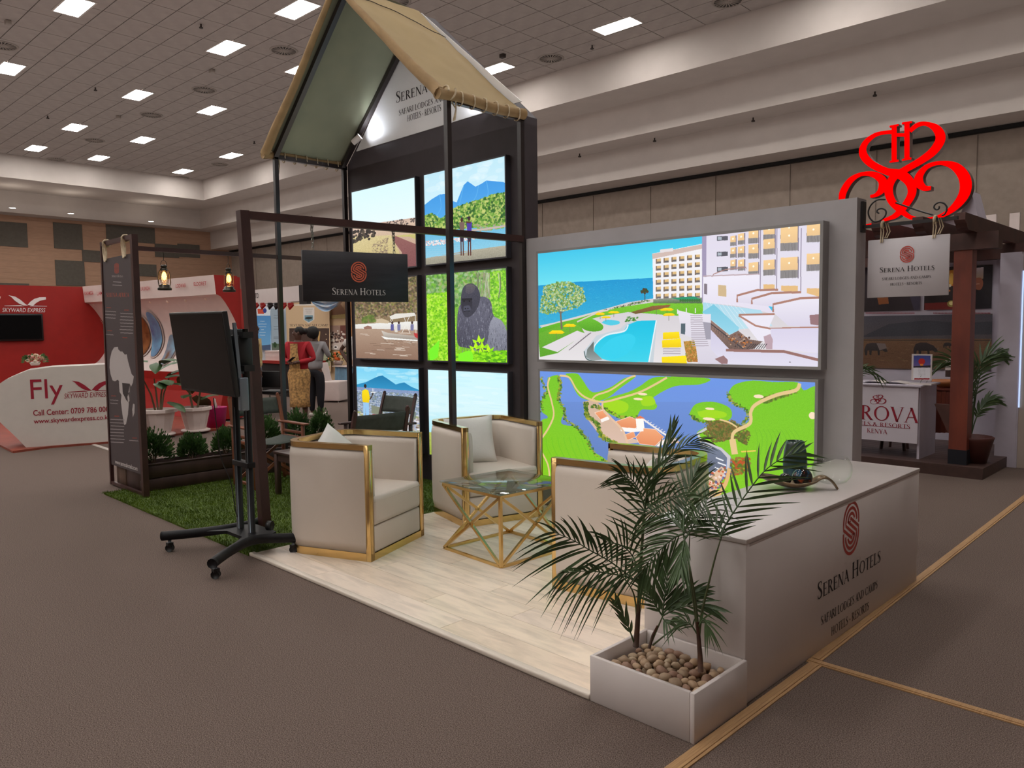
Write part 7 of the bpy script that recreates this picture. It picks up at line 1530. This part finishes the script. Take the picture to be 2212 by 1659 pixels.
# things on the desk
t = thing('sign_holder', 'upright white acrylic holder with a balloon leaflet on the desk', 'sign holder', PL(1990,826,(0,dk.y+.1,0),(0,1,0)))
brd('card', 1969, 765, 2013, 822, dk.y+.1, M_white, t, .012)
def ph(pr): pr.poly([(1973,768),(2010,768),(2010,792),(1973,792)], (50,66,140), (110,90,150)); pr.blob(1991,781,7,7,(190,30,24)); pr.poly([(1987,786),(1995,786),(1993,793),(1989,793)], (240,140,60)); pr.poly([(1973,791),(2010,789),(2010,794),(1973,794)], (40,30,44)); [pr.line([(1991-8,797+k*3),(1991+8,797+k*3)], 1.5, (176,176,184)) for k in range(6)]; pr.poly([(1975,817),(2008,817),(2008,820),(1975,820)], (150,20,30))
printed('leaflet', 1973, 768, 2010, 821, dk.y+.095, (232,230,236), ph, t, 110, 160); mb = MB(); q = PL(1990,826,(0,dk.y+.08,0),(0,1,0)); mb.box((q.x-.12, dk.y+.02, zd+.005), (q.x+.12, dk.y+.18, zd+.02)); obj('foot', mb, M_white, t, True)
t = thing('open_book', 'open white book lying on the right stand desk', 'book', PL(1920,828,(0,dk.y+.15,0),(0,1,0)))
for s_ in (-1, 1):
    q = PL(1915,828,(0,dk.y+.15,0),(0,1,0)); mb = MB(); mb.grid(lambda u, v: (q.x+s_*u*.24, dk.y+.03+.24*v, zd+.008+.03*math.sin(u*math.pi)*(1-u*.5)), 8, 2); obj('page_block', mb, M_white, t, True)
t = thing('small_sign', 'small white card standing beside the pergola post', 'card', PY(2050, 812, 10.2)); brd('card', 2042, 774, 2062, 800, 10.2, M_white, t, .02); brd('stand', 2042, 800, 2060, 814, 10.2, M_dark, t, .02)
t = thing('wooden_sideboard', 'reddish wooden sideboard between the desk and the pergola post', 'sideboard', PY(2040, 935, 9.9)); 
for k in range(5): brd('plank', 2012+k*10.4, 842, 2021.8+k*10.4, 935, 9.9, M_perg, t, .3)
brd('top', 2010, 838, 2066, 843, 9.88, M_perg, t, .36)
t_ = PY(2043, 836, 9.98); mb = MB(); mb.lathe([(0,0),(.08,.0),(.15,.05),(.16,.09),(.14,.085),(.06,.02),(0,.02)], 20); single('wooden_bowl', mb, mat('bowl_wood', (176,110,66), .5), 'light wooden bowl on the reddish sideboard', 'bowl', loc=(t_.x, t_.y, PY(2040,838,9.88).z))
# stool legs under the desk
t = thing('stool', 'brown stool showing its legs under the white desk', 'stool', PZ(1908,978,ZP)+Vector((0,.30,0))); 
for dx, dy in ((-.13,0),(.13,0),(-.1,.2),(.1,.2)): mb = MB(); mb.tube([(dx,dy,0),(dx*.7,dy*.8,.42)], .02, 8); obj('leg', mb, M_pergd, t)
mb = MB(); mb.lathe([(0,.44),(.18,.44),(.19,.46),(.18,.48),(0,.48)], 20); obj('seat', mb, M_pergd, t)
# brochure rack
rk = PZ(2150,960,ZP); Yk = rk.y+.5
t = thing('brochure_rack', 'white tiered brochure rack with magazines beside the right partition', 'rack', PY(2150, 955, Yk))
for k, (v0, v1, u0) in enumerate(((697,741,2126),(785,822,2120),(878,905,2118),(935,955,2125))):
    a, b_ = PY(u0, v1, Yk), PY(2180, v1, Yk); zt4 = PY(2150, v0, Yk).z; M = Matrix(); mb = MB(); mb.box((a.x, Yk-.10, a.z-.03), (b_.x, Yk+.14, a.z)); obj('shelf', mb, M_lav, t, True)
    mb = MB(); mb.add([(a.x+.04, Yk-.08, a.z), (b_.x, Yk-.08, a.z), (b_.x, Yk+.1, zt4), (a.x+.10, Yk+.1, zt4)], [(0,1,2,3)]); mg = obj('magazine', mb, mat('mag_%d' % k, ((222,218,222),(190,110,50),(150,104,84),(196,176,170))[k], .4, col2=((206,200,204),(90,60,40),(70,50,44),(170,150,150))[k], scale=7), t, True)
mb = MB(); mb.tube([PY(2128,700,Yk+.12), PY(2122,950,Yk+.12)], .012, 6); obj('upright', mb, M_chain, t, True)
mg0 = PY(2160,722,Yk-.02); mb = MB(); mb.ball((0,0,0), (.10,.01,.05), 12, 8, T(mg0.x+.02, mg0.y-.02, mg0.z)); obj('elephant_print', mb, mat('print_dark', (60,44,44), .6), t, True)
# palm in brown pot
pp = PZ(2103,998,ZP); t = thing('potted_palm', 'tall green palm in a brown pot behind the pergola post', 'palm', pp)
mb = MB(); mb.lathe([(0,0),(.12,0),(.18,.24),(.19,.27),(.175,.28),(.16,.25),(0,.24)], 20); obj('pot', mb, mat('pot_brown', (82,40,34), .5), t)
dP = 8.45
def fr2(pts, L, n=16, w=.02, **k): 
    global P6
    old = P6
    P6 = lambda x, y, d: PD(x, y, d)
    frond(t, pts, dP, dP, L, n=n, w=w, rt=.008, **k); P6 = old
fr2([(2098,940),(2103,880),(2110,820),(2122,780),(2150,765),(2190,778)], .34, t0=.4, spread=40, droop=.3)
fr2([(2098,940),(2100,870),(2096,820),(2080,790),(2050,780),(2012,790)], .32, t0=.4, spread=40, droop=.4)
fr2([(2098,940),(2106,870),(2118,810),(2140,775),(2170,765)], .28, t0=.3, spread=36, droop=.4)
fr2([(2098,940),(2110,900),(2130,870),(2150,862)], .22, t0=.3, spread=36, droop=.4)
fr2([(2098,940),(2092,880),(2095,830),(2100,790)], .22, t0=.3, spread=30, droop=.3)
t = thing('desk_palm', 'dark spiky leaves of a small plant at the left end of the desk', 'plant', PY(1850, 822, dk.y+.5))
dP = PD(1850,822,1).length and 8.35
fr2([(1845,826),(1856,808),(1875,800),(1905,818)], .16, n=8, w=.014, t0=.2, spread=36, droop=.4); fr2([(1845,826),(1850,805),(1858,795),(1880,794)], .14, n=8, w=.014, t0=.2, spread=36, droop=.3)
# big red lit sign on top
Yl = 9.75; sx = .24107
def kf(a, b_): p = PY(1780+a*sx, 240+b_*sx, Yl); return (p.x, p.z)
c0 = kf(0, 0)
t = thing('roof_sign', 'large glowing red knot shaped sign above the right hotel stand', 'sign', (kf(690,500)[0], Yl, kf(690,960)[1]))
M_rl = mat('red_glow', (255,14,6), .9, var=0, emit=1.0); M_rl.node_tree.nodes['Principled BSDF'].inputs['Base Color'].default_value = (.2, 0, 0, 1); M_rl.node_tree.nodes['Principled BSDF'].inputs['Emission Color'].default_value = (1, .0, .0, 1); M_rl.node_tree.nodes['Principled BSDF'].inputs['Specular IOR Level'].default_value = 0; M_rs = mat('sign_side', (110,92,84), .5)
ML_ = frameM((0, Yl, 0), (1,0,0), (0,0,1))
fxk = lambda a, b_: kf(a, b_)
o = knot(fxk, ML_, .10, 'channel', M_rs, t); knot(fxk, ML_ @ T(0,0,.006), 0, 'glowing_face', M_rl, t)
mb = MB(); q = [kf(1290,700), kf(1370,1010), kf(560,1060), kf(560,1000), kf(1180,940)]
mb.prism([(x, z) for x, z in q][::-1], -.5, -.12, ML_); obj('base_box', mb, M_lav, t, True)
for (u0, v0, u1, lb_) in ((2108, 467, 2152, 'pale upright board seen beyond the pergola rafters, nearer the red sign'), (2181, 461, 2203, 'narrow pale board beyond the rafters near the right edge')):
    q0, q1 = PY(u0, v0, 13.5), PY(u1, v0, 13.5); mb = MB(); mb.box((q0.x, 13.5, 0), (q1.x, 13.55, q0.z)); single('far_board', mb, M_sw, lb_, 'board', 'pale boards beyond the pergola')
